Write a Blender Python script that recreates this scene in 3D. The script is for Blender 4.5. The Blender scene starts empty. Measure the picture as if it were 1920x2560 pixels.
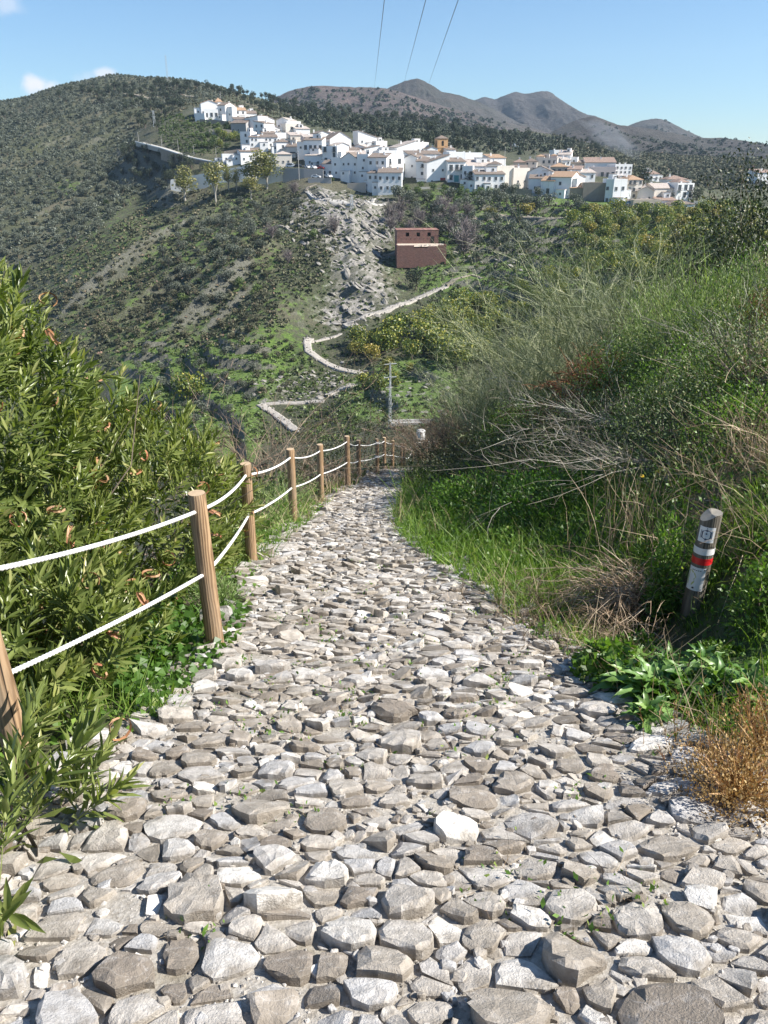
import bpy, math, random
import numpy as np
from mathutils import Vector, Matrix, noise as mnoise
random.seed(11)
rng = np.random.default_rng(11)
S = bpy.context.scene
COL = S.collection
R = math.radians

# ------------------------------------------------------------------ camera, world, sun, exposure
PITCH, FPX = R(24.3), 1950.0
cp, sp = math.cos(PITCH), math.sin(PITCH)
cam = bpy.data.cameras.new('camera')
cam.sensor_fit = 'HORIZONTAL'; cam.sensor_width = 36; cam.lens = 36 * FPX / 1920
cam.clip_start = 0.05; cam.clip_end = 20000
camo = bpy.data.objects.new('camera', cam); COL.objects.link(camo)
camo.rotation_euler = (R(90) - PITCH, 0, 0)
S.camera = camo
SUN_AZ, SUN_EL = R(99), R(40)          # azimuth clockwise from +Y
world = bpy.data.worlds.new('World'); S.world = world; world.use_nodes = True
wn, wl = world.node_tree.nodes, world.node_tree.links
wn.clear()
sky = wn.new('ShaderNodeTexSky'); sky.sky_type = 'NISHITA'; sky.sun_disc = False
sky.sun_elevation = SUN_EL; sky.sun_rotation = SUN_AZ
sky.altitude = 600; sky.air_density = 1.0; sky.dust_density = 0.1; sky.ozone_density = 3.0
bgn = wn.new('ShaderNodeBackground'); bgn.inputs[1].default_value = 0.068
wout = wn.new('ShaderNodeOutputWorld')
# small cumulus low over the left hill: soft noise patches in the sky at fixed directions
tcw = wn.new('ShaderNodeTexCoord')
cn = wn.new('ShaderNodeTexNoise'); cn.inputs['Scale'].default_value = 55; cn.inputs['Detail'].default_value = 5
wl.new(tcw.outputs['Generated'], cn.inputs['Vector'])
def pixdir(u, v):
    cx, cy = (u - 960) / FPX, (1280 - v) / FPX
    d = Vector((cx, cp + cy * sp, -sp + cy * cp)); return d.normalized()
prev = None
for (u, v, rad, k) in ((95, 212, .019, 1.0), (122, 216, .014, .8), (262, 186, .013, .75), (218, 198, .013, .28), (84, 268, .012, .5), (40, 278, .012, .35), (10, 4, .02, .4)):
    d = pixdir(u, v)
    sub = wn.new('ShaderNodeVectorMath'); sub.operation = 'SUBTRACT'; sub.inputs[1].default_value = d
    wl.new(tcw.outputs['Generated'], sub.inputs[0])
    mul = wn.new('ShaderNodeVectorMath'); mul.operation = 'MULTIPLY'; mul.inputs[1].default_value = (1, 1, 1.6)
    wl.new(sub.outputs[0], mul.inputs[0])
    ln = wn.new('ShaderNodeVectorMath'); ln.operation = 'LENGTH'; wl.new(mul.outputs[0], ln.inputs[0])
    dv = wn.new('ShaderNodeMath'); dv.operation = 'DIVIDE'; dv.inputs[1].default_value = rad; wl.new(ln.outputs['Value'], dv.inputs[0])
    ad = wn.new('ShaderNodeMath'); ad.operation = 'MULTIPLY_ADD'; ad.inputs[1].default_value = 1.5; ad.inputs[2].default_value = -.75
    wl.new(cn.outputs[0], ad.inputs[0])
    a2 = wn.new('ShaderNodeMath'); a2.operation = 'ADD'; wl.new(dv.outputs[0], a2.inputs[0]); wl.new(ad.outputs[0], a2.inputs[1])
    mr = wn.new('ShaderNodeMapRange'); mr.interpolation_type = 'SMOOTHSTEP'
    mr.inputs['From Min'].default_value = 1.15; mr.inputs['From Max'].default_value = .2
    mr.inputs['To Min'].default_value = 0; mr.inputs['To Max'].default_value = k
    wl.new(a2.outputs[0], mr.inputs['Value'])
    if prev is None: prev = mr.outputs[0]
    else:
        mx = wn.new('ShaderNodeMath'); mx.operation = 'MAXIMUM'; wl.new(prev, mx.inputs[0]); wl.new(mr.outputs[0], mx.inputs[1]); prev = mx.outputs[0]
cmix = wn.new('ShaderNodeMixRGB'); cmix.inputs[2].default_value = (8.2, 8.1, 8.3, 1)
wl.new(prev, cmix.inputs[0]); stint = wn.new('ShaderNodeMixRGB'); stint.blend_type = 'MULTIPLY'; stint.inputs[0].default_value = 1; stint.inputs[2].default_value = (.8, .98, 1.1, 1); wl.new(sky.outputs[0], stint.inputs[1]); wl.new(stint.outputs[0], cmix.inputs[1]); wl.new(cmix.outputs[0], bgn.inputs[0])
wl.new(bgn.outputs[0], wout.inputs[0])
sun = bpy.data.lights.new('sun', 'SUN'); sun.energy = 5.0; sun.angle = R(0.53); sun.color = (1, .955, .88)
suno = bpy.data.objects.new('sun', sun); COL.objects.link(suno)
sdir = Vector((math.sin(SUN_AZ) * math.cos(SUN_EL), math.cos(SUN_AZ) * math.cos(SUN_EL), math.sin(SUN_EL)))
suno.rotation_euler = sdir.to_track_quat('Z', 'Y').to_euler(); suno.location = (30, 0, 40)
S.view_settings.view_transform = 'Standard'; S.view_settings.look = 'None'
S.view_settings.exposure = 1.02; S.view_settings.gamma = 1
S.view_settings.use_curve_mapping = False

# ------------------------------------------------------------------ helpers
def sq(u, v):
    """slopes X/Y and Z/Y of the sight line through a photo pixel"""
    u = np.asarray(u, float); v = np.asarray(v, float)
    cx, cy = (u - 960) / FPX, (1280 - v) / FPX
    den = cp + cy * sp
    return cx / den, (-sp + cy * cp) / den
def at(u, v, Y):
    s, q = sq(u, v); return Vector((float(s) * Y, Y, float(q) * Y))
def project(P):
    P = np.asarray(P, float)
    dep = P[..., 1] * cp - P[..., 2] * sp
    return 960 + FPX * P[..., 0] / dep, 1280 - FPX * (P[..., 1] * sp + P[..., 2] * cp) / dep
def depth_of(p): return p[1] * cp - p[2] * sp
def inpoly(u, v, poly):
    u = np.asarray(u, float); v = np.asarray(v, float)
    ins = np.zeros(u.shape, bool); n = len(poly)
    for i in range(n):
        x0, y0 = poly[i]; x1, y1 = poly[(i + 1) % n]
        c = ((y0 > v) != (y1 > v)) & (u < (x1 - x0) * (v - y0) / (y1 - y0 + 1e-12) + x0)
        ins ^= c
    return ins
def tag(o, label=None, cat=None, group=None, kind=None):
    if label: o['label'] = label
    if cat: o['category'] = cat
    if group: o['group'] = group
    if kind: o['kind'] = kind
    return o
def mesh_data(name, V, Fs, mat=None, tint=None, smooth=False, midx=None):
    V = np.asarray(V, np.float32).reshape(-1, 3)
    if isinstance(Fs, np.ndarray): Fs = [Fs]
    Fs = [np.asarray(f, np.int32) for f in Fs if len(f)]
    me = bpy.data.meshes.new(name)
    me.vertices.add(len(V)); me.vertices.foreach_set('co', V.ravel())
    nl = sum(f.size for f in Fs); nf = sum(len(f) for f in Fs)
    me.loops.add(nl); me.polygons.add(nf)
    me.loops.foreach_set('vertex_index', np.concatenate([f.ravel() for f in Fs]))
    tot = np.concatenate([np.full(len(f), f.shape[1], np.int32) for f in Fs])
    st = np.concatenate([[0], np.cumsum(tot)[:-1]]).astype(np.int32)
    me.polygons.foreach_set('loop_start', st); me.polygons.foreach_set('loop_total', tot)
    me.polygons.foreach_set('use_smooth', np.full(nf, bool(smooth)))
    if midx is not None: me.polygons.foreach_set('material_index', np.asarray(midx, np.int32))
    if tint is not None:
        a = me.attributes.new('tint', 'FLOAT', 'POINT'); a.data.foreach_set('value', np.asarray(tint, np.float32))
    me.update(calc_edges=True); me.validate()
    for m in (mat if isinstance(mat, (list, tuple)) else [mat]):
        if m is not None: me.materials.append(m)
    return me
def link(name, data, parent=None, loc=None, rot=None, scale=None):
    o = bpy.data.objects.new(name, data); COL.objects.link(o)
    if parent is not None: o.parent = parent
    if loc is not None: o.location = loc
    if rot is not None: o.rotation_euler = rot
    if scale is not None: o.scale = scale
    return o
def mk(name, V, Fs, mat, parent=None, **k):
    return link(name, mesh_data(name, V, Fs, mat, **k), parent)
def empty(name, loc=(0, 0, 0), rz=0):
    return link(name, None, None, loc, (0, 0, rz))
class MB:
    """small mesh collector of boxes, prisms and tubes"""
    def __init__(s): s.V = []; s.F = {}; s.n = 0; s.t = []
    def add(s, V, F, t=0.5):
        V = np.asarray(V, float).reshape(-1, 3); F = np.asarray(F, int)
        s.F.setdefault(F.shape[1], []).append(F + s.n); s.V.append(V); s.t.append(np.full(len(V), t)); s.n += len(V); return s
    def box(s, c, d, rz=0, t=.5, M=None):
        x, y, z = [k / 2 for k in d]
        P = np.array([(-x,-y,-z),(x,-y,-z),(x,y,-z),(-x,y,-z),(-x,-y,z),(x,-y,z),(x,y,z),(-x,y,z)], float)
        if M is not None: P = P @ np.array(M).T
        if rz: P = P @ np.array([[math.cos(rz), math.sin(rz), 0], [-math.sin(rz), math.cos(rz), 0], [0, 0, 1]])
        return s.add(P + np.array(c), [(0,3,2,1),(4,5,6,7),(0,1,5,4),(1,2,6,5),(2,3,7,6),(3,0,4,7)], t)
    def tube(s, pts, r, n=8, t=.5, cap=True):
        V, F = tube_arrays(pts, r, n); s.add(V, F, t)
        if cap:
            for ring in (list(range(n))[::-1], list(range(len(V) - n, len(V)))):
                c = V[ring].mean(0); b = len(V)
                VV = np.vstack([V[ring], c]); s.add(VV, [(i, (i + 1) % n, n) for i in range(n)], t)
        return s
    def build(s, name, mat, parent=None, smooth=False, data=False):
        fs = [np.vstack(v) for v in s.F.values()]
        me = mesh_data(name, np.vstack(s.V), fs, mat, tint=np.concatenate(s.t), smooth=smooth)
        return me if data else link(name, me, parent)
def tube_arrays(pts, r, n=8):
    P = np.asarray(pts, float); m = len(P); r = np.broadcast_to(np.asarray(r, float), (m,))
    T = np.gradient(P, axis=0); T /= np.linalg.norm(T, axis=1)[:, None] + 1e-9
    ref = np.array([0, 0, 1.0]) if abs(T[0, 2]) < .9 else np.array([1.0, 0, 0])
    A = np.cross(T, ref); A /= np.linalg.norm(A, axis=1)[:, None] + 1e-9; B = np.cross(T, A)
    an = np.arange(n) * 2 * math.pi / n
    V = P[:, None] + r[:, None, None] * (np.cos(an)[None, :, None] * A[:, None] + np.sin(an)[None, :, None] * B[:, None])
    F = [(k * n + i, (k + 1) * n + i, (k + 1) * n + (i + 1) % n, k * n + (i + 1) % n) for k in range(m - 1) for i in range(n)]
    return V.reshape(-1, 3), np.array(F)
def unit(a): a = np.asarray(a, float); return a / (np.linalg.norm(a, axis=-1, keepdims=True) + 1e-9)
def rdirs(n, g=rng): return unit(g.normal(size=(n, 3)))
def frames(D, N=None, g=rng):
    """rotation matrices with y along D and z near N"""
    D = unit(D); N = rdirs(len(D), g) if N is None else N
    X = unit(np.cross(D, N)); Z = np.cross(X, D)
    return np.stack([X, D, Z], axis=2)
def stamp(Vt, Ft, P, M, sc, tint=None, g=rng):
    """many copies of a small template; sc (n,3) or (n,)"""
    n = len(P); sc = np.asarray(sc, float)
    if sc.ndim == 1: sc = np.repeat(sc[:, None], 3, 1)
    V = np.einsum('nij,nkj->nki', M, Vt[None] * sc[:, None, :]) + P[:, None, :]
    F = (Ft[None] + (np.arange(n) * len(Vt))[:, None, None]).reshape(-1, Ft.shape[1])
    t = np.repeat(g.random(n) if tint is None else tint, len(Vt))
    return V.reshape(-1, 3), F, t
def cat(parts):
    Vs, Fs, ts, o = [], [], [], 0
    for V, F, t in parts:
        Vs.append(V); Fs.append(F + o); ts.append(t); o += len(V)
    return np.vstack(Vs), np.vstack(Fs), np.concatenate(ts)
LEAF = (np.array([(0,0,0),(-.5,.32,.05),(0,.32,0),(.5,.32,.05),(-.42,.68,.03),(0,.68,-.015),(.42,.68,.03),(0,1,-.03)], float),
        np.array([(0,2,1),(0,3,2),(1,2,5),(1,5,4),(2,3,6),(2,6,5),(4,5,7),(5,6,7)]))
DIAM = (np.array([(0,0,0),(-.5,.45,.08),(.5,.45,.08),(0,1,0)], float), np.array([(0,2,1),(1,2,3)]))
FLAP = (np.array([(-.5,-.5,.1),(.5,-.4,-.1),(.45,.5,.1),(-.5,.45,-.1)], float), np.array([(0,1,2),(0,2,3)]))
OCTA = (np.array([(1,0,0),(0,1,0),(-1,0,0),(0,-1,0),(0,0,.8),(0,0,-.8)], float), np.array([(0,1,4),(1,2,4),(2,3,4),(3,0,4),(1,0,5),(2,1,5),(3,2,5),(0,3,5)]))
def strands(P0, D, L, Rr, bend, nseg=4, jit=.03, tint=None, g=rng, taper=.85):
    """thin curved ribbons: (V, F(tri), t)"""
    n = len(P0); D = unit(D); L = np.broadcast_to(L, (n,)); Rr = np.broadcast_to(Rr, (n,))
    t = np.linspace(0, 1, nseg + 1)
    C = P0[:, None] + (D[:, None] * t[None, :, None] + bend[:, None] * (t ** 2)[None, :, None]) * L[:, None, None]
    C = C + g.normal(size=C.shape) * (jit * L)[:, None, None] * t[None, :, None]
    side = unit(np.cross(D + bend * .5, rdirs(n, g)))
    w = Rr[:, None, None] * (1 - taper * t)[None, :, None]
    V = np.stack([C - side[:, None] * w, C + side[:, None] * w], axis=2).reshape(n, -1, 3)
    f = []
    for k in range(nseg): f += [(2*k, 2*k+1, 2*k+3), (2*k, 2*k+3, 2*k+2)]
    f = np.array(f)
    F = (f[None] + (np.arange(n) * V.shape[1])[:, None, None]).reshape(-1, 3)
    tt = np.repeat(g.random(n) if tint is None else tint, V.shape[1])
    return V.reshape(-1, 3), F, tt, C
def vnoise(x, y, sc, seed=0, octs=4, rid=False):
    """fast vectorised value noise, about -1..1"""
    x = np.asarray(x, float) / sc; y = np.asarray(y, float) / sc
    out = np.zeros(np.broadcast(x, y).shape); amp = 1; tot = 0
    for o in range(octs):
        xi = np.floor(x).astype(np.int64); yi = np.floor(y).astype(np.int64); fx = x - xi; fy = y - yi
        fx = fx * fx * (3 - 2 * fx); fy = fy * fy * (3 - 2 * fy)
        def h(a, b):
            k = (a * 374761393 + b * 668265263 + (seed + o * 17) * 2147483647) & 0xffffffff
            k = ((k ^ (k >> 13)) * 1274126177) & 0xffffffff
            return ((k ^ (k >> 16)) & 0xffff) / 32767.5 - 1
        vv = (h(xi, yi) * (1 - fx) + h(xi + 1, yi) * fx) * (1 - fy) + (h(xi, yi + 1) * (1 - fx) + h(xi + 1, yi + 1) * fx) * fy
        if rid: vv = 1 - 2 * np.abs(vv)
        out += vv * amp; tot += amp; amp *= .5; x = x * 2.03 + 11; y = y * 2.03 + 7
    return out / tot

# ------------------------------------------------------------------ materials
def new_mat(name):
    m = bpy.data.materials.new(name); m.use_nodes = True
    nt = m.node_tree; b = nt.nodes['Principled BSDF']; return m, nt, b
def N(nt, typ, **k):
    n = nt.nodes.new(typ)
    for a, b in k.items():
        if a in n.inputs: n.inputs[a].default_value = b
        else: setattr(n, a, b)
    return n
def ramp(nt, fac, stops):
    r = nt.nodes.new('ShaderNodeValToRGB'); e = r.color_ramp.elements
    while len(e) < len(stops): e.new(.5)
    for k, (p, c) in enumerate(stops): e[k].position = p; e[k].color = (*c, 1)
    nt.links.new(fac, r.inputs[0]); return r.outputs[0]
def mix(nt, fac, a, b, typ='MIX'):
    m = nt.nodes.new('ShaderNodeMixRGB'); m.blend_type = typ
    for k, x in enumerate((fac, a, b)):
        if isinstance(x, (int, float)): m.inputs[k].default_value = x
        elif isinstance(x, tuple): m.inputs[k].default_value = (*x, 1)
        else: nt.links.new(x, m.inputs[k])
    return m.outputs[0]
def noise(nt, scale, detail=4, rough=.55, coord='Object', vec=None, sc3=None):
    t = nt.nodes.new('ShaderNodeTexNoise'); t.inputs['Scale'].default_value = scale
    t.inputs['Detail'].default_value = detail; t.inputs['Roughness'].default_value = rough
    if vec is None: vec = nt.nodes.new('ShaderNodeTexCoord').outputs[coord]
    if sc3:
        mp = nt.nodes.new('ShaderNodeMapping'); mp.inputs['Scale'].default_value = sc3; nt.links.new(vec, mp.inputs[0]); vec = mp.outputs[0]
    nt.links.new(vec, t.inputs['Vector']); return t.outputs[0]
def maprange(nt, x, a, b, c=0, d=1):
    m = nt.nodes.new('ShaderNodeMapRange'); nt.links.new(x, m.inputs[0])
    for k, q in enumerate((a, b, c, d)): m.inputs[k + 1].default_value = q
    return m.outputs[0]
def bump(nt, b, h, strength=.5, dist=.02):
    bp = nt.nodes.new('ShaderNodeBump'); bp.inputs['Strength'].default_value = strength; bp.inputs['Distance'].default_value = dist
    nt.links.new(h, bp.inputs['Height']); nt.links.new(bp.outputs[0], b.inputs['Normal']); return bp
def attr(nt, name='tint'):
    a = nt.nodes.new('ShaderNodeAttribute'); a.attribute_name = name; return a.outputs['Fac']
def leaf_mat(name, stops, rough=.5, trans=.25, objvar=.25, tcol=None):
    """foliage: colour from the per-leaf tint and per-plant random value, some light coming through"""
    m, nt, b = new_mat(name)
    c = ramp(nt, attr(nt), stops)
    oi = nt.nodes.new('ShaderNodeObjectInfo')
    hs = nt.nodes.new('ShaderNodeHueSaturation'); nt.links.new(c, hs.inputs['Color'])
    nt.links.new(maprange(nt, oi.outputs['Random'], 0, 1, 1 - objvar, 1 + objvar), hs.inputs['Value'])
    nt.links.new(maprange(nt, oi.outputs['Random'], 0, 1, .51, .485), hs.inputs['Hue'])
    nt.links.new(hs.outputs[0], b.inputs['Base Color']); b.inputs['Roughness'].default_value = rough
    if trans:
        tr = nt.nodes.new('ShaderNodeBsdfTranslucent'); ms = nt.nodes.new('ShaderNodeMixShader'); ms.inputs[0].default_value = trans
        tc = mix(nt, 1.0, hs.outputs[0], tcol or (1.3, 1.45, .55), 'MULTIPLY'); nt.links.new(tc, tr.inputs[0])
        out = nt.nodes['Material Output']; nt.links.new(b.outputs[0], ms.inputs[1]); nt.links.new(tr.outputs[0], ms.inputs[2]); nt.links.new(ms.outputs[0], out.inputs[0])
    return m
def plain(name, col, rough=.7, var=.15, nscale=3, bmp=0, coord='Object', metal=0):
    m, nt, b = new_mat(name)
    n = noise(nt, nscale, 5, .6, coord)
    c = mix(nt, n, tuple(x * (1 - var) for x in col), tuple(min(1, x * (1 + var)) for x in col))
    nt.links.new(c, b.inputs['Base Color']); b.inputs['Roughness'].default_value = rough; b.inputs['Metallic'].default_value = metal
    if bmp: bump(nt, b, n, .6, bmp)
    return m
M = {}
# ------------------------------------------------------------------ ground near the camera
_zy = np.array([(-4,-.5),(0,-1.6),(1.2,-1.94),(2.4,-2.27),(4,-2.72),(6.5,-3.45),(9,-4.23),(11.9,-5.2),(14.3,-5.92),(16.8,-6.75),(19.5,-7.7),(21.5,-8.36),(23.5,-9.13),(25.8,-10.0),(28,-10.95),(35,-14.0),(45,-16.9),(62,-23.5),(90,-34)])
_yy = np.linspace(-4, 90, 1881); _zz = np.interp(_yy, _zy[:, 0], _zy[:, 1])
_zz = np.convolve(np.pad(_zz, 12, mode='edge'), np.ones(25) / 25, 'valid')
def zpath(Y): return np.interp(Y, _yy, _zz)
_le = np.array([(-4,-1.3),(1.2,-1.3),(1.6,-1.28),(2.1,-1.32),(2.6,-1.26),(3.0,-1.1),(4.0,-.96),(5,-1.02),(6.5,-1.14),(9,-1.05),(11.9,-.93),(14.3,-.62),(16.8,-.45),(19.5,-.08),(21.5,.1),(23.5,.4),(25.8,.75),(28,1.6),(33,4.5),(60,14)])
_re = np.array([(-4,1.9),(1.2,1.8),(2.1,1.55),(2.8,1.32),(3.8,1.16),(4.2,.98),(5.3,.86),(6.3,.55),(7.2,.34),(8.2,.22),(10,.2),(13,.42),(17,.6),(20,.95),(24,1.7),(26,2.2),(28,3.2),(33,6.5),(60,16)])
def xl(Y): return np.interp(Y, _le[:, 0], _le[:, 1])
def xr(Y): return np.interp(Y, _re[:, 0], _re[:, 1])
def znear(X, Y):
    X = np.asarray(X, float); Y = np.asarray(Y, float)
    z = zpath(Y); dl = xl(Y) - .12 - X; dr = X - xr(Y) - .05
    z = z - np.where(dl > 0, .12 * np.clip(dl, 0, .5) + .62 * np.clip(dl - .45, 0, 60), 0)
    steep = .645
    bank = .14 * np.clip(dr, 0, .9) + steep * np.clip(dr - .85, 0, 12) + .12 * np.clip(dr - 12.8, 0, 40)
    bank = bank * np.interp(Y, [0, 26, 42, 60], [1, 1, .45, .3])
    z = z + np.where(dr > 0, bank, 0)
    off = np.clip(np.maximum(dl, dr), 0, 3)
    z = z + vnoise(X, Y, 2.3, 3) * .16 * off * np.clip(Y / 9, .3, 1) + vnoise(X, Y, .35, 5, 3) * .02
    z = z - .26 * np.exp(-((X - 1.74) ** 2 + (Y - 4.32) ** 2) / .26)
    return z
def near_ground():
    ys = np.concatenate([np.arange(-3, 8, .075), 8 * (62 / 8) ** np.linspace(0, 1, 210)])
    xs = np.concatenate([-46 + 40 * np.linspace(0, 1, 46) ** .7, np.linspace(-5.9, 5.9, 120), 6 + 30 * np.linspace(0, 1, 50) ** 1.5])
    X, Y = np.meshgrid(xs, ys); Z = znear(X, Y)
    V = np.stack([X, Y, Z], -1).reshape(-1, 3); ny, nx = X.shape
    i = np.arange(ny - 1)[:, None] * nx + np.arange(nx - 1)[None]
    F = np.stack([i, i + 1, i + nx + 1, i + nx], -1).reshape(-1, 4)
    m, nt, b = new_mat('verge_soil')
    n1 = noise(nt, .9, 5); n2 = noise(nt, 9, 6, .7)
    c = ramp(nt, n2, [(.3, (.055, .045, .03)), (.55, (.15, .12, .075)), (.75, (.27, .235, .17))])
    c = mix(nt, maprange(nt, n1, .42, .6), c, ramp(nt, n2, [(.3, (.03, .05, .013)), (.7, (.09, .12, .03))]))
    nt.links.new(c, b.inputs['Base Color']); b.inputs['Roughness'].default_value = .95
    bump(nt, b, n2, .8, .04)
    g = mk('ground', V, F, m, smooth=True); tag(g, kind='structure'); return g
near_ground()

# ------------------------------------------------------------------ valley, hillside and village spur: one height field over (X/Y, log Y)
CP = []
def cpt(*rows):
    for u, v, D in rows:
        s, q = sq(u, v); CP.append((float(s), math.log(D), float(q)))
def cq(*rows):
    for s, D, z in rows: CP.append((s, math.log(D), z / D))
# our own side going down to the stream
cq((-.75,48,-50),(-.5,48,-36),(-.25,48,-26),(0,48,-20.5),(.2,48,-14.5),(.33,48,-13),(.5,48,-9),(.75,48,-7))
cq((-.75,85,-62),(-.5,85,-52),(-.25,85,-42),(0,85,-34),(.2,85,-27),(.35,85,-22),(.5,85,-20),(.75,85,-18))
cq((-.75,130,-78),(-.5,130,-70),(-.25,130,-58),(-.1,130,-50),(.2,130,-45),(.35,130,-38),(.5,130,-34),(.75,130,-30))
# valley floor and the low terraces
cpt((740,1078,165),(650,1018,182),(1050,1062,150),(1040,1000,172),(1000,960,185),(1100,960,180))
cpt((600,1120,158),(450,1080,176),(300,1000,212),(100,950,245),(-300,900,280))
cpt((880,975,190),(905,930,202),(780,880,214),(772,850,224),(700,905,208),(560,930,205),(430,930,222),(640,960,195))
cpt((900,830,226),(1000,850,222),(1150,900,205),(1000,930,195),(1250,850,215))
cpt((860,815,236),(960,780,243),(1040,750,252),(1110,720,260),(880,790,240))
cpt((860,730,255),(850,660,275),(870,620,292),(900,700,262),(980,650,285),(1110,645,285))
cpt((840,600,300),(850,560,318),(890,540,330),(880,510,345),(765,478,362),(830,478,362))
# left flank of the spur
cpt((720,780,235),(650,820,226),(640,700,262),(600,620,302),(560,560,335),(500,800,254),(500,700,285),(400,620,325),(400,700,300),(350,820,268),(300,760,288))
cpt((200,700,325),(250,630,347),(300,560,374),(150,800,299),(0,860,305),(0,740,350),(100,680,358),(-300,800,330),(-300,640,400))
cpt((430,510,395),(400,490,415),(700,520,355),(620,470,392),(500,475,398))
# village shelf
cpt((420,462,402),(560,450,400),(700,450,392),(810,445,384),(920,480,368),(1005,482,362),(1070,465,368),(1150,462,370),(1260,478,364),(1380,490,356),(1450,502,348),(1560,512,340),(1650,525,334),(1740,532,336),(1790,520,352))
cpt((560,405,428),(650,400,425),(720,410,415),(700,370,442),(620,335,468),(520,335,470),(560,300,500),(500,292,505),(640,300,505),(740,320,485),(850,370,440),(900,350,468),(1000,395,425),(1060,385,440),(1160,410,420),(1240,425,410),(1320,440,400),(1330,420,440),(1450,440,400),(1540,450,395),(1600,470,372),(1700,462,395))
cpt((1390,385,500),(1500,405,480),(1560,412,470),(1640,455,430))
cpt((480,400,430),(350,360,470),(400,370,462),(450,330,478),(430,300,510))
# behind the village
cpt((760,300,620),(900,335,560),(1000,345,560),(1100,360,540),(1280,370,560),(1400,372,560),(1600,440,520),(1700,440,520),(1800,450,520))
cpt((760,275,760),(900,300,760),(1050,310,780),(1200,330,760),(1350,335,800),(1500,370,800),(1700,390,800),(1900,400,780))
cq((-.1,1000,40),(.05,1000,28),(.2,1000,10),(.35,1000,-5),(.5,1000,-10),(.75,1000,-10))
cpt((1900,452,470),(1890,500,400),(1800,500,400),(2200,470,430),(2600,480,420))
# orchard side right
cpt((1200,700,262),(1300,620,285),(1200,600,300),(1400,600,285),(1500,580,290),(1650,570,290),(1300,540,325),(1200,520,340),(1450,540,315),(1800,560,300),(1900,560,300),(1500,680,240),(1350,740,230),(1700,680,230),(1900,700,220),(1500,800,190),(1800,850,170),(2300,600,280),(2300,750,210))
# olive hill on the left
cpt((380,470,440),(350,430,455),(280,470,455),(200,530,425),(100,580,405),(0,620,390),(-300,640,380))
cpt((300,400,520),(200,420,520),(100,450,500),(0,480,480),(-300,520,470),(330,330,570),(200,330,600),(80,350,590),(0,370,570),(-300,420,560))
cpt((0,312,680),(60,285,700),(120,255,710),(190,228,720),(260,218,735),(330,215,740),(420,212,745),(500,217,740),(560,228,720),(620,245,720),(690,262,740),(-300,380,700),(-600,450,700))
cpt((400,260,650),(480,250,640),(560,262,620),(640,280,640),(340,250,680),(250,260,680),(430,290,560),(690,290,660))
cq((-.75,1000,10),(-.5,1000,15),(-.35,1000,30),(-.2,1000,38),(-.5,820,45),(-.3,850,72),(-.2,850,60))
CP = np.array(CP); SX, SY = 2.2, 1.0
def _tps(r2): return np.where(r2 > 1e-12, .5 * r2 * np.log(r2 + 1e-300), 0)
_A = CP[:, :2] * [SX, SY]; _n = len(CP)
_K = _tps(((_A[:, None] - _A[None]) ** 2).sum(-1)) + np.eye(_n) * 2e-4
_Pm = np.c_[np.ones(_n), _A]; _L = np.block([[_K, _Pm], [_Pm.T, np.zeros((3, 3))]])
_w = np.linalg.solve(_L, np.r_[CP[:, 2], 0, 0, 0])
def qsurf(s, t):
    sh = s.shape; Q = np.stack([s.ravel() * SX, t.ravel() * SY], -1); out = np.empty(len(Q))
    for i in range(0, len(Q), 20000):
        q = Q[i:i + 20000]; out[i:i + 20000] = _tps(((q[:, None] - _A[None]) ** 2).sum(-1)) @ _w[:_n] + _w[_n] + q @ _w[_n + 1:]
    return out.reshape(sh)
NS, NT = 350, 470
gs = np.linspace(-.72, .72, NS); gt = np.linspace(math.log(50), math.log(1050), NT)
def _coarse():
    cs = np.linspace(-.72, .72, 100); ct = np.linspace(gt[0], gt[-1], 150)
    A, B = np.meshgrid(cs, ct); q = qsurf(A, B)
    # bicubic-ish upsample by two passes of linear interpolation
    q1 = np.stack([np.interp(gs, cs, r) for r in q]); q2 = np.stack([np.interp(gt, ct, c) for c in q1.T]).T
    return q2
GQ = _coarse(); GS, GT = np.meshgrid(gs, gt); GY = np.exp(GT); GX = GS * GY; GZ = GQ * GY
GU, GV = project(np.stack([GX, GY, GZ], -1))
TERR_L = [(300,1180),(640,1180),(655,1040),(700,960),(680,880),(560,860),(330,880),(280,960)]
TERR_R = [(1080,700),(1140,560),(1080,490),(1300,500),(1800,540),(1900,700),(1500,760),(1180,760)]
TERR_C = [(860,960),(1000,900),(1150,920),(1150,1060),(860,1060)]
ROCKY = [(740,470),(960,480),(1000,560),(960,680),(1000,760),(860,830),(760,830),(840,700),(800,620),(700,560)]
def softmask(poly, k=9):
    m = inpoly(GU, GV, poly).astype(float)
    for ax in (0, 1):
        m = np.apply_along_axis(lambda r: np.convolve(np.pad(r, k, mode='edge'), np.ones(2 * k + 1) / (2 * k + 1), 'valid'), ax, m)
    return m
mT = np.clip(softmask(TERR_L, 4) + softmask(TERR_R, 6) + softmask(TERR_C, 4), 0, 1); mR = softmask(ROCKY, 6)
far_w = np.clip((GY - 120) / 80, .2, 1)
GZ = GZ + vnoise(GX, GY, 45, 1, 4) * 1.8 * far_w + vnoise(GX, GY, 90, 2, 4, True) * 2.5 * np.clip((GY - 420) / 200, 0, 1)
GZ = GZ + mR * (vnoise(GX * .6 + GY * .8, (GX * .8 - GY * .6) * .28, 5.0, 8, 4, True) * 1.8 + vnoise(GX, GY, 16, 9, 3, True) * 3.2)
_fl = softmask([(60,760),(240,600),(430,500),(660,480),(720,560),(700,760),(620,860),(330,880),(200,900)], 12)
GZ = GZ + _fl * (vnoise((GX * .8 - GY * .6), (GX * .6 + GY * .8) * .14, 27, 14, 3, True) * 7.5 - 1.5)
_hl = softmask([(-50,340),(300,230),(420,300),(380,450),(200,560),(-50,640)], 12)
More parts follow.
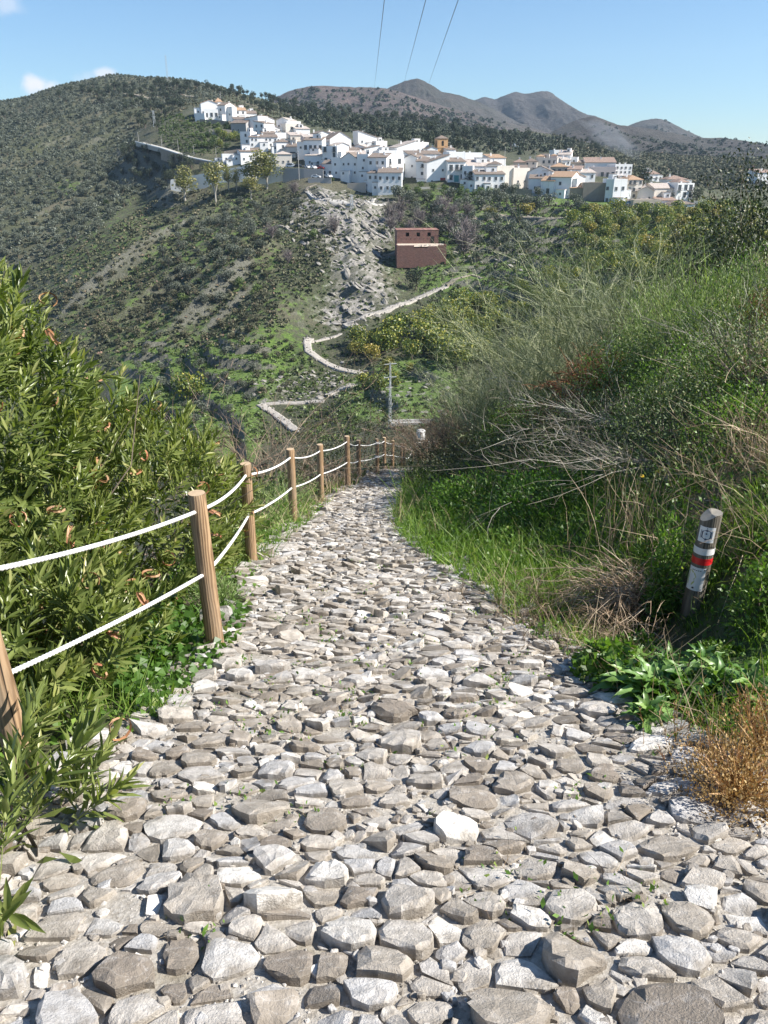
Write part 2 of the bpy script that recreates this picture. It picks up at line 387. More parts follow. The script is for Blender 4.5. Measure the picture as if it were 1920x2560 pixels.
GZ = GZ + _hl * (vnoise((GX * .8 - GY * .6), (GX * .6 + GY * .8) * .25, 30, 15, 3, True) * 4.5 - 1)
GZ = GZ + vnoise(GX, GY, 5, 6, 3) * .45 * (1 - mR) * far_w
hstep = 2.6 + 0.6 * vnoise(GX, GY, 60, 12, 2); zb = GZ + vnoise(GX, GY, 30, 13, 2) * 1.2
fr = zb / 2.7 - np.floor(zb / 2.7); st = np.clip((fr - .05) / .28, 0, 1); st = st * st * (3 - 2 * st)
GZT = (np.floor(zb / 2.7) + st) * 2.7 + (GZ - zb)
GZ = GZ * (1 - mT) + GZT * mT
def gauss_pad(u, v, D, r, dz): pass
PV = np.stack([GX, GY, GZ], -1)
GU, GV = project(PV)
_runmax = np.maximum.accumulate(GZ / GY, axis=0)
GVIS = (GZ / GY) >= _runmax - .0015
def far_z(X, Y):
    X = np.asarray(X, float); Y = np.asarray(Y, float)
    a = (X / Y - gs[0]) / (gs[1] - gs[0]); b = (np.log(Y) - gt[0]) / (gt[1] - gt[0])
    a = np.clip(a, 0, NS - 1.001); b = np.clip(b, 0, NT - 1.001); i = a.astype(int); j = b.astype(int); fa = a - i; fb = b - j
    return ((GZ[j, i] * (1 - fa) + GZ[j, i + 1] * fa) * (1 - fb) + (GZ[j + 1, i] * (1 - fa) + GZ[j + 1, i + 1] * fa) * fb)
def hit(u, v, tmin=60):
    """first point of the hillside on the sight line through a photo pixel"""
    s, q = sq(u, v); s = float(s); q = float(q)
    ts = np.exp(np.linspace(math.log(tmin), gt[-1], 900)); z = far_z(s * ts, ts); ok = np.nonzero(z / ts >= q)[0]
    if len(ok) == 0: return None
    Y = ts[ok[0]]; return Vector((s * Y, Y, float(z[ok[0]])))
def hillside():
    V = PV.reshape(-1, 3); i = np.arange(NT - 1)[:, None] * NS + np.arange(NS - 1)[None]
    F = np.stack([i, i + 1, i + NS + 1, i + NS], -1).reshape(-1, 4)
    m, nt, b = new_mat('hillside_ground')
    geo = nt.nodes.new('ShaderNodeNewGeometry'); sx = nt.nodes.new('ShaderNodeSeparateXYZ'); nt.links.new(geo.outputs['True Normal'], sx.inputs[0])
    n1 = noise(nt, .035, 5, .6); n2 = noise(nt, .35, 6, .65); n3 = noise(nt, 1.6, 6, .7)
    scrub = ramp(nt, n3, [(.32, (.022, .028, .013)), (.5, (.055, .062, .03)), (.64, (.1, .1, .055)), (.8, (.2, .18, .125))])
    soil = ramp(nt, n3, [(.3, (.06, .055, .032)), (.6, (.14, .125, .08)), (.8, (.28, .24, .18))])
    grass = ramp(nt, n3, [(.3, (.045, .08, .015)), (.5, (.09, .15, .025)), (.7, (.16, .23, .04))])
    rock = ramp(nt, noise(nt, 1.1, 8, .75, sc3=(1, .35, 2.2)), [(.3, (.1, .095, .085)), (.5, (.27, .25, .22)), (.65, (.46, .43, .39))])
    c = mix(nt, maprange(nt, n1, .5, .68), scrub, soil)
    gr = nt.nodes.new('ShaderNodeAttribute'); gr.attribute_name = 'green'
    ad = nt.nodes.new('ShaderNodeMath'); ad.operation = 'ADD'; nt.links.new(gr.outputs['Fac'], ad.inputs[0]); nt.links.new(maprange(nt, n2, .3, .7, -.35, .35), ad.inputs[1])
    c = mix(nt, maprange(nt, ad.outputs[0], .35, .65), c, grass)
    rk = nt.nodes.new('ShaderNodeAttribute'); rk.attribute_name = 'rocky'
    a2 = nt.nodes.new('ShaderNodeMath'); a2.operation = 'ADD'; nt.links.new(rk.outputs['Fac'], a2.inputs[0]); nt.links.new(maprange(nt, n2, .3, .7, -.4, .4), a2.inputs[1])
    c = mix(nt, maprange(nt, a2.outputs[0], .45, .7), c, rock)
    stp = maprange(nt, sx.outputs[2], .86, .74); c = mix(nt, stp, c, mix(nt, .65, rock, scrub))
    nt.links.new(c, b.inputs['Base Color']); b.inputs['Roughness'].default_value = .95
    bump(nt, b, n3, 1.0, .5)
    o = mk('hillside', V, F, m, smooth=True); tag(o, kind='structure')
    dzt = np.gradient(GZ, axis=0) / np.gradient(GY, axis=0)
    green = .28 * (vnoise(GX, GY, 40, 21, 3) * .5 + .5)
    green += mT * .75 + softmask([(650,700),(1000,620),(1100,900),(700,980)], 8) * .1 + softmask([(640,800),(800,860),(760,960),(640,960)], 5) * .3
    green += softmask([(1050,440),(1900,500),(1900,760),(1100,760),(950,640)], 8) * .3
    green += softmask([(60,640),(200,540),(430,470),(700,470),(700,760),(640,860),(330,900),(60,860)], 10) * .3
    green += softmask([(130,455),(200,455),(200,480),(130,480)], 4) * .9
    green *= (1 - .85 * np.clip((dzt - .55) / .5, 0, 1))
    a = o.data.attributes.new('green', 'FLOAT', 'POINT'); a.data.foreach_set('value', green.astype(np.float32).ravel())
    r2 = mR * .8 + softmask([(400,160),(520,300),(420,380),(400,300)], 8) * .3 + softmask([(560,930),(880,900),(860,1000),(620,1030)], 6) * .45 + softmask([(850,940),(1180,880),(1180,1080),(850,1080)], 6) * .35
    a = o.data.attributes.new('rocky', 'FLOAT', 'POINT'); a.data.foreach_set('value', r2.astype(np.float32).ravel())
hillside()

# ------------------------------------------------------------------ mountains behind, each a real ridge at its own distance
def ridge(name, prof, D, front, foot, cols, seed, nd=62, nu=170, amp=1.0, ripple=14, darkveg=.3):
    pu = np.array([p[0] for p in prof], float); pv = np.array([p[1] for p in prof], float)
    us = np.linspace(pu[0], pu[-1], nu); vs = np.interp(us, pu, pv)
    k = 3; vs = np.convolve(np.pad(vs, k, mode='edge'), np.ones(2 * k + 1) / (2 * k + 1), 'valid')
    s, q = sq(us, vs); Dc = D * (1 + .05 * vnoise(us, us * 0, 160, seed, 3))
    tt = np.concatenate([np.linspace(-.35, 0, 16)[:-1], np.linspace(0, 1, nd)])    # behind the crest .. foot
    T, SS = np.meshgrid(tt, s, indexing='ij'); DC = np.broadcast_to(Dc, T.shape); Qc = np.broadcast_to(q, T.shape)
    Yc = DC - T * front; Xc = SS * DC * (1 - .25 * T * front / DC)
    zc = Qc * DC; fall = np.abs(T) ** .9
    Z = zc * (1 - fall) + foot * fall
    er = vnoise(Xc, Yc * .35, front / 5, seed + 3, 5, True) * .6 + vnoise(Xc, Yc * .5, front / 12, seed + 4, 4, True) * .4
    wt = np.clip(np.abs(T) * 5, 0, 1) * (1 - np.clip(T, 0, 1) * .5)
    Z = Z + (er - .2) * ripple * wt * (1 + 2 * np.clip(T, 0, 1)) + vnoise(Xc, Yc, front / 60, seed + 5, 3) * ripple * .09
    V = np.stack([Xc, Yc, Z], -1).reshape(-1, 3); nr = len(tt)
    i = np.arange(nr - 1)[:, None] * nu + np.arange(nu - 1)[None]
    F = np.stack([i, i + nu, i + nu + 1, i + 1], -1).reshape(-1, 4)
    m, nt, b = new_mat(name + '_slope')
    n1 = noise(nt, 6.0 / front, 5, .6); n2 = noise(nt, 70.0 / front, 8, .7)
    c = mix(nt, maprange(nt, n1, .4, .62), ramp(nt, n2, [(.35, cols[0]), (.7, cols[1])]), ramp(nt, n2, [(.35, cols[2]), (.7, cols[3])]))
    c = mix(nt, maprange(nt, noise(nt, 160.0 / front, 6, .75), .56, .66, 0, darkveg), c, (.025, .035, .02))
    nt.links.new(c, b.inputs['Base Color']); b.inputs['Roughness'].default_value = 1
    bump(nt, b, n2, 1.0, front / 90)
    o = mk(name, V, F, m, smooth=True); tag(o, kind='structure')
    return T, V.reshape(nr, nu, 3)
BR = [(.06, .045, .04), (.17, .125, .11), (.035, .036, .028), (.11, .095, .078)]
GR = [(.022, .024, .018), (.075, .068, .052), (.035, .03, .027), (.1, .085, .072)]
RID = {}
RID['brown'] = ridge('brown_mountain', [(560,292),(640,268),(680,250),(720,228),(780,213),(850,216),(900,218),(950,219),(975,222),(1020,236),(1060,250),(1100,262),(1200,290),(1290,312),(1350,325),(1420,348),(1560,400)], 1500, 620, -30, BR, 31, ripple=13)
RID['peak'] = ridge('pointed_peak', [(880,262),(940,232),(975,218),(1000,207),(1020,200),(1045,195),(1062,203),(1082,214),(1100,228),(1150,238),(1200,256),(1260,286),(1340,330)], 1950, 450, 30, GR, 41, ripple=12)
RID['twin'] = ridge('twin_mountain', [(1100,300),(1160,262),(1195,248),(1215,240),(1235,250),(1270,234),(1290,228),(1310,236),(1330,232),(1350,228),(1372,227),(1390,240),(1420,262),(1465,286),(1490,290),(1510,300),(1560,316),(1650,350)], 2600, 800, 10, [(.025,.024,.024),(.075,.066,.058),(.04,.034,.03),(.1,.085,.075)], 51, ripple=24)
RID['round'] = ridge('round_hill', [(1480,345),(1540,328),(1580,310),(1610,300),(1640,296),(1665,300),(1700,318),(1750,346),(1800,370)], 2250, 500, 0, GR, 61, ripple=10)
RID['right'] = ridge('right_ridge', [(1330,360),(1400,318),(1440,300),(1480,288),(1510,298),(1540,312),(1600,318),(1660,328),(1700,336),(1740,345),(1800,344),(1850,350),(1920,362),(2100,375),(2400,400)], 1250, 560, -30, GR, 71, nu=240, ripple=9, darkveg=.6)
# land beyond, out to the horizon
def plain_land():
    n = 40; xs = np.linspace(-9000, 9000, n); ys = np.linspace(-3000, 9000, n); X, Y = np.meshgrid(xs, ys)
    V = np.stack([X, Y, np.full(X.shape, -95.0)], -1).reshape(-1, 3)
    i = np.arange(n - 1)[:, None] * n + np.arange(n - 1)[None]
    o = mk('land', V, np.stack([i, i + 1, i + n + 1, i + n], -1).reshape(-1, 4), plain('distant_land', (.1, .1, .06), .95, .4, .01), smooth=True); tag(o, kind='structure')
plain_land()
# ------------------------------------------------------------------ cobbled path: bedding, stones, pebbles
def stone_material():
    m, nt, b = new_mat('limestone')
    oc = nt.nodes.new('ShaderNodeTexCoord').outputs['Object']
    n1 = noise(nt, 7, 6, .65, vec=oc); n2 = noise(nt, 38, 6, .75, vec=oc); n3 = noise(nt, 150, 4, .7, vec=oc)
    base = ramp(nt, attr(nt), [(0, (.25, .21, .17)), (.25, (.4, .355, .3)), (.5, (.52, .475, .42)), (.72, (.46, .45, .445)), (.86, (.64, .6, .545)), (1, (.76, .72, .66))])
    c = mix(nt, maprange(nt, n1, .44, .62, 0, .8), base, (.19, .16, .125))
    c = mix(nt, maprange(nt, n1, .43, .3, 0, .5), c, (.66, .63, .6))
    c = mix(nt, maprange(nt, n2, .5, .68, 0, .4), c, (.2, .18, .155))
    c = mix(nt, maprange(nt, n2, .42, .3, 0, .45), c, (.7, .68, .65))
    vo = nt.nodes.new('ShaderNodeTexVoronoi'); vo.feature = 'DISTANCE_TO_EDGE'; vo.inputs['Scale'].default_value = 9; nt.links.new(mix(nt, .12, oc, n2_vec(nt, oc)), vo.inputs['Vector'])
    c = mix(nt, maprange(nt, vo.outputs['Distance'], .008, .0, 0, .22), c, (.78, .76, .73))
    nt.links.new(c, b.inputs['Base Color']); b.inputs['Roughness'].default_value = .8
    h = nt.nodes.new('ShaderNodeMath'); h.operation = 'MULTIPLY_ADD'; h.inputs[1].default_value = .6
    nt.links.new(n2, h.inputs[0]); nt.links.new(mix(nt, .3, n1, n3), h.inputs[2])
    bump(nt, b, h.outputs[0], .75, .018)
    return m
def n2_vec(nt, oc):
    t = nt.nodes.new('ShaderNodeTexNoise'); t.inputs['Scale'].default_value = 5; nt.links.new(oc, t.inputs['Vector']); return t.outputs['Color']
M['stone'] = stone_material()
def bedding():
    ys = np.concatenate([np.arange(.4, 9, .035), np.geomspace(9, 40, 170)]); w = np.linspace(0, 1, 60)
    Y = np.repeat(ys[:, None], 60, 1); a = xl(ys) - .12; b_ = xr(ys) + .12; X = a[:, None] + (b_ - a)[:, None] * w[None]
    Z = znear(X, Y) + .012 + vnoise(X, Y, .16, 71, 2) * .007
    V = np.stack([X, Y, Z], -1).reshape(-1, 3); i = np.arange(len(ys) - 1)[:, None] * 60 + np.arange(59)[None]
    m, nt, b = new_mat('sandy_gravel')
    n1 = noise(nt, 30, 6, .8); n2 = noise(nt, 3, 3)
    vo = nt.nodes.new('ShaderNodeTexVoronoi'); vo.inputs['Scale'].default_value = 85; nt.links.new(nt.nodes.new('ShaderNodeTexCoord').outputs['Object'], vo.inputs['Vector'])
    c = ramp(nt, n1, [(.3, (.23, .2, .16)), (.5, (.4, .36, .3)), (.7, (.56, .52, .46))])
    c = mix(nt, .35, c, ramp(nt, vo.outputs['Color'], [(.2, (.25, .22, .19)), (.8, (.62, .59, .55))]))
    c = mix(nt, maprange(nt, n2, .55, .68, 0, .5), c, (.2, .17, .11))
    nt.links.new(c, b.inputs['Base Color']); b.inputs['Roughness'].default_value = .95
    bump(nt, b, mix(nt, .15, n1, vo.outputs['Distance']), .9, .015)
    o = mk('cobbled_path', V, np.stack([i, i + 1, i + 61, i + 60], -1).reshape(-1, 4), m, smooth=True); tag(o, kind='structure'); return o
PATH = bedding()
def clip_poly(P, nx, ny, c):
    out = []
    for i in range(len(P)):
        a, b = P[i - 1], P[i]; da = a[0] * nx + a[1] * ny - c; db = b[0] * nx + b[1] * ny - c
        if da <= 0: 
            out.append(a) if not out or out[-1] != a else None
        if (da < 0) != (db < 0) and abs(da - db) > 1e-12:
            t = da / (da - db); out.append((a[0] + (b[0] - a[0]) * t, a[1] + (b[1] - a[1]) * t))
    return out
def make_stones():
    g = random.Random(5); seeds = []
    y = .75
    while y < 32:
        pitch = np.interp(y, [0, 1.6, 2.3, 3.2, 6, 32], [.1, .086, .075, .069, .072, .095]); asp = np.interp(y, [0, 2, 4, 32], [1.1, 1.2, 1.35, 1.3])
        px = pitch * asp; a, b = xl(y) - .05 + .06 * math.sin(y * 5), xr(y) + .05 + .08 * math.sin(y * 3.1 + 1)
        x = a + g.random() * px
        while x < b:
            wgt = (g.gauss(0, .34) + (.8 if g.random() < .07 else 0)) * pitch * pitch
            seeds.append((x + g.uniform(-.45, .45) * px, y + g.uniform(-.5, .5) * pitch, wgt, pitch, asp))
            x += px * (g.uniform(.8, 1.2))
        y += pitch * .88
    # power diagram cells in a space stretched along x
    cell = {}
    for k, s_ in enumerate(seeds): cell.setdefault((int(math.floor(s_[0] / .25)), int(math.floor(s_[1] / .25))), []).append(k)
    stones = []
    for k, (x, y, w, p, asp) in enumerate(seeds):
        r = p * 2.0; P = [(x - r, y - r), (x + r, y - r), (x + r, y + r), (x - r, y + r)]
        ci, cj = int(math.floor(x / .25)), int(math.floor(y / .25)); nb = []
        for di in (-2, -1, 0, 1, 2):
            for dj in (-2, -1, 0, 1, 2): nb += cell.get((ci + di, cj + dj), [])
        for j in nb:
            if j == k: continue
            x2, y2, w2 = seeds[j][:3]; ax = 1 / asp ** 2
            dx, dy = (x2 - x) * ax, y2 - y
            if (x2 - x) ** 2 + dy * dy > (3.2 * p) ** 2: continue
            c = (ax * (x2 * x2 - x * x) + (y2 * y2 - y * y) + (w - w2)) / 2
            P = clip_poly(P, dx, dy, c)
            if len(P) < 3: break
        if len(P) < 3: continue
        A = abs(sum(P[i - 1][0] * P[i][1] - P[i][0] * P[i - 1][1] for i in range(len(P)))) / 2
        if A < .0012 * (p / .12) ** 2 or g.random() < .02: continue
        stones.append((P, A, p))
    return stones
def stone_mesh(P, A, p, g):
    c = np.mean(P, 0); P = np.array(P) - c
    # merge near-duplicate corners, shrink, roughen outline
    keep = [P[0]]
    for q in P[1:]:
        if np.hypot(*(q - keep[-1])) > .16 * p: keep.append(q)
    if len(keep) > 3 and np.hypot(*(keep[0] - keep[-1])) < .16 * p: keep.pop()
    P = np.array(keep); n0 = len(P)
    if n0 < 3: return None
    gap = g.uniform(.03, .2); Q = []
    for i in range(n0):
        a, b = P[i], P[(i + 1) % n0]
        Q.append(a * (1 - gap) * g.uniform(.84, 1.03))
        if np.hypot(*(b - a)) > .45 * p: Q.append((a * g.uniform(.4, .6) + b * .5) * (1 - gap) * g.uniform(.93, 1.06))
    Q = np.array(Q); n = len(Q)
    rad = math.sqrt(A); hh = rad * g.uniform(.04, .27) + .002; ta = g.uniform(0, 6.28); tm = abs(g.gauss(0, .22))
    tx, ty = tm * math.cos(ta), tm * math.sin(ta) - .07
    ins1, ins2 = g.uniform(.95, 1.02), g.uniform(.62, .86)
    z1 = np.array([hh * g.uniform(.62, 1.05) for _ in range(n)]) + Q @ [tx, ty]
    off = np.array([g.uniform(-.12, .12), g.uniform(-.12, .12)]) * rad
    Q2 = Q * (ins2 * np.array([g.uniform(.86, 1.14) for _ in range(n)]))[:, None] + off
    z2 = np.array([hh * g.uniform(.98, 1.18) for _ in range(n)]) + Q2 @ [tx, ty] + rad * .03
    V = np.vstack([np.c_[Q * 1.03, np.full(n, -.05)], np.c_[Q * ins1, z1], np.c_[Q2, z2], [[off[0], off[1], hh * g.uniform(1.02, 1.2) + rad * .03]]])
    i = np.arange(n); j = (i + 1) % n
    F = np.vstack([np.c_[i, j, n + j], np.c_[i, n + j, n + i], np.c_[n + i, n + j, 2 * n + j], np.c_[n + i, 2 * n + j, 2 * n + i], np.c_[2 * n + i, 2 * n + j, np.full(n, 3 * n)]])
    return V, F, c
def lay_stones():
    g = random.Random(9); st = make_stones(); rec = []
    for P, A, p in st:
        r = stone_mesh(P, A, p, g)
        if r is None: continue
        V, F, c = r
        z = float(znear(c[0], c[1])) + .012
        slope = (float(znear(c[0], c[1] + .1)) - float(znear(c[0], c[1] - .1))) / .2
        sx = (float(znear(c[0] + .1, c[1])) - float(znear(c[0] - .1, c[1]))) / .2
        V = V.copy(); V[:, 2] += V[:, 1] * slope + V[:, 0] * sx
        loc = np.array([c[0], c[1], z]); u, v = project(loc)
        dep = depth_of(loc); size = math.sqrt(A) / dep if (-60 < u < 1980 and v < 2640) else 0
        rec.append((size, V, F, loc, min(1, max(0, g.gauss(.44, .3)))))
    rec.sort(key=lambda r: -r[0])
    for size, V, F, loc, t in rec[:300]:
        o = mk('stone', V, F, M['stone'], PATH, tint=np.full(len(V), t)); o.location = loc
    V, F, t = cat([(V + loc, F, np.full(len(V), t)) for size, V, F, loc, t in rec[300:]])
    o = mk('paving_stones', V, F, M['stone'], PATH, tint=t); tag(o, kind='stuff')
    print('stones', len(rec), 'tris', len(F))
lay_stones()
def chips():
    g = random.Random(17); parts = []
    for i in range(3000):
        y = .9 + g.random() ** 1.5 * 13; x = float(xl(y)) - .05 + g.random() * float(xr(y) - xl(y) + .1); r = g.uniform(.009, .027) * (1 + .04 * y); k = g.randint(4, 6); a0 = g.uniform(0, 6.28)
        P = [(x + r * g.uniform(.6, 1.2) * math.cos(a0 + j * 6.283 / k) * 1.2, y + r * g.uniform(.6, 1.2) * math.sin(a0 + j * 6.283 / k)) for j in range(k)]
        m = stone_mesh(P, r * r * 2.4, r * 1.2, g)
        if m is None: continue
        V, F, c = m; V = V * [1, 1, 1.15]; parts.append((V + [c[0], c[1], float(znear(c[0], c[1])) + .014 + g.uniform(-.002, .012)], F, np.full(len(V), min(1, max(0, g.gauss(.5, .3))))))
    V, F, t = cat(parts); o = mk('stone_chips', V, F, M['stone'], PATH, tint=t); tag(o, kind='stuff')
chips()
def pebbles():
    g = np.random.default_rng(3); n = 19000
    Y = .8 + (g.random(n) ** 1.9) * 8; X = xl(Y) - .12 + (xr(Y) - xl(Y) + .3) * g.random(n)
    k = vnoise(X, Y, .5, 91, 3) + g.random(n) * .8 > -.1; X, Y = X[k], Y[k]; n = len(X)
    P = np.stack([X, Y, znear(X, Y) + .014], -1); s = g.uniform(.0025, .0095, n) * (1 + .9 * (g.random(n) > .95))
    V0 = OCTA[0] * [1, .8, .7]; V, F, t = stamp(V0[:5], OCTA[1][:4], P, frames(rdirs(n, g) * [1, 1, .25], np.tile([0, 0, 1.0], (n, 1)), g), s, g.uniform(.3, 1, n), g)
    o = mk('pebbles', V, F, M['stone'], PATH, tint=t); tag(o, kind='stuff')
pebbles()
# rocks beside the path
def rock_data(seed, sub=2, mat=None, flat=.7):
    import bmesh
    bm = bmesh.new(); bmesh.ops.create_icosphere(bm, subdivisions=sub, radius=1)
    g = random.Random(seed); pl = []
    for _ in range(9):
        d = Vector((g.gauss(0, 1), g.gauss(0, 1), g.gauss(0, 1))).normalized(); pl.append((d, g.uniform(.45, .82)))
    for v in bm.verts:
        for d, h in pl:
            k = v.co.dot(d)
            if k > h: v.co -= d * (k - h)
        v.co += v.co.normalized() * mnoise.noise(v.co * 2.3 + Vector((seed, 0, 0))) * .1
        v.co.z *= flat
    me = bpy.data.meshes.new('rock'); bm.to_mesh(me); bm.free(); me.materials.append(mat or M['stone'])
    a = me.attributes.new('tint', 'FLOAT', 'POINT'); a.data.foreach_set('value', np.full(len(me.vertices), g.uniform(.15, .6), np.float32))
    return me
ROCKS = [rock_data(k, 3) for k in range(5)]
def place_rock(u, v, w, label, k, asp=.7, fl=.6, rz=0.0, near=True, group=None, name='rock'):
    # find the near ground under this pixel
    s, q = sq(u, v); ts = np.linspace(1.2, 58, 4000); z = znear(s * ts, ts); i = np.nonzero(z / ts >= q)[0]
    Y = ts[i[0]] if len(i) else 5; p = Vector((float(s) * Y, Y, float(znear(s * Y, Y)))); r = w / FPX * depth_of(p) / 2
    o = link(name, ROCKS[k % 5], None, p, (random.uniform(-.15, .15), random.uniform(-.15, .15), rz), (r, r * asp, r * fl)); tag(o, label, 'rock', group); return o
for a in [(655,1448,70,'angular pale rock at the foot of the second tall fence post',0,.8,.7,.3),
          (640,1490,85,'broad white rock bordering the path below the second fence post',1,.8,.6,1.2),
          (705,1378,130,'flat grey slab of rock level with the path beside the third post',2,.7,.3,.1),
          (790,1352,34,'small brown rock lying on the left edge of the path past the third post',3,.9,.8,.5),
          (655,1530,62,'striped grey-white rock on the path border above the green ground cover',4,.9,.8,2.0),
          (520,1625,44,'pale stone wedged against the foot of the tall rope fence post',1,.9,.6,.5),
          (575,1612,52,'flat whitish stone right of the foot of the tall rope fence post',2,.7,.4,.2),
          (1040,1355,58,'grey rock half hidden in grass on the right verge of the path',3,.7,.8,.2),
          (1650,1840,60,'rounded pale rock under the big leafy rosette plant',0,.9,.9,.3),
          (1700,1870,75,'broad white rock between the rosette plant and the dry bush',4,.8,.7,1.0),
          (1585,1830,50,'grey rock in shade left of the rosette plant',2,.8,.8,1.7),
          (1560,1895,100,'dark grey boulder at the shaded right edge of the path',1,.8,.5,.6),
          (1675,1935,120,'large weathered grey boulder below the dry orange bush',3,.75,.45,.2),
          (1890,2090,70,'squarish white boulder on the right edge of the path near the frame edge',4,.9,.9,.8),
          (745,1320,50,'tan rock at the foot of the third fence post',0,.8,.5,.8),
          (855,1258,40,'grey ledge rock between the fourth and fifth fence posts',1,.8,.7,.1)]:
    place_rock(*a[:4], a[4], a[5], a[6], a[7])

# ------------------------------------------------------------------ rope fence
def wood_mat(name, c1, c2, c3):
    m, nt, b = new_mat(name)
    oc = nt.nodes.new('ShaderNodeTexCoord').outputs['Object']
    oi = nt.nodes.new('ShaderNodeObjectInfo')
    ofs = nt.nodes.new('ShaderNodeVectorMath'); ofs.operation = 'ADD'; nt.links.new(oc, ofs.inputs[0]); nt.links.new(oi.outputs['Random'], ofs.inputs[1])
    n1 = noise(nt, 1, 4, .6, vec=ofs.outputs[0], sc3=(14, 14, 1.6))
    wv = nt.nodes.new('ShaderNodeTexWave'); wv.wave_type = 'BANDS'; wv.bands_direction = 'X'; wv.inputs['Scale'].default_value = 20
    wv.inputs['Distortion'].default_value = 9; wv.inputs['Detail'].default_value = 3; wv.inputs['Detail Scale'].default_value = .8
    mp = nt.nodes.new('ShaderNodeMapping'); mp.inputs['Scale'].default_value = (1, 1, .16); nt.links.new(ofs.outputs[0], mp.inputs[0]); nt.links.new(mp.outputs[0], wv.inputs[0])
    c = mix(nt, wv.outputs['Fac'], c1, c2); c = mix(nt, maprange(nt, n1, .45, .7), c, c3)
    crack = maprange(nt, noise(nt, 1, 2, .5, vec=ofs.outputs[0], sc3=(40, 40, 1.1)), .66, .7)
    c = mix(nt, crack, c, (.03, .02, .012))
    nt.links.new(c, b.inputs['Base Color']); b.inputs['Roughness'].default_value = .75
    bump(nt, b, mix(nt, .5, n1, wv.outputs['Fac']), .5, .004); return m
M['post'] = wood_mat('treated_pine', (.17, .1, .05), (.4, .265, .15), (.27, .2, .135))
M['post_end'] = plain('sawn_end_grain', (.46, .34, .22), .8, .25, 40, .002)
M['marker'] = wood_mat('weathered_marker_wood', (.1, .085, .065), (.16, .14, .11), (.2, .18, .15))
M['hole'] = plain('dark_hole', (.02, .015, .01), .9)
def rope_mat():
    m, nt, b = new_mat('white_rope')
    oc = nt.nodes.new('ShaderNodeUVMap')
    c = mix(nt, noise(nt, 25, 4), (.72, .71, .68), (.86, .85, .83))
    nt.links.new(c, b.inputs['Base Color']); b.inputs['Roughness'].default_value = .8
    return m
M['rope'] = rope_mat()
def post_mesh(h, r, seed, lean=(0, 0)):
    g = np.random.default_rng(seed); n = 22; rows = [-.35, .0, .1, .2, .3, .4, .5, .6, .7, .8, .9, 1.0]
    an = np.arange(n) * 2 * math.pi / n; V = []
    for k, t in enumerate(rows):
        z = t * h if t >= 0 else t; rr = r * (1.06 - .06 * max(t, 0)) * (1 + .02 * np.sin(an * 3 + t * 4 + seed) + .012 * g.normal(size=n))
        V.append(np.c_[rr * np.cos(an), rr * np.sin(an), np.full(n, z)])
    V.append(np.c_[.93 * r * np.cos(an), .93 * r * np.sin(an), np.full(n, h + .008)])
    V = np.vstack(V); nr = len(rows) + 1
    i = np.arange(nr - 1)[:, None] * n + np.arange(n)[None]; j = np.arange(nr - 1)[:, None] * n + (np.arange(n) + 1)[None] % n
    F = np.stack([i, j, j + n, i + n], -1).reshape(-1, 4)
    return V, F, nr * n - n
# posts: u of axis at the base, v of base, Y, height, lean(dx per m, dy per m)
POSTS = [(70,1959,2.39,1.02,-.03,.0), (538,1612,4.0,1.0,-.012,-.01), (630,1405,6.5,.98,.01,0), (735,1310,9.0,1.0,0,.01), (803,1257,11.7,1.0,.012,0), (870,1218,14.2,1.05,0,0),
         (897,1203,16.9,1.0,0,0), (943,1186,19.6,1.0,0,.01), (961,1176,21.6,1.02,0,0), (981,1174,23.9,1.0,.01,0), (1003,1176,25.6,1.0,0,0), (1010,1176,26.6,1.02,0,0),
         (1031,1142,44.0,1.0,0,0), (1066,1138,45.5,1.0,0,0)]
ORD = ['front-left fence post beside the oleander, cut by the photo edge', 'tallest-looking thick pine fence post with a ringed grain and a long crack', 'second fence post whose top is touched by oleander leaves',
       'third fence post standing on a bare stone ledge', 'fourth fence post at the bend above the shaded paving', 'fifth fence post next to the dense dark shrub', 'sixth fence post close behind the fifth',
       'seventh fence post with white tape tied round it', 'eighth fence post at the crest of the path', 'ninth fence post just over the crest', 'tenth fence post, left of the close pair', 'eleventh fence post, right of the close pair',
       'far lower fence post left of the white tank', 'farthest thin fence post on the slope under the white tank']
PB = []
for k, (u, v, Y, h, lx, ly) in enumerate(POSTS):
    p = at(u, v, Y); gz = float(znear(p.x, p.y)); base = Vector((p.x, p.y, p.z)); r = .05 if k < 12 else .055
    e = empty('fence_post', base); tag(e, ORD[k], 'fence post', 'wooden posts of the rope fence')
    V, F, top = post_mesh(h, r, k)
    V[:, 0] += V[:, 2] * lx; V[:, 1] += V[:, 2] * ly
    mk('shaft', V, F, M['post'], e, smooth=True)
    n = 22; cv = V[top:top + n]; c = cv.mean(0) + [0, 0, .002]
    mk('cut_top', np.vstack([cv + [0, 0, .001], c]), np.array([(i, (i + 1) % n, n) for i in range(n)]), M['post_end'], e)
    hs = [.9 * h, .5 * h] if k else [.93 * h, .5 * h]
    PB.append([base + Vector((z * lx, z * ly, z)) for z in hs])
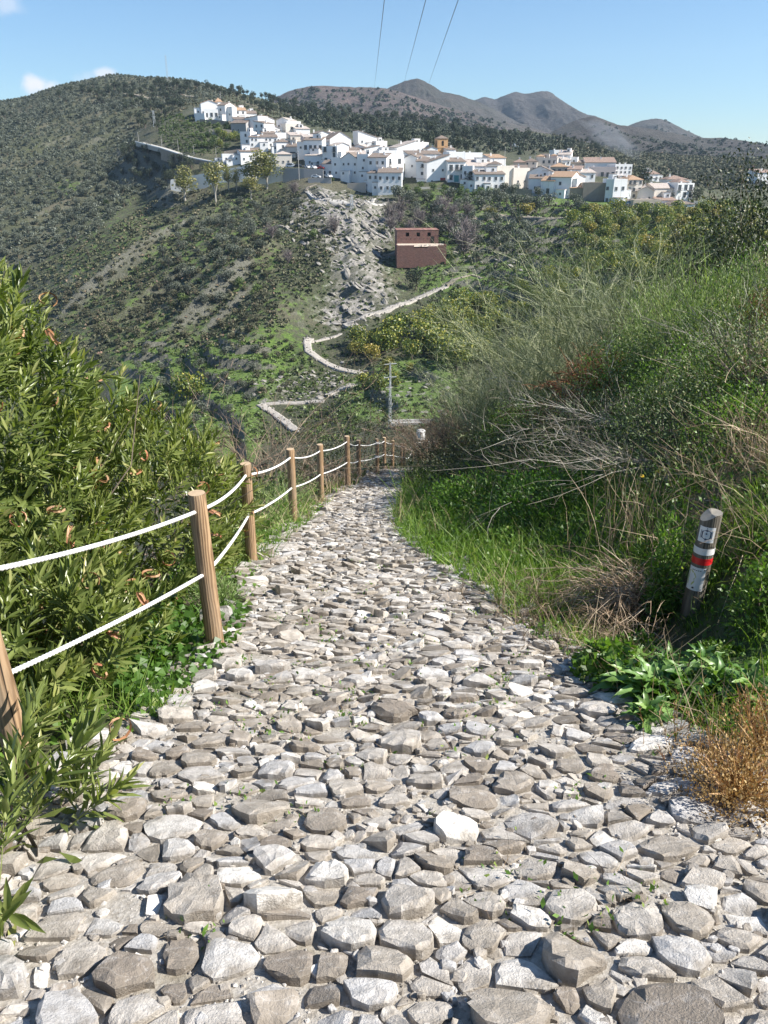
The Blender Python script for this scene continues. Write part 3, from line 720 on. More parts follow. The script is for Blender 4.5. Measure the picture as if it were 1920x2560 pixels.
def fence_ropes():
    def rope(a, b, sag, r, lab, name='rope'):
        n = max(14, int((b - a).length / .02)) if a.y < 7 else 40
        n = min(n, 170); pts = []
        for i in range(n + 1):
            t = i / n; p = a.lerp(b, t); p.z -= 4 * sag * t * (1 - t); pts.append(p)
        P = np.array(pts)
        if a.y < 7:       # laid strands show as a spiral of lumps
            L = (b - a).length; m = int(L / .005); m = min(m, 520); tt = np.linspace(0, 1, m); Pi = np.stack([np.interp(tt, np.linspace(0, 1, n + 1), P[:, k]) for k in range(3)], -1)
            V, F = tube_arrays(Pi, r, 9); ring = np.arange(m)[:, None]; ang = np.arange(9)[None] * 2 * math.pi / 9
            ph = tt[:, None] * L / .022 * 2 * math.pi; k = 1 + .2 * np.cos(ph - ang * 1.0); V = V.reshape(m, 9, 3); V = Pi[:, None] + (V - Pi[:, None]) * k[:, :, None]; V = V.reshape(-1, 3)
        else: V, F = tube_arrays(P, r, 6)
        o = mk(name, V, F, M['rope'], smooth=True); tag(o, lab, 'rope', 'white ropes of the path fence'); return o
    for k in range(len(PB) - 1):
        if k == 11: continue
        for lev in (0, 1):
            a, b = PB[k][lev], PB[k + 1][lev]
            side = ('upper', 'lower')[lev]
            o = rope(a, b, (.05 if lev == 0 else .03) * min(1.3, (b - a).length / 2.2) * (.75 if k > 1 else .75), .0098 if k < 5 else .011, f'{side} white rope from the {["front-left","thick ringed","second","third","fourth","fifth","sixth","seventh","eighth","ninth","tenth","eleventh","far lower"][k]} fence post to the next one down')
    # beyond the frame at both ends
    a = PB[0][0] + Vector((-.25, -1.7, .42)); rope(a, PB[0][0], .05, .0098, 'short end of white rope running out of view behind the front-left post')
    c = PB[13]
    for lev in (0, 1): rope(c[lev], c[lev] + Vector((2.6, .3, -.05)), .05, .013, f'{("upper","lower")[lev]} rope from the farthest thin post into the bushes')
    for lev in (0, 1): rope(PB[11][lev], PB[12][lev], .25, .013, f'{("upper","lower")[lev]} long rope from the eleventh post down to the far lower post')
fence_ropes()
# white tape on the seventh post
M['tape'] = plain('white_tape', (.75, .75, .75), .5)
for z, w_ in ((.52, 'lower'), (.9, 'upper')):
    t = MB().tube([PB[7][0] + Vector((0, 0, z - .9 - .03)), PB[7][0] + Vector((0, 0, z - .9 + .03))], .062, 10)
    tag(t.build('tape', M['tape']), f'{w_} strip of white tape tied round the seventh fence post', 'tape')

# ------------------------------------------------------------------ trail marker post on the right
LN = .035
def marker():
    base = at(1718, 1568, 4.45); e = empty('trail_marker_post', base)
    tag(e, 'grey wooden trail marker post with slanted top and white and red bands', 'marker post')
    n = 28; r = .062; h = .84; an = np.arange(n) * 2 * math.pi / n; rows = np.linspace(-.3, 1, 14); V = []
    for t_ in rows:
        z = np.full(n, t_ * h if t_ > 0 else t_)
        if t_ == 1:
            x = np.cos(an); z = h + np.where(x < .1, (x - .1) * .05, 0)       # left half chopped off at a slant
        V.append(np.c_[r * np.cos(an), r * np.sin(an), z])
    V = np.vstack(V); sh = np.array([(.11, 0, .06)]); V[:, 0] += np.clip(V[:, 2], 0, 2) * LN; V[:, 1] += np.clip(V[:, 2], 0, 2) * .02
    nr = len(rows); i = np.arange(nr - 1)[:, None] * n + np.arange(n)[None]; j = np.arange(nr - 1)[:, None] * n + (np.arange(n) + 1)[None] % n
    F = np.stack([i, j, j + n, i + n], -1).reshape(-1, 4); mk('shaft', V, F, M['marker'], e, smooth=True)
    cv = V[-n:]; mk('cut_top', np.vstack([cv + [0, 0, .001], cv.mean(0) + [0, 0, .004]]), np.array([(i, (i + 1) % n, n) for i in range(n)]), plain('grey_end_grain', (.3, .27, .22), .8, .3, 50), e)
    def band(z0, z1, mat, name, a0=0, a1=2 * math.pi, rr=.0635, m=40, tilt=0.0):
        aa = np.linspace(a0, a1, m); P = []
        for z in (z0, z1):
            zz = z + tilt * np.cos(aa); P.append(np.c_[rr * np.cos(aa) + zz * LN, rr * np.sin(aa) + zz * .02, zz])
        P = np.vstack(P); i = np.arange(m - 1); return mk(name, P, np.c_[i, i + 1, i + 1 + m, i + m], mat, e, smooth=True)
    wht = plain('white_band_paint', (.78, .78, .78), .45, .04); red = plain('red_band_paint', (.62, .02, .025), .4, .05)
    tag(band(.565, .61, wht, 'painted_band'), 'white band'); tag(band(.495, .54, red, 'painted_band'), 'red band')
    # two plates bent round the shaft, facing the path (left front)
    front = R(-90)
    def plate(z0, z1, c, hw, mat, name, rr=.0665): return band(z0, z1, mat, name, c - hw, c + hw, rr, 10)
    def marks(z0, z1, c, hw, poly, mat, name, rr, par):
        # a flat shape (x -1..1, z 0..1) wrapped on the plate
        a = c + np.array([p[0] for p in poly]) * hw; z = z0 + (z1 - z0) * np.array([p[1] for p in poly])
        P = np.c_[rr * np.cos(a) + z * LN, rr * np.sin(a) + z * .02, z]; k = len(P)
        return mk(name, np.vstack([P, P.mean(0)]), np.array([(i, (i + 1) % k, k) for i in range(k)]), mat, par)
    c1 = front - R(30); pl = plate(.655, .76, c1, R(44), wht, 'waymark_plate')
    navy = plain('navy_print', (.035, .06, .12), .4, .05); lite = plain('pale_print', (.6, .66, .72), .4, .05); olive = plain('yellow_green_print', (.45, .5, .16), .5, .1); ink = plain('dark_print', (.05, .05, .06), .5)
    hexp = [(0, .95), (.72, .76), (.72, .26), (0, .06), (-.72, .26), (-.72, .76)]
    marks(.655, .76, c1, R(44), hexp, navy, 'hexagon_print', .0675, pl)
    hex2 = [(x * .84, .5 + (y - .5) * .84) for x, y in hexp]; hex3 = [(x * .78, .5 + (y - .5) * .78) for x, y in hexp]
    marks(.655, .76, c1, R(44), hex2, lite, 'hexagon_print', .0679, pl); marks(.655, .76, c1, R(44), hex3, navy, 'hexagon_print', .0683, pl)
    pin = [(.26 * math.sin(a), .58 + .13 * math.cos(a)) for a in np.linspace(-2.1, 2.1, 14)] + [(0, .26)]
    marks(.655, .76, c1, R(44), pin[::-1], lite, 'pin_print', .0687, pl)
    marks(.655, .76, c1, R(44), [(.11 * math.sin(a), .585 + .055 * math.cos(a)) for a in np.linspace(0, 6.0, 10)][::-1], navy, 'pin_print', .0691, pl)
    c2 = front - R(38); pl = plate(.31, .475, c2, R(48), wht, 'route_plate')
    tr = [(-.9, .2), (-.3, .22), (-.05, .36), (-.12, .5), (.05, .6), (-.1, .72), (-.5, .84), (-.9, .8)]
    marks(.31, .475, c2, R(48), tr, olive, 'route_print', .0675, pl)
    for k in range(5): marks(.31, .475, c2, R(48), [(-.55 + k * .22, .865), (-.4 + k * .22, .865), (-.4 + k * .22, .895), (-.55 + k * .22, .895)][::1], ink, 'lettering', .0676, pl)
    marks(.31, .475, c2, R(48), [(-.1 + .14 * math.sin(a), .12 + .04 * math.cos(a)) for a in np.linspace(0, 5.8, 9)][::-1], ink, 'emblem_print', .0676, pl)
    for (x, z) in ((.8, .93), (.8, .07)): marks(.31, .475, c2, R(48), [(x + .09 * math.sin(a), z + .025 * math.cos(a)) for a in np.linspace(0, 5.5, 7)][::-1], ink, 'screw', .0677, pl)
    # long drying cracks
    for a0, z0, z1 in ((R(-60), .02, .83), (R(-118), 0, .3), (R(-88), .1, .5)):
        k = np.linspace(z0, z1, 12); aa = a0 + .04 * np.sin(k * 9)
        P = np.vstack([np.c_[.0628 * np.cos(aa - .02) + k * LN, .0628 * np.sin(aa - .02) + k * .02, k], np.c_[.0628 * np.cos(aa + .02) + k * LN, .0628 * np.sin(aa + .02) + k * .02, k]])
        i = np.arange(11); mk('crack', P, np.c_[i, i + 12, i + 13, i + 1], M['hole'], e)
marker()
# ------------------------------------------------------------------ village
def wallmat(name, col, var=.06):
    m, nt, b = new_mat(name)
    n = noise(nt, .45, 5, .65); n2 = noise(nt, 1, 4, .6, sc3=(1.2, 1.2, .2))
    c = mix(nt, n, tuple(x * (1 - var) for x in col), tuple(min(.9, x * (1 + var)) for x in col))
    c = mix(nt, maprange(nt, n2, .55, .75, 0, .4), c, tuple(x * .72 for x in col))
    nt.links.new(c, b.inputs['Base Color']); b.inputs['Roughness'].default_value = .9; return m
WM = {'w': wallmat('whitewash', (.8, .79, .77)), 'c': wallmat('cream_render', (.68, .62, .54), .1), 'p': wallmat('pinkish_render', (.62, .52, .48), .1),
      's': wallmat('rubble_stone_wall', (.3, .25, .2), .35), 'g': wallmat('grey_block_wall', (.36, .35, .34), .15), 'o': wallmat('ochre_brick', (.5, .3, .15), .2), 't': wallmat('tan_render', (.5, .42, .34), .15)}
def tilemat(name, c1, c2):
    m, nt, b = new_mat(name)
    wv = nt.nodes.new('ShaderNodeTexWave'); wv.wave_type = 'BANDS'; wv.bands_direction = 'X'; wv.inputs['Scale'].default_value = 1.3; wv.inputs['Distortion'].default_value = .6
    nt.links.new(nt.nodes.new('ShaderNodeTexCoord').outputs['Object'], wv.inputs[0])
    c = mix(nt, noise(nt, 1.4, 5, .7), c1, c2); nt.links.new(c, b.inputs['Base Color']); b.inputs['Roughness'].default_value = .9
    bump(nt, b, wv.outputs['Fac'], .8, .08); return m
TM = {'r': tilemat('terracotta_tiles', (.2, .13, .1), (.4, .29, .23)), 'b': tilemat('brown_old_tiles', (.13, .1, .08), (.3, .235, .19)), 'k': tilemat('pale_pink_tiles', (.36, .3, .26), (.58, .5, .44)), 'y': tilemat('orange_tiles', (.3, .18, .11), (.5, .34, .22))}
M['pane'] = plain('dark_window_glass', (.035, .045, .055), .25, .3); M['wframe'] = plain('window_surround', (.45, .44, .42), .7)
M['wood'] = plain('brown_door_wood', (.12, .07, .04), .7); M['red'] = plain('red_metal_door', (.32, .035, .03), .5); M['iron'] = plain('dark_iron', (.05, .05, .055), .5); M['blue'] = plain('teal_door_paint', (.08, .3, .32), .5)
M['conc'] = plain('concrete', (.42, .4, .37), .9, .15, .8)
def window_data(w, h, name='window', glass='pane', frame='wframe'):
    m = MB(); f = .09
    m.box((0, -.03, h / 2), (w, .02, h)); k = 6
    m.box((-w / 2 - f / 2, -.05, h / 2), (f, .1, h)).box((w / 2 + f / 2, -.05, h / 2), (f, .1, h)).box((0, -.05, h + f / 2), (w + 2 * f, .1, f)).box((0, -.08, -f / 2), (w + 2 * f + .1, .16, f)).box((0, -.045, h / 2), (.05, .03, h))
    me = m.build(name, [M[glass], M[frame]], data=True)
    me.polygons.foreach_set('material_index', np.array([0] * k + [1] * (len(me.polygons) - k), np.int32)); return me
WIN = {'s': window_data(.75, .85), 'm': window_data(.95, 1.25), 'l': window_data(1.3, 2.0), 'w': window_data(2.2, 1.1)}
def balc():
    m = MB(); m.box((0, -.45, 0), (1.9, .9, .12)); 
    for x in np.linspace(-.9, .9, 8): m.box((x, -.87, .5), (.04, .04, .95))
    m.box((0, -.87, 1.0), (1.9, .05, .05)).box((-.93, -.45, 1.0), (.05, .85, .05)).box((.93, -.45, 1.0), (.05, .85, .05)); return m
BALC = balc().build('balcony', M['iron'], data=True)
CHIM = MB().box((0, 0, .5), (.6, .6, 1.4)).box((0, 0, 1.25), (.75, .75, .12)).build('chimney', WM['w'], data=True)
def door_data(w, h, mat): return MB().box((0, -.04, h / 2), (w, .06, h)).box((0, -.06, h + .06), (w + .3, .1, .12)).build('door', mat, data=True)
DOOR = {'n': door_data(1.1, 2.1, M['wood']), 'g': door_data(2.6, 2.4, M['iron']), 'r': door_data(2.4, 2.7, M['red']), 'b': door_data(2.2, 2.6, M['blue'])}
def roof_mesh(w, d, H, kind, rise, ov=.3, th=.22):
    m = MB(); x, y = w / 2 + ov, d + ov; y0 = -ov
    if kind == 'gy':      # ridge front to back, gable faces the front
        for s in (-1, 1):
            P = [(0, y0, H + rise), (0, y, H + rise), (s * x, y, H - rise * ov / (w / 2)), (s * x, y0, H - rise * ov / (w / 2))]
            m.add(P + [(a, b, c + th) for a, b, c in P], [(0,1,2,3),(4,5,6,7),(0,1,5,4),(1,2,6,5),(2,3,7,6),(3,0,4,7)])
    elif kind == 'gx':
        for yy, e in ((y0, -ov), (y, ov)):
            ze = H - rise * ov / (d / 2)
            P = [(-x, d / 2, H + rise), (x, d / 2, H + rise), (x, yy, ze), (-x, yy, ze)]
            m.add(P + [(a, b, c + th) for a, b, c in P], [(0,1,2,3),(4,5,6,7),(0,1,5,4),(1,2,6,5),(2,3,7,6),(3,0,4,7)])
    elif kind in ('sf', 'sl', 'sr'):      # one slope, down to the front / left / right
        def z(a, b): return H + rise * {'sf': (b / d), 'sl': (a / w + .5), 'sr': (.5 - a / w)}[kind]
        P = [(a, b, z(a, b)) for a, b in ((-x, y0), (x, y0), (x, y), (-x, y))]
        m.add(P + [(a, b, c + th) for a, b, c in P], [(0,1,2,3),(4,5,6,7),(0,1,5,4),(1,2,6,5),(2,3,7,6),(3,0,4,7)])
    elif kind == 'hip':
        r = min(w, d) / 2; P = [(-x, y0, H), (x, y0, H), (x, y, H), (-x, y, H), (-(w / 2 - r) * .98, d / 2, H + rise), ((w / 2 - r) * .98, d / 2, H + rise)] if w >= d else [(-x, y0, H), (x, y0, H), (x, y, H), (-x, y, H), (0, r, H + rise), (0, d - r, H + rise)]
        if w >= d: m.add(P, [(0, 1, 5, 4), (2, 3, 4, 5)]); m.add(P, [(1, 2, 5), (3, 0, 4)])
        else: m.add(P, [(1, 2, 5, 4), (3, 0, 4, 5)]); m.add(P, [(0, 1, 4), (2, 3, 5)])
        m.box((0, d / 2, H - .08), (w + 2 * ov, d + 2 * ov, .14))
    return m
def body_mesh(w, d, H, kind, rise, deep=7):
    x = w / 2; top = {'gy': None}.get(kind)
    if kind == 'gy': 
        V = [(-x,0,-deep),(x,0,-deep),(x,d,-deep),(-x,d,-deep),(-x,0,H),(x,0,H),(x,d,H),(-x,d,H),(0,0,H+rise),(0,d,H+rise)]
        return V, [np.array([(0,1,5,4),(2,3,7,6),(1,2,6,5),(3,0,4,7)]), np.array([(4,5,8),(6,7,9)])]
    if kind == 'gx':
        V = [(-x,0,-deep),(x,0,-deep),(x,d,-deep),(-x,d,-deep),(-x,0,H),(x,0,H),(x,d,H),(-x,d,H),(-x,d/2,H+rise),(x,d/2,H+rise)]
        return V, [np.array([(0,1,5,4),(2,3,7,6),(1,2,6,5),(3,0,4,7)]), np.array([(5,6,9),(7,4,8)])]
    def z(a, b): return H + (rise * {'sf': (b / d), 'sl': (a / w + .5), 'sr': (.5 - a / w)}[kind] if kind in ('sf','sl','sr') else 0)
    V = [(-x,0,-deep),(x,0,-deep),(x,d,-deep),(-x,d,-deep)] + [(a, b, z(a, b)) for a, b in ((-x,0),(x,0),(x,d),(-x,d))]
    return V, [np.array([(0,1,5,4),(2,3,7,6),(1,2,6,5),(3,0,4,7),(4,5,6,7)])]
M['steel'] = plain('galvanised_steel', (.42, .44, .45), .5, .1)
TRK = []; TRKE = []
def house(u0, u1, vt, vb, D, yaw, d, kind, tile, mat, win, label, rise=None, door=None, chim=1, balc_at=(), name='house', cat_='house', side=None, deep=7, par=True):
    """front face from pixel column u0..u1, eave row vt, foot row vb, at distance D; win = rows x columns of windows e.g. ((2,3,'m'),)"""
    uc = (u0 + u1) / 2; p = at(uc, vb, D); dep = depth_of(p); ya = R(yaw)
    w = (u1 - u0) / FPX * dep / max(.5, math.cos(ya)); H = (vb - vt) / FPX * dep / math.cos(PITCH) * .93
    rise = (w if kind in ('gy', 'sl', 'sr') else d) * .17 if rise is None else rise
    if kind == 'flat': rise = 0
    e = empty(name, p, ya); tag(e, label, cat_)
    V, F = body_mesh(w, d, H, kind, rise, deep); mk('walls', V, F, WM[mat], e)
    if kind == 'flat':
        m = MB(); t = .22; hp = .7 if par else .3
        m.box((0, .1, H + hp / 2), (w, t, hp)).box((0, d - .1, H + hp / 2), (w, t, hp)).box((-w / 2 + .1, d / 2, H + hp / 2), (t, d - .45, hp)).box((w / 2 - .1, d / 2, H + hp / 2), (t, d - .45, hp))
        m.build('parapet', WM[mat], e)
        fl = mk('roof', [(-w/2+.2, .2, H + .03), (w/2-.2, .2, H + .03), (w/2-.2, d-.2, H + .03), (-w/2+.2, d-.2, H + .03)], np.array([(0,1,2,3)]), TM['k'] if tile else M['conc'], e); rf = fl
    else: rf = roof_mesh(w, d, H, kind, rise).build('roof', TM[tile or 'b'], e)
    g = random.Random(int(u0 * 7 + vb * 13))
    for k in range(chim):
        c = link('chimney', CHIM, rf, (g.uniform(-.35, .35) * w, g.uniform(.35, .75) * d, H + (rise * .6)))
    for (rows, cols, kd) in win:
        nst = rows; sh = H / max(1, nst)
        for r_ in range(rows):
            z = sh * r_ + min(1.0, sh * .35)
            if H < 2.2: z = .5
            for c_ in range(cols):
                x = (-w / 2 + w * (c_ + .5) / cols) + g.uniform(-.12, .12) * w / cols
                k2 = kd
                if door and r_ == 0 and c_ == (cols // 2 if cols > 1 else 0): link('door', DOOR[door], e, (x, 0, .02)); continue
                if g.random() < .1: continue
                link('window', WIN[k2], e, (x, -.004, z + g.uniform(-.1, .1)))
                if r_ * 10 + c_ in balc_at: link('balcony', BALC, e, (x, -.004, z - .2))
    if mat in 'wc' and name == 'house' and w > 4.5 and H > 2:      # the jumble of roof rooms and lean-to blocks
        def block(bw, bd, bh, x, y, z, nm):
            dn = 5 if nm == 'annex' else 0; b_ = MB().box((x, y + bd / 2, z + bh / 2 - dn / 2), (bw, bd, bh + dn)).build(nm, WM[mat], e); tp = MB().box((x, y + bd / 2, z + bh + .07), (bw + .3, bd + .3, .14)).build('roof', TM[g.choice('bkk')], b_)
            link('window', WIN['s'], b_, (x + g.uniform(-.2, .2) * bw, y - .004, z + bh * .35))
        if g.random() < .45 and kind in ('flat', 'sf', 'gx'): block(w * g.uniform(.25, .45), d * .4, g.uniform(2, 2.7), g.uniform(-.25, .25) * w, d * .5, H + (.0 if kind == 'flat' else rise * .35), 'roof_room')
        if g.random() < .75: sd = g.choice((-1, 1)); bw = g.uniform(2.2, 4.2); block(bw, d * g.uniform(.4, .7), H * g.uniform(.45, .95), sd * (w / 2 + bw / 2 - .4), g.uniform(.4, 2.5), 0, 'annex'); 
        if g.random() < .5: bw = g.uniform(2.5, 5); block(bw, 3, H * g.uniform(.25, .5), g.uniform(-.3, .3) * w, -3.01, 0, 'annex')
        if g.random() < .5: ax_, ay_ = g.uniform(-.3, .3) * w, d * .5; MB().tube([(ax_, ay_, H), (ax_, ay_, H + 3.4)], .04, 4).box((ax_, ay_, H + 3.2), (1.1, .05, .05)).build('aerial', M['steel'], e)
    if side:      # windows on one flank as well
        s, rows, cols, kd = side; sh = H / rows
        for r_ in range(rows):
            for c_ in range(cols):
                if g.random() < .15: continue
                link('window', WIN[kd], e, (s * (w / 2 + .004), d * (c_ + .5) / cols, sh * r_ + min(1, sh * .35)), (0, 0, s * R(90)))
    return e
Hs = house
# upper left cluster
Hs(540,556,256,270,515,20,5,'hip','y','w',(),'small shrine with orange cap above and between the two upper left houses',rise=2.2,chim=0,name='shrine',cat_='shrine')
Hs(505,545,262,288,505,15,12,'gy','y','w',((1,4,'s'),),'gabled white villa at the top left end of the village',side=(-1,2,2,'m'))
Hs(512,546,279,297,498,12,3.5,'flat',None,'w',((1,3,'l'),),'white arcaded porch with three dark arches in front of the top left villa',chim=0,name='porch',cat_='porch')
Hs(487,513,288,298,496,-10,6,'flat',None,'w',(),'low white terrace block left of the arcaded porch',chim=0,name='terrace_block',cat_='terrace')
Hs(545,566,268,300,500,-30,9,'gx','b','w',((2,1,'m'),),'tall white gable end at the left of the upper terrace row')
Hs(566,592,272,300,506,20,9,'gx','r','w',((2,3,'m'),),'white house with the brightest orange roof in the upper terrace row')
Hs(590,616,279,301,508,20,9,'gx','y','w',((2,2,'m'),),'white house in the middle of the upper terrace row')
Hs(614,642,286,302,512,20,9,'gx','b','w',((1,3,'m'),),'lowest right white house of the upper terrace row')
Hs(577,617,311,332,470,-20,9,'gx','b','g',((1,3,'s'),),'grey unpainted house with dark brown roof below the upper terrace row')
Hs(586,622,300,313,480,15,8,'sf','b','w',((1,2,'s'),),'flat-looking white house just above the grey unpainted house')
Hs(612,648,300,331,472,-25,10,'sl','b','w',(),'blank bluish-white wall block right of the grey unpainted house',rise=1.2)
Hs(648,686,301,322,480,25,10,'gy','b','w',((1,2,'s'),),'white gabled house above the blank bluish-white block')
Hs(634,662,312,338,458,-30,9,'sr','b','w',((2,2,'m'),),'white house with sloping top below the gabled white house of the upper centre',side=(1,1,2,'s'))
Hs(660,680,318,340,462,20,10,'gy','b','w',((1,1,'m'),),'narrow lit white gable right of the sloping-top house')
Hs(691,722,303,322,478,-20,10,'gy','k','w',((1,3,'s'),),'white house on the upper skyline of the left part of the village',side=(1,1,2,'s'))
Hs(718,752,309,325,474,20,9,'flat',None,'w',((1,3,'s'),),'flat-topped white house at the right of the upper skyline cluster')
Hs(716,744,316,345,462,22,9,'flat',None,'c',((2,1,'m'),),'tall cream block under the upper skyline cluster')
Hs(742,775,326,350,458,20,9,'sf','k','w',((1,3,'s'),),'white house with pale tiled roof right of the tall cream block')
Hs(657,690,337,358,448,15,8,'sf','b','w',((1,4,'s'),),'white house with thin brown eave in the left middle of the village')
Hs(690,734,338,358,450,18,9,'flat',None,'w',((1,4,'s'),),'white terrace house right of the thin brown eave house',balc_at=(1,))
Hs(601,628,336,362,440,-15,8,'flat',None,'w',((2,1,'m'),),'white square tower house at the left end of the long brown-roofed house',chim=0)
Hs(626,694,346,368,438,12,8,'sf','b','w',((2,6,'s'),),'long white house with a continuous brown roof in the left of the village')
Hs(692,726,357,376,428,18,8,'hip','b','w',((1,1,'m'),),'white house with hipped brown roof and one window')
Hs(728,762,342,368,440,20,9,'sf','k','c',((2,2,'s'),),'cream house with balcony door above the dark garage opening',balc_at=(10,))
Hs(716,758,370,394,424,-10,8,'gx','b','c',((1,1,'l'),),'low house with the wide dark garage opening',door='g')
Hs(760,792,345,360,430,15,8,'sf','k','p',(),'pink-roofed white house above the brown-roofed house with tall windows')
Hs(759,806,354,380,414,-8,9,'sf','b','w',((1,4,'l'),),'white house with straight brown eave and a row of tall windows')
Hs(689,730,388,412,410,10,8,'hip','k','c',((1,3,'s'),),'small pavilion with pale hipped roof above the parked van',chim=0)
Hs(558,612,390,405,424,15,7,'flat',None,'w',((1,3,'s'),),'low white house with terrace behind the eucalyptus trees at the left',chim=0)
Hs(604,650,382,405,422,22,7,'sf','b','w',((1,3,'s'),),'white house with small square windows behind the left eucalyptus trees')
# centre
Hs(790,826,338,362,448,25,9,'gy','b','w',((1,2,'s'),),'white gable left of the big white gable on the central skyline')
Hs(826,878,350,374,436,22,12,'gy','b','w',((1,3,'m'),),'biggest white gabled house on the central skyline',rise=3.2)
Hs(806,832,336,352,452,-20,8,'gy','k','w',((1,2,'s'),),'small gabled skyline house left of the big central gable')
Hs(896,942,345,362,446,18,10,'sr','b','w',((1,2,'s'),),'white skyline house right of the big central gable, roof falling right',rise=3)
Hs(940,968,358,374,444,20,9,'flat','k','w',((1,2,'s'),),'low white flat-roofed house at the centre right skyline')
Hs(806,844,374,412,402,-22,10,'flat',None,'w',((3,2,'l'),),'tall bluish-white facade with three storeys of iron balconies',balc_at=(10,20,21),side=(1,2,2,'s'))
Hs(843,872,366,392,418,25,10,'gy','k','w',((2,2,'s'),),'white house with lit right flank behind the tall balcony facade')
Hs(862,908,378,398,424,20,9,'sf','b','w',((1,3,'s'),),'white house with dark-tiled shed roof below the big central gable')
Hs(806,832,413,441,388,-20,8,'gx','b','w',((1,2,'m'),),'small low white house below the tall balcony facade')
Hs(829,852,402,441,386,-15,9,'flat',None,'w',((2,1,'s'),),'narrow white house right of the small low house, square chimney on top')
Hs(851,894,402,440,384,-24,11,'gy','b','w',((2,3,'s'),),'white gabled house with a row of small dark windows over the olive garden',rise=2.6)
Hs(893,921,396,448,380,-15,9,'flat',None,'w',((3,1,'s'),),'tall plain white house with few small windows')
Hs(875,925,388,404,404,18,9,'sf','k','w',((1,3,'s'),),'white house with pale pink tiles behind the tall plain house')
Hs(920,966,399,440,376,-12,10,'sf','b','w',((2,3,'m'),),'white house with long brown eave in the middle of the front row')
Hs(962,1010,396,440,382,24,10,'flat',None,'w',((2,2,'l'),),'bright white block with roof terrace behind the lowest front house',balc_at=(10,))
Hs(918,946,437,474,370,-30,10,'sf','b','w',((2,2,'m'),),'left shaded wing of the lowest white house in the front row',chim=0)
Hs(945,1004,437,480,364,-3,10,'sf','b','w',((2,4,'m'),),'lowest white house in the front row, standing out over the rock')
Hs(992,1040,372,400,432,22,12,'sl','k','w',((1,3,'s'),),'white house with long roof slope left of the church tower',rise=3)
Hs(1036,1072,362,384,436,25,9,'flat',None,'w',((1,2,'s'),),'white block with ragged flat top left of the church tower')
Hs(1020,1104,388,408,415,14,9,'sf','b','w',((1,6,'s'),),'long white house with brown eave right below the church tower')
Hs(1012,1042,400,452,386,-28,11,'gy','b','w',((2,1,'s'),),'tall blank white gable in the middle of the village front')
Hs(1040,1068,410,464,380,-8,9,'sf','b','w',((3,1,'m'),),'narrow tall house with balcony between two white gables',balc_at=(20,))
Hs(1066,1122,412,462,376,14,10,'sl','b','w',((2,2,'s'),),'big white house with the red garage door',rise=3,door='r',side=(1,2,2,'s'))
Hs(1118,1163,410,455,374,10,9,'sf','b','w',((2,3,'l'),),'white house with brown eave, big balcony windows and teal door',balc_at=(10,11,12),door='b')
Hs(1122,1162,386,404,400,15,9,'flat',None,'w',((1,3,'s'),),'white upper house right of the church tower')
Hs(1160,1206,388,410,402,14,9,'flat',None,'w',((1,3,'s'),),'flat-roofed white house with tall chimney behind the dark round tree',chim=2)
Hs(1154,1180,424,466,368,-10,8,'flat',None,'w',((2,2,'m'),),'narrow white house with a dark balcony left of the long low front house',balc_at=(0,))
Hs(1164,1236,418,440,380,8,10,'sf','k','w',((1,4,'s'),),'wide house with a pale pink roof behind the long low front house',rise=2.5)
Hs(1186,1261,440,476,362,6,9,'sf','b','w',((2,5,'m'),),'long low white front house with two rows of small windows and a wooden stair',door='n')
Hs(1224,1264,398,424,388,18,8,'sf','y','w',((1,2,'s'),),'white house with orange roof under the antenna pole')
Hs(1219,1250,413,436,380,-12,8,'hip','b','w',((1,2,'s'),),'small white house with brown hip roof below the orange-roofed one')
# right part
Hs(1240,1284,424,470,370,20,10,'flat',None,'c',(),'plain cream wall block at the start of the right part of the village')
Hs(1281,1324,428,462,372,24,10,'flat',None,'c',((1,2,'s'),),'cream block with ragged top right of the plain cream wall')
Hs(1320,1378,432,455,372,-15,10,'gy','b','w',((1,1,'s'),),'blank white shed-like house above the small dark-roofed one',rise=2.2)
Hs(1322,1372,450,478,362,-12,8,'sf','b','w',((2,2,'s'),),'small white house with dark roof left of the big white barn-like house')
Hs(1352,1381,456,490,356,-32,10,'gx','y','w',((1,1,'l'),),'shaded long side wall of the big white barn-like house',chim=0)
Hs(1376,1422,448,494,354,-30,12,'gx','y','w',((2,1,'m'),),'big white barn-like house with orange tiled roof seen from its long side',door='n')
Hs(1420,1462,446,478,360,20,10,'gy','y','w',((1,1,'s'),),'bright white gable joined to the big barn-like house')
Hs(1424,1468,474,504,350,-20,9,'sf','y','s',(),'small ruined stone house with orange tiles right of the barn-like house',chim=0)
Hs(1455,1511,464,510,348,-4,9,'flat',None,'s',(),'roofless brown stone house between the barn-like house and the white cube',chim=0,par=False)
Hs(1511,1530,458,510,344,-25,9,'flat',None,'w',((2,2,'m'),),'shaded face of the white cube house',chim=0)
Hs(1528,1563,458,512,343,12,10,'flat',None,'w',((2,2,'m'),),'white cube house standing over the parked blue car')
Hs(1563,1602,454,500,352,10,10,'hip','y','c',((3,3,'m'),),'cream three-storey house with balconies and a hipped orange roof',balc_at=(10,11,20,21))
Hs(1592,1632,480,504,350,-8,9,'gy','k','c',((1,2,'s'),),'low cream gabled house right of the three-storey balcony house',rise=1.6)
Hs(1630,1680,474,506,352,14,10,'gx','k','c',((1,3,'s'),),'wide cream house with pale roof left of the blue-shuttered villa')
Hs(1580,1652,506,528,335,4,8,'flat',None,'t',((1,4,'l'),),'long grey terrace building with pergola below the cream houses',chim=0)
Hs(1676,1735,512,531,338,6,9,'hip','g' if False else 'b','w',((1,3,'w'),),'white bungalow with a grey-brown hipped roof at the right end')
Hs(1640,1690,503,520,345,4,8,'sf','r','w',((1,2,'s'),),'low white annex with red roof left of the bungalow')
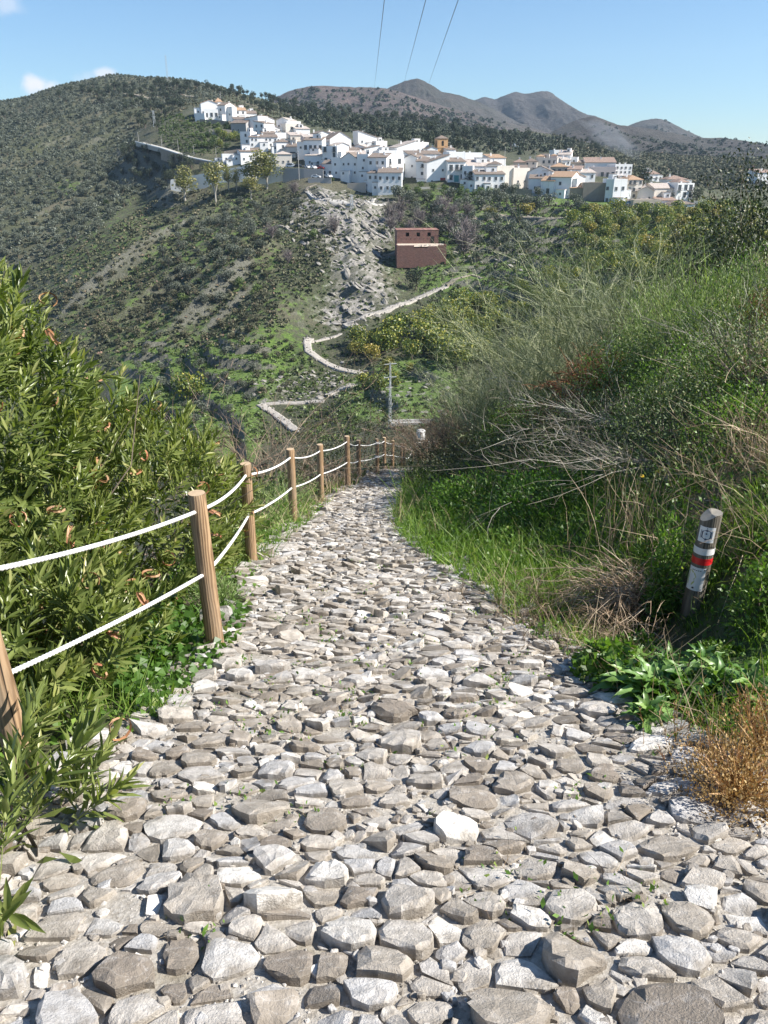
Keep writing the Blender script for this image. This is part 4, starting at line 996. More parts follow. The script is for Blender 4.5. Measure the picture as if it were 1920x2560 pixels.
Hs(1687,1733,466,500,352,16,9,'flat','k','w',((2,3,'l'),),'white villa with blue-grey shutters and corner balcony at the right end',balc_at=(10,12))
Hs(1694,1722,456,468,356,16,7,'hip','r','w',(),'tiled belvedere on top of the blue-shuttered villa',chim=0,name='belvedere',cat_='belvedere',deep=1)
Hs(1666,1718,450,468,400,5,10,'hip','r','w',((1,3,'s'),),'white house with orange hip roof behind the villa at the right end')
Hs(1734,1784,508,514,348,-5,5,'flat',None,'c',(),'low cream terrace wall at the far right end of the village',chim=0,name='terrace_wall',cat_='wall')
Hs(1462,1536,410,438,415,-6,10,'sf','r','w',((1,7,'m'),),'long two-storey white row with red roof in the upper right',rise=2.2)
Hs(1474,1536,424,448,398,-4,8,'flat','k','p',((1,5,'l'),),'long pink-brown building with a row of wide dark openings')
Hs(1534,1578,418,448,400,8,10,'flat','k','w',((3,4,'s'),),'big pale apartment block with many small windows',chim=2)
Hs(1444,1488,434,450,385,5,8,'sf','k','w',((1,3,'m'),),'low white house with three windows below the long red-roofed row')
Hs(1418,1450,426,442,388,-18,8,'sf','r','w',((1,2,'s'),),'white cubic house in front of the pink-brown building')
Hs(1376,1420,419,440,392,-6,9,'hip','y','t',((1,3,'l'),),'tan house with arched balcony and orange roof in the middle of the right part')
Hs(1340,1390,402,428,404,-14,10,'flat','r','c',((2,4,'m'),),'cream three-storey house with two tiled turrets')
Hs(1340,1360,392,403,406,-14,5,'hip','y','c',(),'left tiled turret on the cream three-storey house',chim=0,name='turret',cat_='turret',deep=1)
Hs(1376,1391,390,403,406,-14,4,'hip','y','p',(),'right tiled turret on the cream three-storey house',chim=0,name='turret',cat_='turret',deep=1)
Hs(1310,1340,406,428,402,-14,8,'hip','b','c',((2,2,'s'),),'cream house with brown hip roof left of the turreted house')
Hs(1282,1312,408,430,400,-8,8,'hip','r','t',((1,2,'m'),),'brownish house with red hip roof at the left of the upper right group')
Hs(1276,1316,424,440,385,-8,8,'sf','b','t',((1,3,'m'),),'low brown-roofed house under the brownish hip-roofed house')
Hs(1394,1424,390,412,420,-18,8,'sf','k','w',((1,2,'s'),),'tall white house on the slope above the turreted house',rise=2)
Hs(1384,1402,380,392,440,10,7,'flat',None,'w',((1,1,'s'),),'small pale house highest up behind the turreted house')
Hs(1404,1426,402,414,412,8,8,'sf','k','w',((1,2,'s'),),'white cottage right below the tall slope house')
Hs(1497,1527,398,408,425,-10,7,'flat',None,'p',((1,2,'s'),),'small reddish unfinished brick building above the long red-roofed row',chim=0)
Hs(1420,1466,408,418,420,0,7,'sf','b','t',((1,3,'s'),),'low tan shed row left of the long red-roofed row',chim=0)
Hs(1275,1302,369,377,560,-10,8,'flat',None,'w',(),'isolated white house in the pine slope above the right part',chim=0)
Hs(1620,1647,437,452,430,8,8,'sf','r','w',((1,2,'s'),),'white house with red roof behind the round dark green tree')
Hs(1890,1935,434,452,455,12,9,'sf','r','w',((1,2,'s'),),'white house with orange roof cut by the right edge of the photo')
Hs(1606,1640,470,484,372,10,8,'gx','y','t',((1,2,'s'),),'tan house with orange gable roof behind the low cream houses')
# infill homes seen only as slivers of wall and roof between the others
Hs(668,700,322,340,470,20,9,'gy','k','w',((1,2,'s'),),'white gable between the sloping-top house and the skyline cluster')
Hs(776,806,368,398,416,22,9,'gy','k','w',((2,2,'s'),),'white house left of the tall balcony facade, lit flank')
Hs(762,806,392,414,408,-14,8,'sf','k','w',((1,2,'s'),),'low white building behind the parked cars')
Hs(880,912,370,388,432,-22,9,'gy','k','w',((1,2,'s'),),'small shaded white house behind the shed-roofed one in the centre')
Hs(912,950,374,394,426,22,9,'sl','b','w',((1,3,'s'),),'white house with brown sloping roof in the upper centre')
Hs(948,992,382,400,420,18,9,'flat',None,'w',((1,3,'s'),),'white terrace-roofed house in the upper centre right')
Hs(1068,1094,374,392,430,15,8,'gy','b','w',((1,1,'s'),),'small white gable touching the left of the church tower')
Hs(1116,1140,376,390,428,15,8,'sf','b','w',((1,1,'s'),),'small white house touching the right of the church tower')
Hs(1086,1122,404,420,402,18,8,'gy','b','w',((1,2,'s'),),'white house with brown gable above the red garage house')
Hs(700,744,324,344,466,-20,9,'flat',None,'w',((1,2,'s'),),'shaded white block in the upper left centre of the village')
# church tower
def church():
    p = at(1106, 392, 432); e = empty('church_tower', p, R(12)); tag(e, 'square ochre brick church bell tower with low tiled roof', 'church tower')
    w, H = 5.4, 8.4; MB().box((0, w / 2, H / 2 - 4), (w, w, H + 8)).build('walls', WM['o'], e)
    for z in (H * .5, H - .1): MB().box((0, w / 2, z), (w + .3, w + .3, .22)).build('cornice', WM['o'], e)
    roof_mesh(w, w, H + .02, 'hip', 1.5).build('roof', TM['b'], e)
    op = MB().box((0, -.03, .9), (1.1, .05, 1.8)).tube([(0, .0, 1.8), (0, -.055, 1.8)], .55, 12).build('bell_opening', M['hole'], data=True)
    link('bell_opening', op, e, (0, -.004, H * .6)); link('bell_opening', op, e, (w / 2 + .004, w / 2, H * .6), (0, 0, R(90))); link('bell_opening', op, e, (-w / 2 - .004, w / 2, H * .6), (0, 0, R(-90)))
church()
# retaining walls, ramp with parapet
def wall_run(name, pts, h, th, mat, label, cap=None, down=6, kids=None):
    """wall along 3-D points (top line), going DOWN metres below it"""
    P = [Vector(p) for p in pts]; V, F = [], []
    for i, p in enumerate(P):
        a = P[max(0, i - 1)]; b = P[min(len(P) - 1, i + 1)]; d = (b - a); n = Vector((-d.y, d.x, 0)).normalized() * th / 2
        V += [p - n, p + n, p + n - Vector((0, 0, h + down)), p - n - Vector((0, 0, h + down))]
    for i in range(len(P) - 1):
        k = i * 4; F += [(k + j, k + (j + 1) % 4, k + 4 + (j + 1) % 4, k + 4 + j) for j in range(4)]
    F += [(0, 3, 2, 1), (len(V) - 4, len(V) - 3, len(V) - 2, len(V) - 1)]
    o = mk(name, V, np.array(F), mat); tag(o, label, 'wall'); return o
wall_run('retaining_wall', [at(426,461,402), at(427,449,402), at(470,441,402), at(540,428,400), at(620,412,398), at(660,402,400)], 3, .5, WM['w'], 'long white retaining wall stepping up behind the eucalyptus trees', down=5)
wall_run('retaining_wall', [at(640,412,392), at(708,418,390)], 3, .5, WM['w'], 'short pale wall between the big eucalyptus and the grey parking wall', down=5)
wall_run('retaining_wall', [at(706,420,388), at(760,421,386), at(808,424,385)], 4, .6, WM['g'], 'grey concrete retaining wall under the parked cars', down=3)
wall_run('retaining_wall', [at(770,446,378), at(828,444,377)], 2, .5, WM['g'], 'low grey wall below the single white parked car', down=2)
wall_run('garden_wall', [at(868,458,372), at(915,456,371)], 3, .4, WM['t'], 'tan garden wall left of the lowest front house', down=2)
wall_run('garden_wall', [at(1048,468,366), at(1075,467,366)], 2, .4, WM['c'], 'small cream block wall at the foot of the red garage house', down=2)
wall_run('garden_wall', [at(1080,470,366), at(1130,471,364), at(1184,474,362)], 1.4, .4, WM['w'], 'long low whitewashed garden wall under the teal-doored house', down=2)
wall_run('garden_wall', [at(1262,468,360), at(1330,474,358)], 2.2, .4, WM['s'], 'brown stone yard wall left of the big white barn-like house', down=2)
wall_run('garden_wall', [at(1330,482,357), at(1376,488,355)], 1.5, .4, WM['g'], 'grey yard wall under the big white barn-like house', down=2)
wall_run('terrace_wall', [at(519,324,470), at(548,322,470), at(578,325,470)], 1.6, .5, WM['t'], 'ruined tan stone terrace wall left of the grey unpainted house', down=1)
wall_run('terrace_wall', [at(500,298,492), at(540,300,490), at(572,303,488)], 1.2, .5, WM['s'], 'stone terrace wall under the arcaded villa', down=1.5)
wall_run('terrace_wall', [at(560,378,428), at(600,372,428), at(648,368,430)], 3, .5, WM['s'], 'brown stone terrace wall with white balustrade at the left of the village', down=1)
def sloping_road():
    e0 = [(347,355,470),(375,362,462),(410,371,452),(450,384,441),(480,394,432),(520,402,426),(556,408,420)]
    P = [at(*p) for p in e0]; V, F = [], []
    for p in P: V += [p + Vector((-1.2, -2.2, 0)), p + Vector((1.2, 2.2, .1)), p + Vector((-1.2, -2.2, -2)), p + Vector((1.2, 2.2, -2))]
    for i in range(len(P) - 1):
        k = 4 * i; F += [(k, k + 4, k + 5, k + 1), (k, k + 2, k + 6, k + 4), (k + 1, k + 5, k + 7, k + 3)]
    F += [(0, 1, 3, 2), (len(V) - 4, len(V) - 2, len(V) - 1, len(V) - 3)]
    o = mk('road_ramp', V, np.array(F), M['conc']); tag(o, kind='structure')
    w = empty('ramp_railing', P[0]); tag(w, 'thin metal railing along the sloping concrete road at the left of the village', 'railing')
    m = MB(); Q = [p + Vector((1.1, 2.1, 0)) - P[0] for p in P]
    m.tube([q + Vector((0, 0, 1.1)) for q in Q], .05, 5).build('rail', M['iron'], w)
    for i in range(len(Q) - 1):
        for t_ in (0, .33, .66):
            q = Q[i].lerp(Q[i + 1], t_); MB().tube([q, q + Vector((0, 0, 1.1))], .05, 4).build('railing_post', M['iron'], w)
    wall_run('ramp_parapet', [p + Vector((-1.3, -2.35, .45)) for p in P], .5, .25, WM['w'], 'white parapet edging the sloping road at the left of the village', down=0)
    wall_run('retaining_wall', [p + Vector((-1.3, -2.6, .0)) for p in P[2:]], 3.5, .3, WM['s'], 'brown stone retaining wall under the sloping road', down=2)
sloping_road()
# street lamps, masts, poles
def lamp(u, v0, v1, D, label):
    p = at(u, v1, D); h = (v1 - v0) / FPX * depth_of(p); e = empty('street_lamp', p); tag(e, label, 'street lamp', 'street lamps along the sloping road')
    MB().tube([(0, 0, 0), (0, 0, h)], [.09, .06], 6).build('pole', M['conc'], e); MB().tube([(0, 0, h), (.5, 0, h + .25), (1.0, 0, h + .25)], .05, 5).build('arm', M['conc'], e); MB().box((1.2, 0, h + .2), (.6, .25, .14)).build('lamp_head', M['conc'], e)
for a in [(347,332,356,470,'street lamp at the upper left end of the sloping road'),(405,341,366,455,'street lamp halfway down the sloping road, second from the left'),(446,349,376,444,'third street lamp from the left on the sloping road'),(485,365,387,434,'fourth street lamp from the left on the sloping road'),(541,371,400,424,'street lamp at the lower end of the sloping road by the brown wall')]: lamp(*a)
def lattice(name, u, v0, v1, D, wb, wt, label, cat_, arms=0, mat=None):
    p = at(u, v1, D); h = (v1 - v0) / FPX * depth_of(p); e = empty(name, p, R(20)); tag(e, label, cat_); mat = mat or M['steel']; n = max(5, int(h / 2.2)); m = MB(); br = MB()
    def c(k, t_): w = wb + (wt - wb) * t_; return Vector(((-1, 1, 1, -1)[k] * w / 2, (-1, -1, 1, 1)[k] * w / 2, h * t_))
    for k in range(4): MB().tube([c(k, 0) - Vector((0, 0, 1)), c(k, 1)], .035 if wb < .8 else .06 if wb < 1.5 else .09, 4).build('leg', mat, e)
    for i in range(n):
        for k in range(4):
            a, b = c(k, i / n), c((k + 1) % 4, (i + 1) / n); br.tube([a, b] if i % 2 else [c((k + 1) % 4, i / n), c(k, (i + 1) / n)], .045, 3, cap=False)
    br.build('bracing', mat, e)
    for j in range(arms):
        z = h * (.78 + .2 * j / max(1, arms - 1)); MB().box((0, 0, z), (2.6, .12, .12)).build('cross_arm', mat, e)
    return e
lattice('antenna_mast', 421, 148, 216, 745, 1.2, .8, 'tall thin antenna mast on the top of the left hill', 'mast')
lattice('lattice_pylon', 880, 492, 562, 325, 1.6, .5, 'thin steel power pylon on the rocky ridge below the village', 'pylon', 2)
lattice('lattice_pylon', 390, 284, 346, 500, 1.8, .5, 'steel power pylon on the dark slope left of the village', 'pylon', 2)
lattice('lattice_pylon', 975, 905, 1068, 150, .5, .2, 'slender pale pylon standing in the valley behind the rope fence', 'pylon', 2)
def pole(u, v0, v1, D, r, label, arm=True):
    p = at(u, v1, D); h = (v1 - v0) / FPX * depth_of(p); e = empty('utility_pole', p); tag(e, label, 'pole')
    MB().tube([(0, 0, -.5), (0, 0, h)], [r, r * .7], 7).build('shaft', M['conc'], e)
    if arm: MB().box((0, 0, h - .5), (1.4, .12, .12)).build('cross_arm', M['conc'], e)
for a in [(748,384,450,384,.17,'concrete utility pole in front of the parked cars'),(1260,372,425,380,.12,'tall aerial pole above the orange-roofed white house',False),(942,398,440,374,.1,'thin pole in front of the brown-eave front house'),(553,232,262,520,.12,'pole beside the small orange-capped shrine',False),
          (1560,1,2,3,0,'')][:4]: pole(*a)
# parked vehicles
def car(u, v, D, rz, body, label, van=False):
    p = at(u, v, D); e = empty('parked_van' if van else 'parked_car', p, R(rz)); tag(e, label, 'van' if van else 'car'); L, W = (5.2, 2.0) if van else (4.2, 1.75)
    prof = [(-.5,.28),(-.5,.9),(-.44,1.85),(.12,1.9),(.3,1.2),(.48,1.0),(.5,.3)] if van else [(-.5,.28),(-.5,.8),(-.42,1.0),(-.3,1.42),(.1,1.45),(.26,1.0),(.47,.82),(.5,.3)]
    n = len(prof); V = [(x * L, s * W / 2 * (.82 if z > 1.1 else 1), z) for s in (-1, 1) for x, z in prof]
    c0 = (0, -W / 2, .8); c1 = (0, W / 2, .8); V += [c0, c1]; q = np.array([(i, (i + 1) % n, n + (i + 1) % n, n + i) for i in range(n)]); tr = np.array([(i, (i + 1) % n, 2 * n) for i in range(n)] + [(n + (i + 1) % n, n + i, 2 * n + 1) for i in range(n)])
    mk('body', V, [q, tr], plain('car_paint', body, .3, .03), e)
    for s in (-1, 1):
        z0, z1 = (1.15, 1.7) if van else (1.0, 1.34)
        P = [(-.38 * L, s * (W / 2 * .97 + .01), z0), (.2 * L, s * (W / 2 * .97 + .01), z0), (.1 * L, s * (W / 2 * .83 + .02), z1), (-.3 * L, s * (W / 2 * .83 + .02), z1)]
        mk('window', P, np.array([(0, 1, 2, 3)]), M['pane'], e)
        for x in (-.3, .3): MB().tube([(x * L, s * (W / 2 - .1), .32), (x * L, s * (W / 2 + .03), .32)], .32, 12).build('wheel', M['iron'], e)
    x0, x1, z0, z1 = (.48 * L * .28 / .48 + .05, .14 * L, 1.25, 1.8) if van else (.255 * L + .03, .11 * L + .03, 1.03, 1.42)
    mk('windscreen', [(x0 + .04, -W * .4, z0), (x0 + .04, W * .4, z0), (x1 + .06, W * .36, z1), (x1 + .06, -W * .36, z1)], np.array([(0, 1, 2, 3)]), M['pane'], e)
car(729, 419, 392, -15, (.75, .75, .75), 'white van parked at the left end of the parking above the grey wall', True)
car(747, 419, 390, -20, (.03, .03, .035), 'black car parked right of the white van')
car(769, 421, 389, -60, (.6, .6, .6), 'silver-white car parked in the middle of the parking')
car(783, 422, 388, -55, (.75, .75, .75), 'white car parked left of the red one')
car(800, 423, 388, -20, (.4, .03, .03), 'red car parked at the right end above the grey wall')
car(790, 445, 379, -15, (.7, .7, .7), 'white car alone on the lower terrace under the parking')
car(822, 444, 378, -60, (.72, .72, .72), 'white car beside the small low white house')
car(1567, 512, 339, 170, (.25, .38, .5), 'light blue car parked beside the white cube house')
# unfinished brick building below the village
def brickhouse():
    m, nt, b = new_mat('hollow_brick')
    bt = nt.nodes.new('ShaderNodeTexBrick'); tc = nt.nodes.new('ShaderNodeTexCoord'); mp = nt.nodes.new('ShaderNodeMapping'); mp.inputs['Rotation'].default_value = (R(90), 0, 0); nt.links.new(tc.outputs['Object'], mp.inputs[0]); nt.links.new(mp.outputs[0], bt.inputs[0])
    bt.inputs['Scale'].default_value = 1.1; bt.inputs['Color1'].default_value = (.2, .085, .065, 1); bt.inputs['Color2'].default_value = (.36, .17, .125, 1); bt.inputs['Mortar'].default_value = (.1, .065, .055, 1); bt.inputs['Mortar Size'].default_value = .05
    c = mix(nt, maprange(nt, noise(nt, .5, 4), .4, .7, 0, .4), bt.outputs['Color'], (.17, .11, .09)); nt.links.new(c, b.inputs['Base Color']); b.inputs['Roughness'].default_value = .95
    D = 284; p = at(1044, 612, D); dep = depth_of(p); k = dep / FPX; e = empty('brick_building', p, R(4)); tag(e, 'unfinished red-brown brick building with three small windows on the slope', 'brick building')
    W = 104 * k; H = 34 * k; d = 8; x0 = -W / 2
    # front wall built round its three window holes
    holes = [(22 * k, 8.5 * k), (49 * k, 8.5 * k), (76 * k, 8.5 * k)]; wz0, wz1, ww = H - 14 * k, H - 5 * k, 8.5 * k
    f = MB(); f.box((0, 0, (wz0 - 6) / 2), (W, .3, wz0 + 6)); f.box((0, 0, (wz1 + H) / 2), (W, .3, H - wz1)); xs = [x0] + sum([[x0 + a, x0 + a + ww] for a, _ in holes], []) + [W / 2]
    for i in range(0, len(xs), 2): f.box(((xs[i] + xs[i + 1]) / 2, 0, (wz0 + wz1) / 2), (xs[i + 1] - xs[i], .3, wz1 - wz0))
    f.build('front_wall', m, e)
    MB().box((x0 + .15, d / 2 + .16, H / 2 - 3), (.3, d, H + 6)).build('side_wall', m, e); MB().box((W / 2 - .15, d / 2 + .16, H / 2 - 3), (.3, d, H + 6)).build('side_wall', m, e); MB().box((0, d + .3, H / 2 - 3), (W, .3, H + 6)).build('back_wall', m, e)
    MB().box((0, d / 2, H + .1), (W + .2, d + .4, .16)).build('roof_slab', m, e)
    MB().box((W * .36, -.2, H * .35), (1.1, .12, 2.2)).build('doorway', M['hole'], e)
    for x in np.linspace(-.38, .25, 7): MB().box((x * W, -.17, H * .42), (.22, .06, .22)).build('vent_hole', M['hole'], e)
    W2 = 122 * k; h2 = 24 * k; xo = 6 * k; z2 = -h2 + .35
    for a_, b_, cut in ((-.5, -.16, 0), (-.16, .12, .9), (.12, .33, .35), (.33, .5, 0)): MB().box((xo + (a_ + b_) / 2 * W2, -5.2, z2 + h2 / 2 - 2 - cut / 2), ((b_ - a_) * W2, .35, h2 + 4 - cut)).build('lower_wall', m, e)
    MB().box((xo - W2 / 2 + .17, -2.7, z2 + h2 / 2 - 2), (.35, 4.6, h2 + 4)).build('lower_wall', m, e); MB().box((xo + W2 / 2 - .17, -2.7, z2 + h2 / 2 - 2), (.35, 4.6, h2 + 4)).build('lower_wall', m, e)
    fl = mk('rubble_floor', [(xo - W2/2 + .4, -5, z2 + h2 - .5), (xo + W2/2 - .4, -5, z2 + h2 - .5), (xo + W2/2 - .4, -.2, z2 + h2 + .1), (xo - W2/2 + .4, -.2, z2 + h2 + .1)], np.array([(0,1,2,3)]), WM['t'], e)
    g = np.random.default_rng(4); n = 90; P = np.c_[g.uniform(xo - W2 / 2 + .6, xo + W2 / 2 - .6, n), g.uniform(-4.9, -.6, n), np.full(n, z2 + h2 - .3)]
    V, F, t = stamp(OCTA[0], OCTA[1], P, frames(rdirs(n, g)), g.uniform(.15, .5, n)); r = mk('rubble', V, F, WM['t'], e, tint=t); tag(r, kind='stuff')
brickhouse()
# valley floor: concrete channel and white tank
ch = empty('water_channel', at(1035, 1060, 150)); tag(ch, 'long pale concrete water channel on the valley floor', 'channel')
MB().box((0, 0, 0), (9.5, .35, .7), R(4)).build('kerb_wall', M['conc'], ch); MB().box((.2, 1.6, .1), (9.8, .35, .7), R(4)).build('kerb_wall', M['conc'], ch); MB().box((0, .8, -.2), (9.4, 1.3, .2), R(4)).build('channel_floor', WM['w'], ch)
tk = empty('water_tank', at(1052, 1092, 128)); tag(tk, 'small round white water tank on the dirt below the channel', 'tank')
MB().tube([(0, 0, -.4), (0, 0, 1.1)], .75, 16).build('shell', WM['w'], tk, smooth=False); MB().tube([(0, 0, 1.1), (0, 0, 1.3), (0, 0, 1.4)], [.75, .5, .2], 16).build('lid', WM['w'], tk)
# overhead cables, from above the viewer to the far ridge
M['cable'] = plain('dark_cable', (.12, .12, .13), .5)
def cable(u0, v0, u1, v1, sag, label):
    a = at(u0, v0, 62); b = at(u1, v1, 1300); d = (a - b) * .07; a2 = a + d; pts = []
    for i in range(61):
        t_ = (i / 60) ** 1.6; p = a2.lerp(b, t_); p.z -= 4 * sag * t_ * (1 - t_); pts.append(p)
    o = MB().tube(pts, [.022 + .00006 * p.y for p in pts], 5).build('power_cable', M['cable']); tag(o, label, 'cable', 'three overhead power cables')
cable(962, -10, 936, 219, 0, 'leftmost of the three thin overhead cables crossing the sky'); cable(1067, -10, 1010, 207, 0, 'middle one of the three thin overhead cables crossing the sky'); cable(1149, -10, 1066, 226, 0, 'rightmost overhead cable, slanting most across the sky')
# cobbled zigzag path and tracks on the far slope
def trackway(name, pts, w, mat, lift=.25):
    Q = [hit(*p) for p in pts]; Q = [q for q in Q if q is not None]; C = []
    if len(Q) < 2: return None
    for a, b in zip(Q[:-1], Q[1:]):
        n = max(2, int((b - a).length / 1.2)); C += [a.lerp(b, i / n) for i in range(n)]
    C.append(Q[-1]); C = np.array(C); C[:, :2] += np.c_[vnoise(C[:, 0], C[:, 1], 6, 3, 2), vnoise(C[:, 0], C[:, 1], 6, 4, 2)] * .4
    TRK.append(C[:, :2].copy()); TRKE.append((C[:, :2].copy(), w))
    T = np.gradient(C[:, :2], axis=0); T /= np.linalg.norm(T, axis=1)[:, None] + 1e-9; nrm = np.c_[-T[:, 1], T[:, 0]]; rows = []
    zc = far_z(C[:, 0], C[:, 1]); zc = np.convolve(np.pad(zc, 2, mode='edge'), np.ones(5) / 5, 'valid')
    for o_ in (-1, -.5, 0, .5, 1):
        xy = C[:, :2] + nrm * o_ * w / 2 * (1 + .38 * vnoise(C[:, 0] + o_ * 40, C[:, 1], 2.2, 7, 3))[:, None]; z = np.maximum(zc, far_z(xy[:, 0], xy[:, 1])) + lift; rows.append(np.c_[xy, z])
    skl = rows[0].copy(); skl[:, 2] -= 1.5; skr = rows[-1].copy(); skr[:, 2] -= 1.5; rows = [skl] + rows + [skr]
    V = np.stack(rows, 1); n, k = V.shape[:2]; i = np.arange(n - 1)[:, None] * k + np.arange(k - 1)[None]
    o = mk(name, V.reshape(-1, 3), np.stack([i, i + k, i + k + 1, i + 1], -1).reshape(-1, 4), mat, smooth=True); tag(o, kind='structure'); return o
M['cob'] = plain('far_cobbles', (.36, .33, .29), .9, .55, 1.6, .4)
M['dirt'] = plain('pale_dirt', (.25, .215, .165), .95, .25, .5, .2)
trackway('zigzag_path', [(742,1078),(715,1058),(688,1038),(662,1020),(650,1014)], 2.1, M['cob'])
trackway('zigzag_path', [(652,1012),(700,1010),(760,1008),(815,1004)], 1.3, M['cob'])
trackway('zigzag_path', [(815,992),(850,975),(885,962)], 1.6, M['cob'])
trackway('zigzag_path', [(905,936),(870,930),(830,918),(795,898),(772,880),(768,860),(778,850)], 2.1, M['cob'])
trackway('zigzag_path', [(775,856),(810,850),(850,838)], 1.2, M['cob'])
trackway('zigzag_path', [(905,830),(885,818),(862,815),(900,800),(950,782),(1000,765),(1040,748),(1080,732),(1115,718)], 2.0, M['cob'])
trackway('zigzag_path', [(1115,716),(1140,700),(1180,690),(1205,697)], 1.3, M['dirt'])
trackway('zigzag_path', [(955,640),(990,636)], 2.0, M['dirt'])
trackway('footpath', [(765,480),(780,492),(800,503),(830,511),(870,514),(885,512)], 1.3, M['conc'])
trackway('footpath', [(935,498),(918,503),(925,508),(962,512)], 1.6, M['conc'])
trackway('footpath', [(790,462),(772,470),(765,480)], 1.4, M['dirt'])
0 and trackway('dirt_track', [(40,700),(100,662),(160,628),(220,600),(245,588)], 2.4, M['dirt'], .3)
trackway('dirt_track', [(1080,540),(1160,541),(1250,546),(1330,548),(1420,548)], 1.6, M['dirt'])
trackway('dirt_track', [(1270,560),(1340,562),(1480,560)], 1.4, M['dirt'])
trackway('dirt_track', [(310,235),(340,238),(365,246),(395,243)], 3.5, M['dirt'])
trackway('dirt_track', [(425,234),(455,237),(480,243)], 2.5, M['dirt'])
trackway('hill_road', [(980,296),(1040,300)], 3, M['dirt'])
# ------------------------------------------------------------------ trees and scrub on the far slopes
M['bark'] = plain('bark', (.14, .11, .085), .95, .35, 6)
M['bark_pale'] = plain('pale_bark', (.36, .33, .28), .9, .3, 3)
M['olive'] = leaf_mat('olive_leaves', [(0, (.035, .045, .03)), (.5, (.085, .1, .07)), (1, (.17, .185, .14))], .6, .1, .3)
M['pine'] = leaf_mat('pine_needles', [(0, (.012, .02, .01)), (.6, (.03, .045, .02)), (1, (.065, .085, .04))], .7, .05, .25)
M['orange_tree'] = leaf_mat('orchard_leaves', [(0, (.025, .045, .011)), (.4, (.055, .1, .02)), (.6, (.12, .165, .025)), (.8, (.27, .28, .045)), (1, (.42, .37, .07))], .45, .2, .22)
M['yellow_orchard'] = leaf_mat('yellowing_orchard_leaves', [(0, (.04, .055, .012)), (.4, (.12, .13, .02)), (.7, (.29, .25, .045)), (1, (.42, .33, .08))], .45, .2, .2)
M['eucalyptus'] = leaf_mat('eucalyptus_leaves', [(0, (.06, .075, .025)), (.5, (.17, .18, .06)), (1, (.36, .32, .12))], .5, .25, .2)
M['green_bush'] = leaf_mat('bright_bush_leaves', [(0, (.03, .045, .012)), (.5, (.07, .11, .025)), (1, (.14, .2, .05))], .5, .2, .3)
M['scrub'] = leaf_mat('scrub_leaves', [(0, (.02, .026, .013)), (.4, (.05, .06, .03)), (.75, (.11, .11, .06)), (.9, (.17, .15, .09)), (1, (.2, .13, .09))], .8, .05, .3)
M['twig'] = leaf_mat('bare_twigs', [(0, (.1, .08, .075)), (.5, (.2, .165, .155)), (1, (.3, .26, .24))], .9, 0, .2)
M['rockfar'] = None
def blob_tree(seed, h, r, mat, lobes=7, n=420, fs=.3, trunk=.25, tall=1.0, squash=.8, top=True, bark='bark', airy=0.25):
    """crown: leaf clumps spread over a handful of uneven lobes; trunk with a few limbs"""
    g = np.random.default_rng(seed); th = h * trunk; L = []
    for k in range(lobes):
        a = g.uniform(0, 6.28); rr = r * g.uniform(.15, .62) * (k > 0); zz = th + (h - th) * g.uniform(.28, .8) ** (1 / tall)
        L.append((np.array([rr * math.cos(a), rr * math.sin(a), zz]), r * g.uniform(.38, .62)))
    P, Nn, T = [], [], []
    for c, lr in L:
        m = int(n * (lr / r) ** 2 * 3.2 / lobes * 1.2); d = rdirs(m, g); rad = lr * (1 - airy * g.random(m) ** 2) * (1 + .18 * vnoise(d[:, 0] * 3 + seed, d[:, 1] * 3 + d[:, 2] * 2, 1, seed, 2))
        p = c + d * rad[:, None] * [1, 1, squash]; P.append(p); Nn.append(unit(d + .7 * g.normal(size=d.shape)))
        T.append(np.clip(.5 + .22 * g.normal(size=m) + .25 * (p[:, 2] - th) / (h - th) * g.random() , 0, 1))
    P, Nn, T = np.vstack(P), np.vstack(Nn), np.concatenate(T)
    P[:, 2] = np.minimum(P[:, 2], h * (1 + .05 * g.random(len(P)))); P[:, 2] = np.maximum(P[:, 2], th * .6)
    V, F, t = stamp(FLAP[0], FLAP[1], P, frames(rdirs(len(P), g), Nn, g), fs * g.uniform(.6, 1.4, len(P)), T, g)
    crown = mesh_data('crown', V, F, mat, tint=t)
    mb = MB(); mb.tube([(0, 0, -.8), (0, 0, th * .5), (g.uniform(-.1, .1) * r, 0, th * 1.2)], [r * .09, r * .07, r * .05], 6)
    for k in range(min(5, lobes)):
        c = L[k][0]; mb.tube([(0, 0, th * .8), tuple(c * .55 + np.array([0, 0, th * .35])), tuple(c)], [r * .05, r * .035, r * .012], 4)
    tr = mb.build('trunk', M[bark], data=True); return crown, tr
def joined(cr, tr, name):
    """crown and trunk as one mesh for trees too small to show their parts"""
    def arr(me):
        v = np.empty(len(me.vertices) * 3, np.float32); me.vertices.foreach_get('co', v); me.calc_loop_triangles(); f = np.empty(len(me.loop_triangles) * 3, np.int32); me.loop_triangles.foreach_get('vertices', f)
        t = np.empty(len(me.vertices), np.float32); me.attributes['tint'].data.foreach_get('value', t); return v.reshape(-1, 3), f.reshape(-1, 3), t
    A, B = arr(cr), arr(tr); V, F, t = cat([A, B]); return mesh_data(name, V, F, [cr.materials[0], tr.materials[0]], tint=t, midx=[0] * len(A[1]) + [1] * len(B[1]))
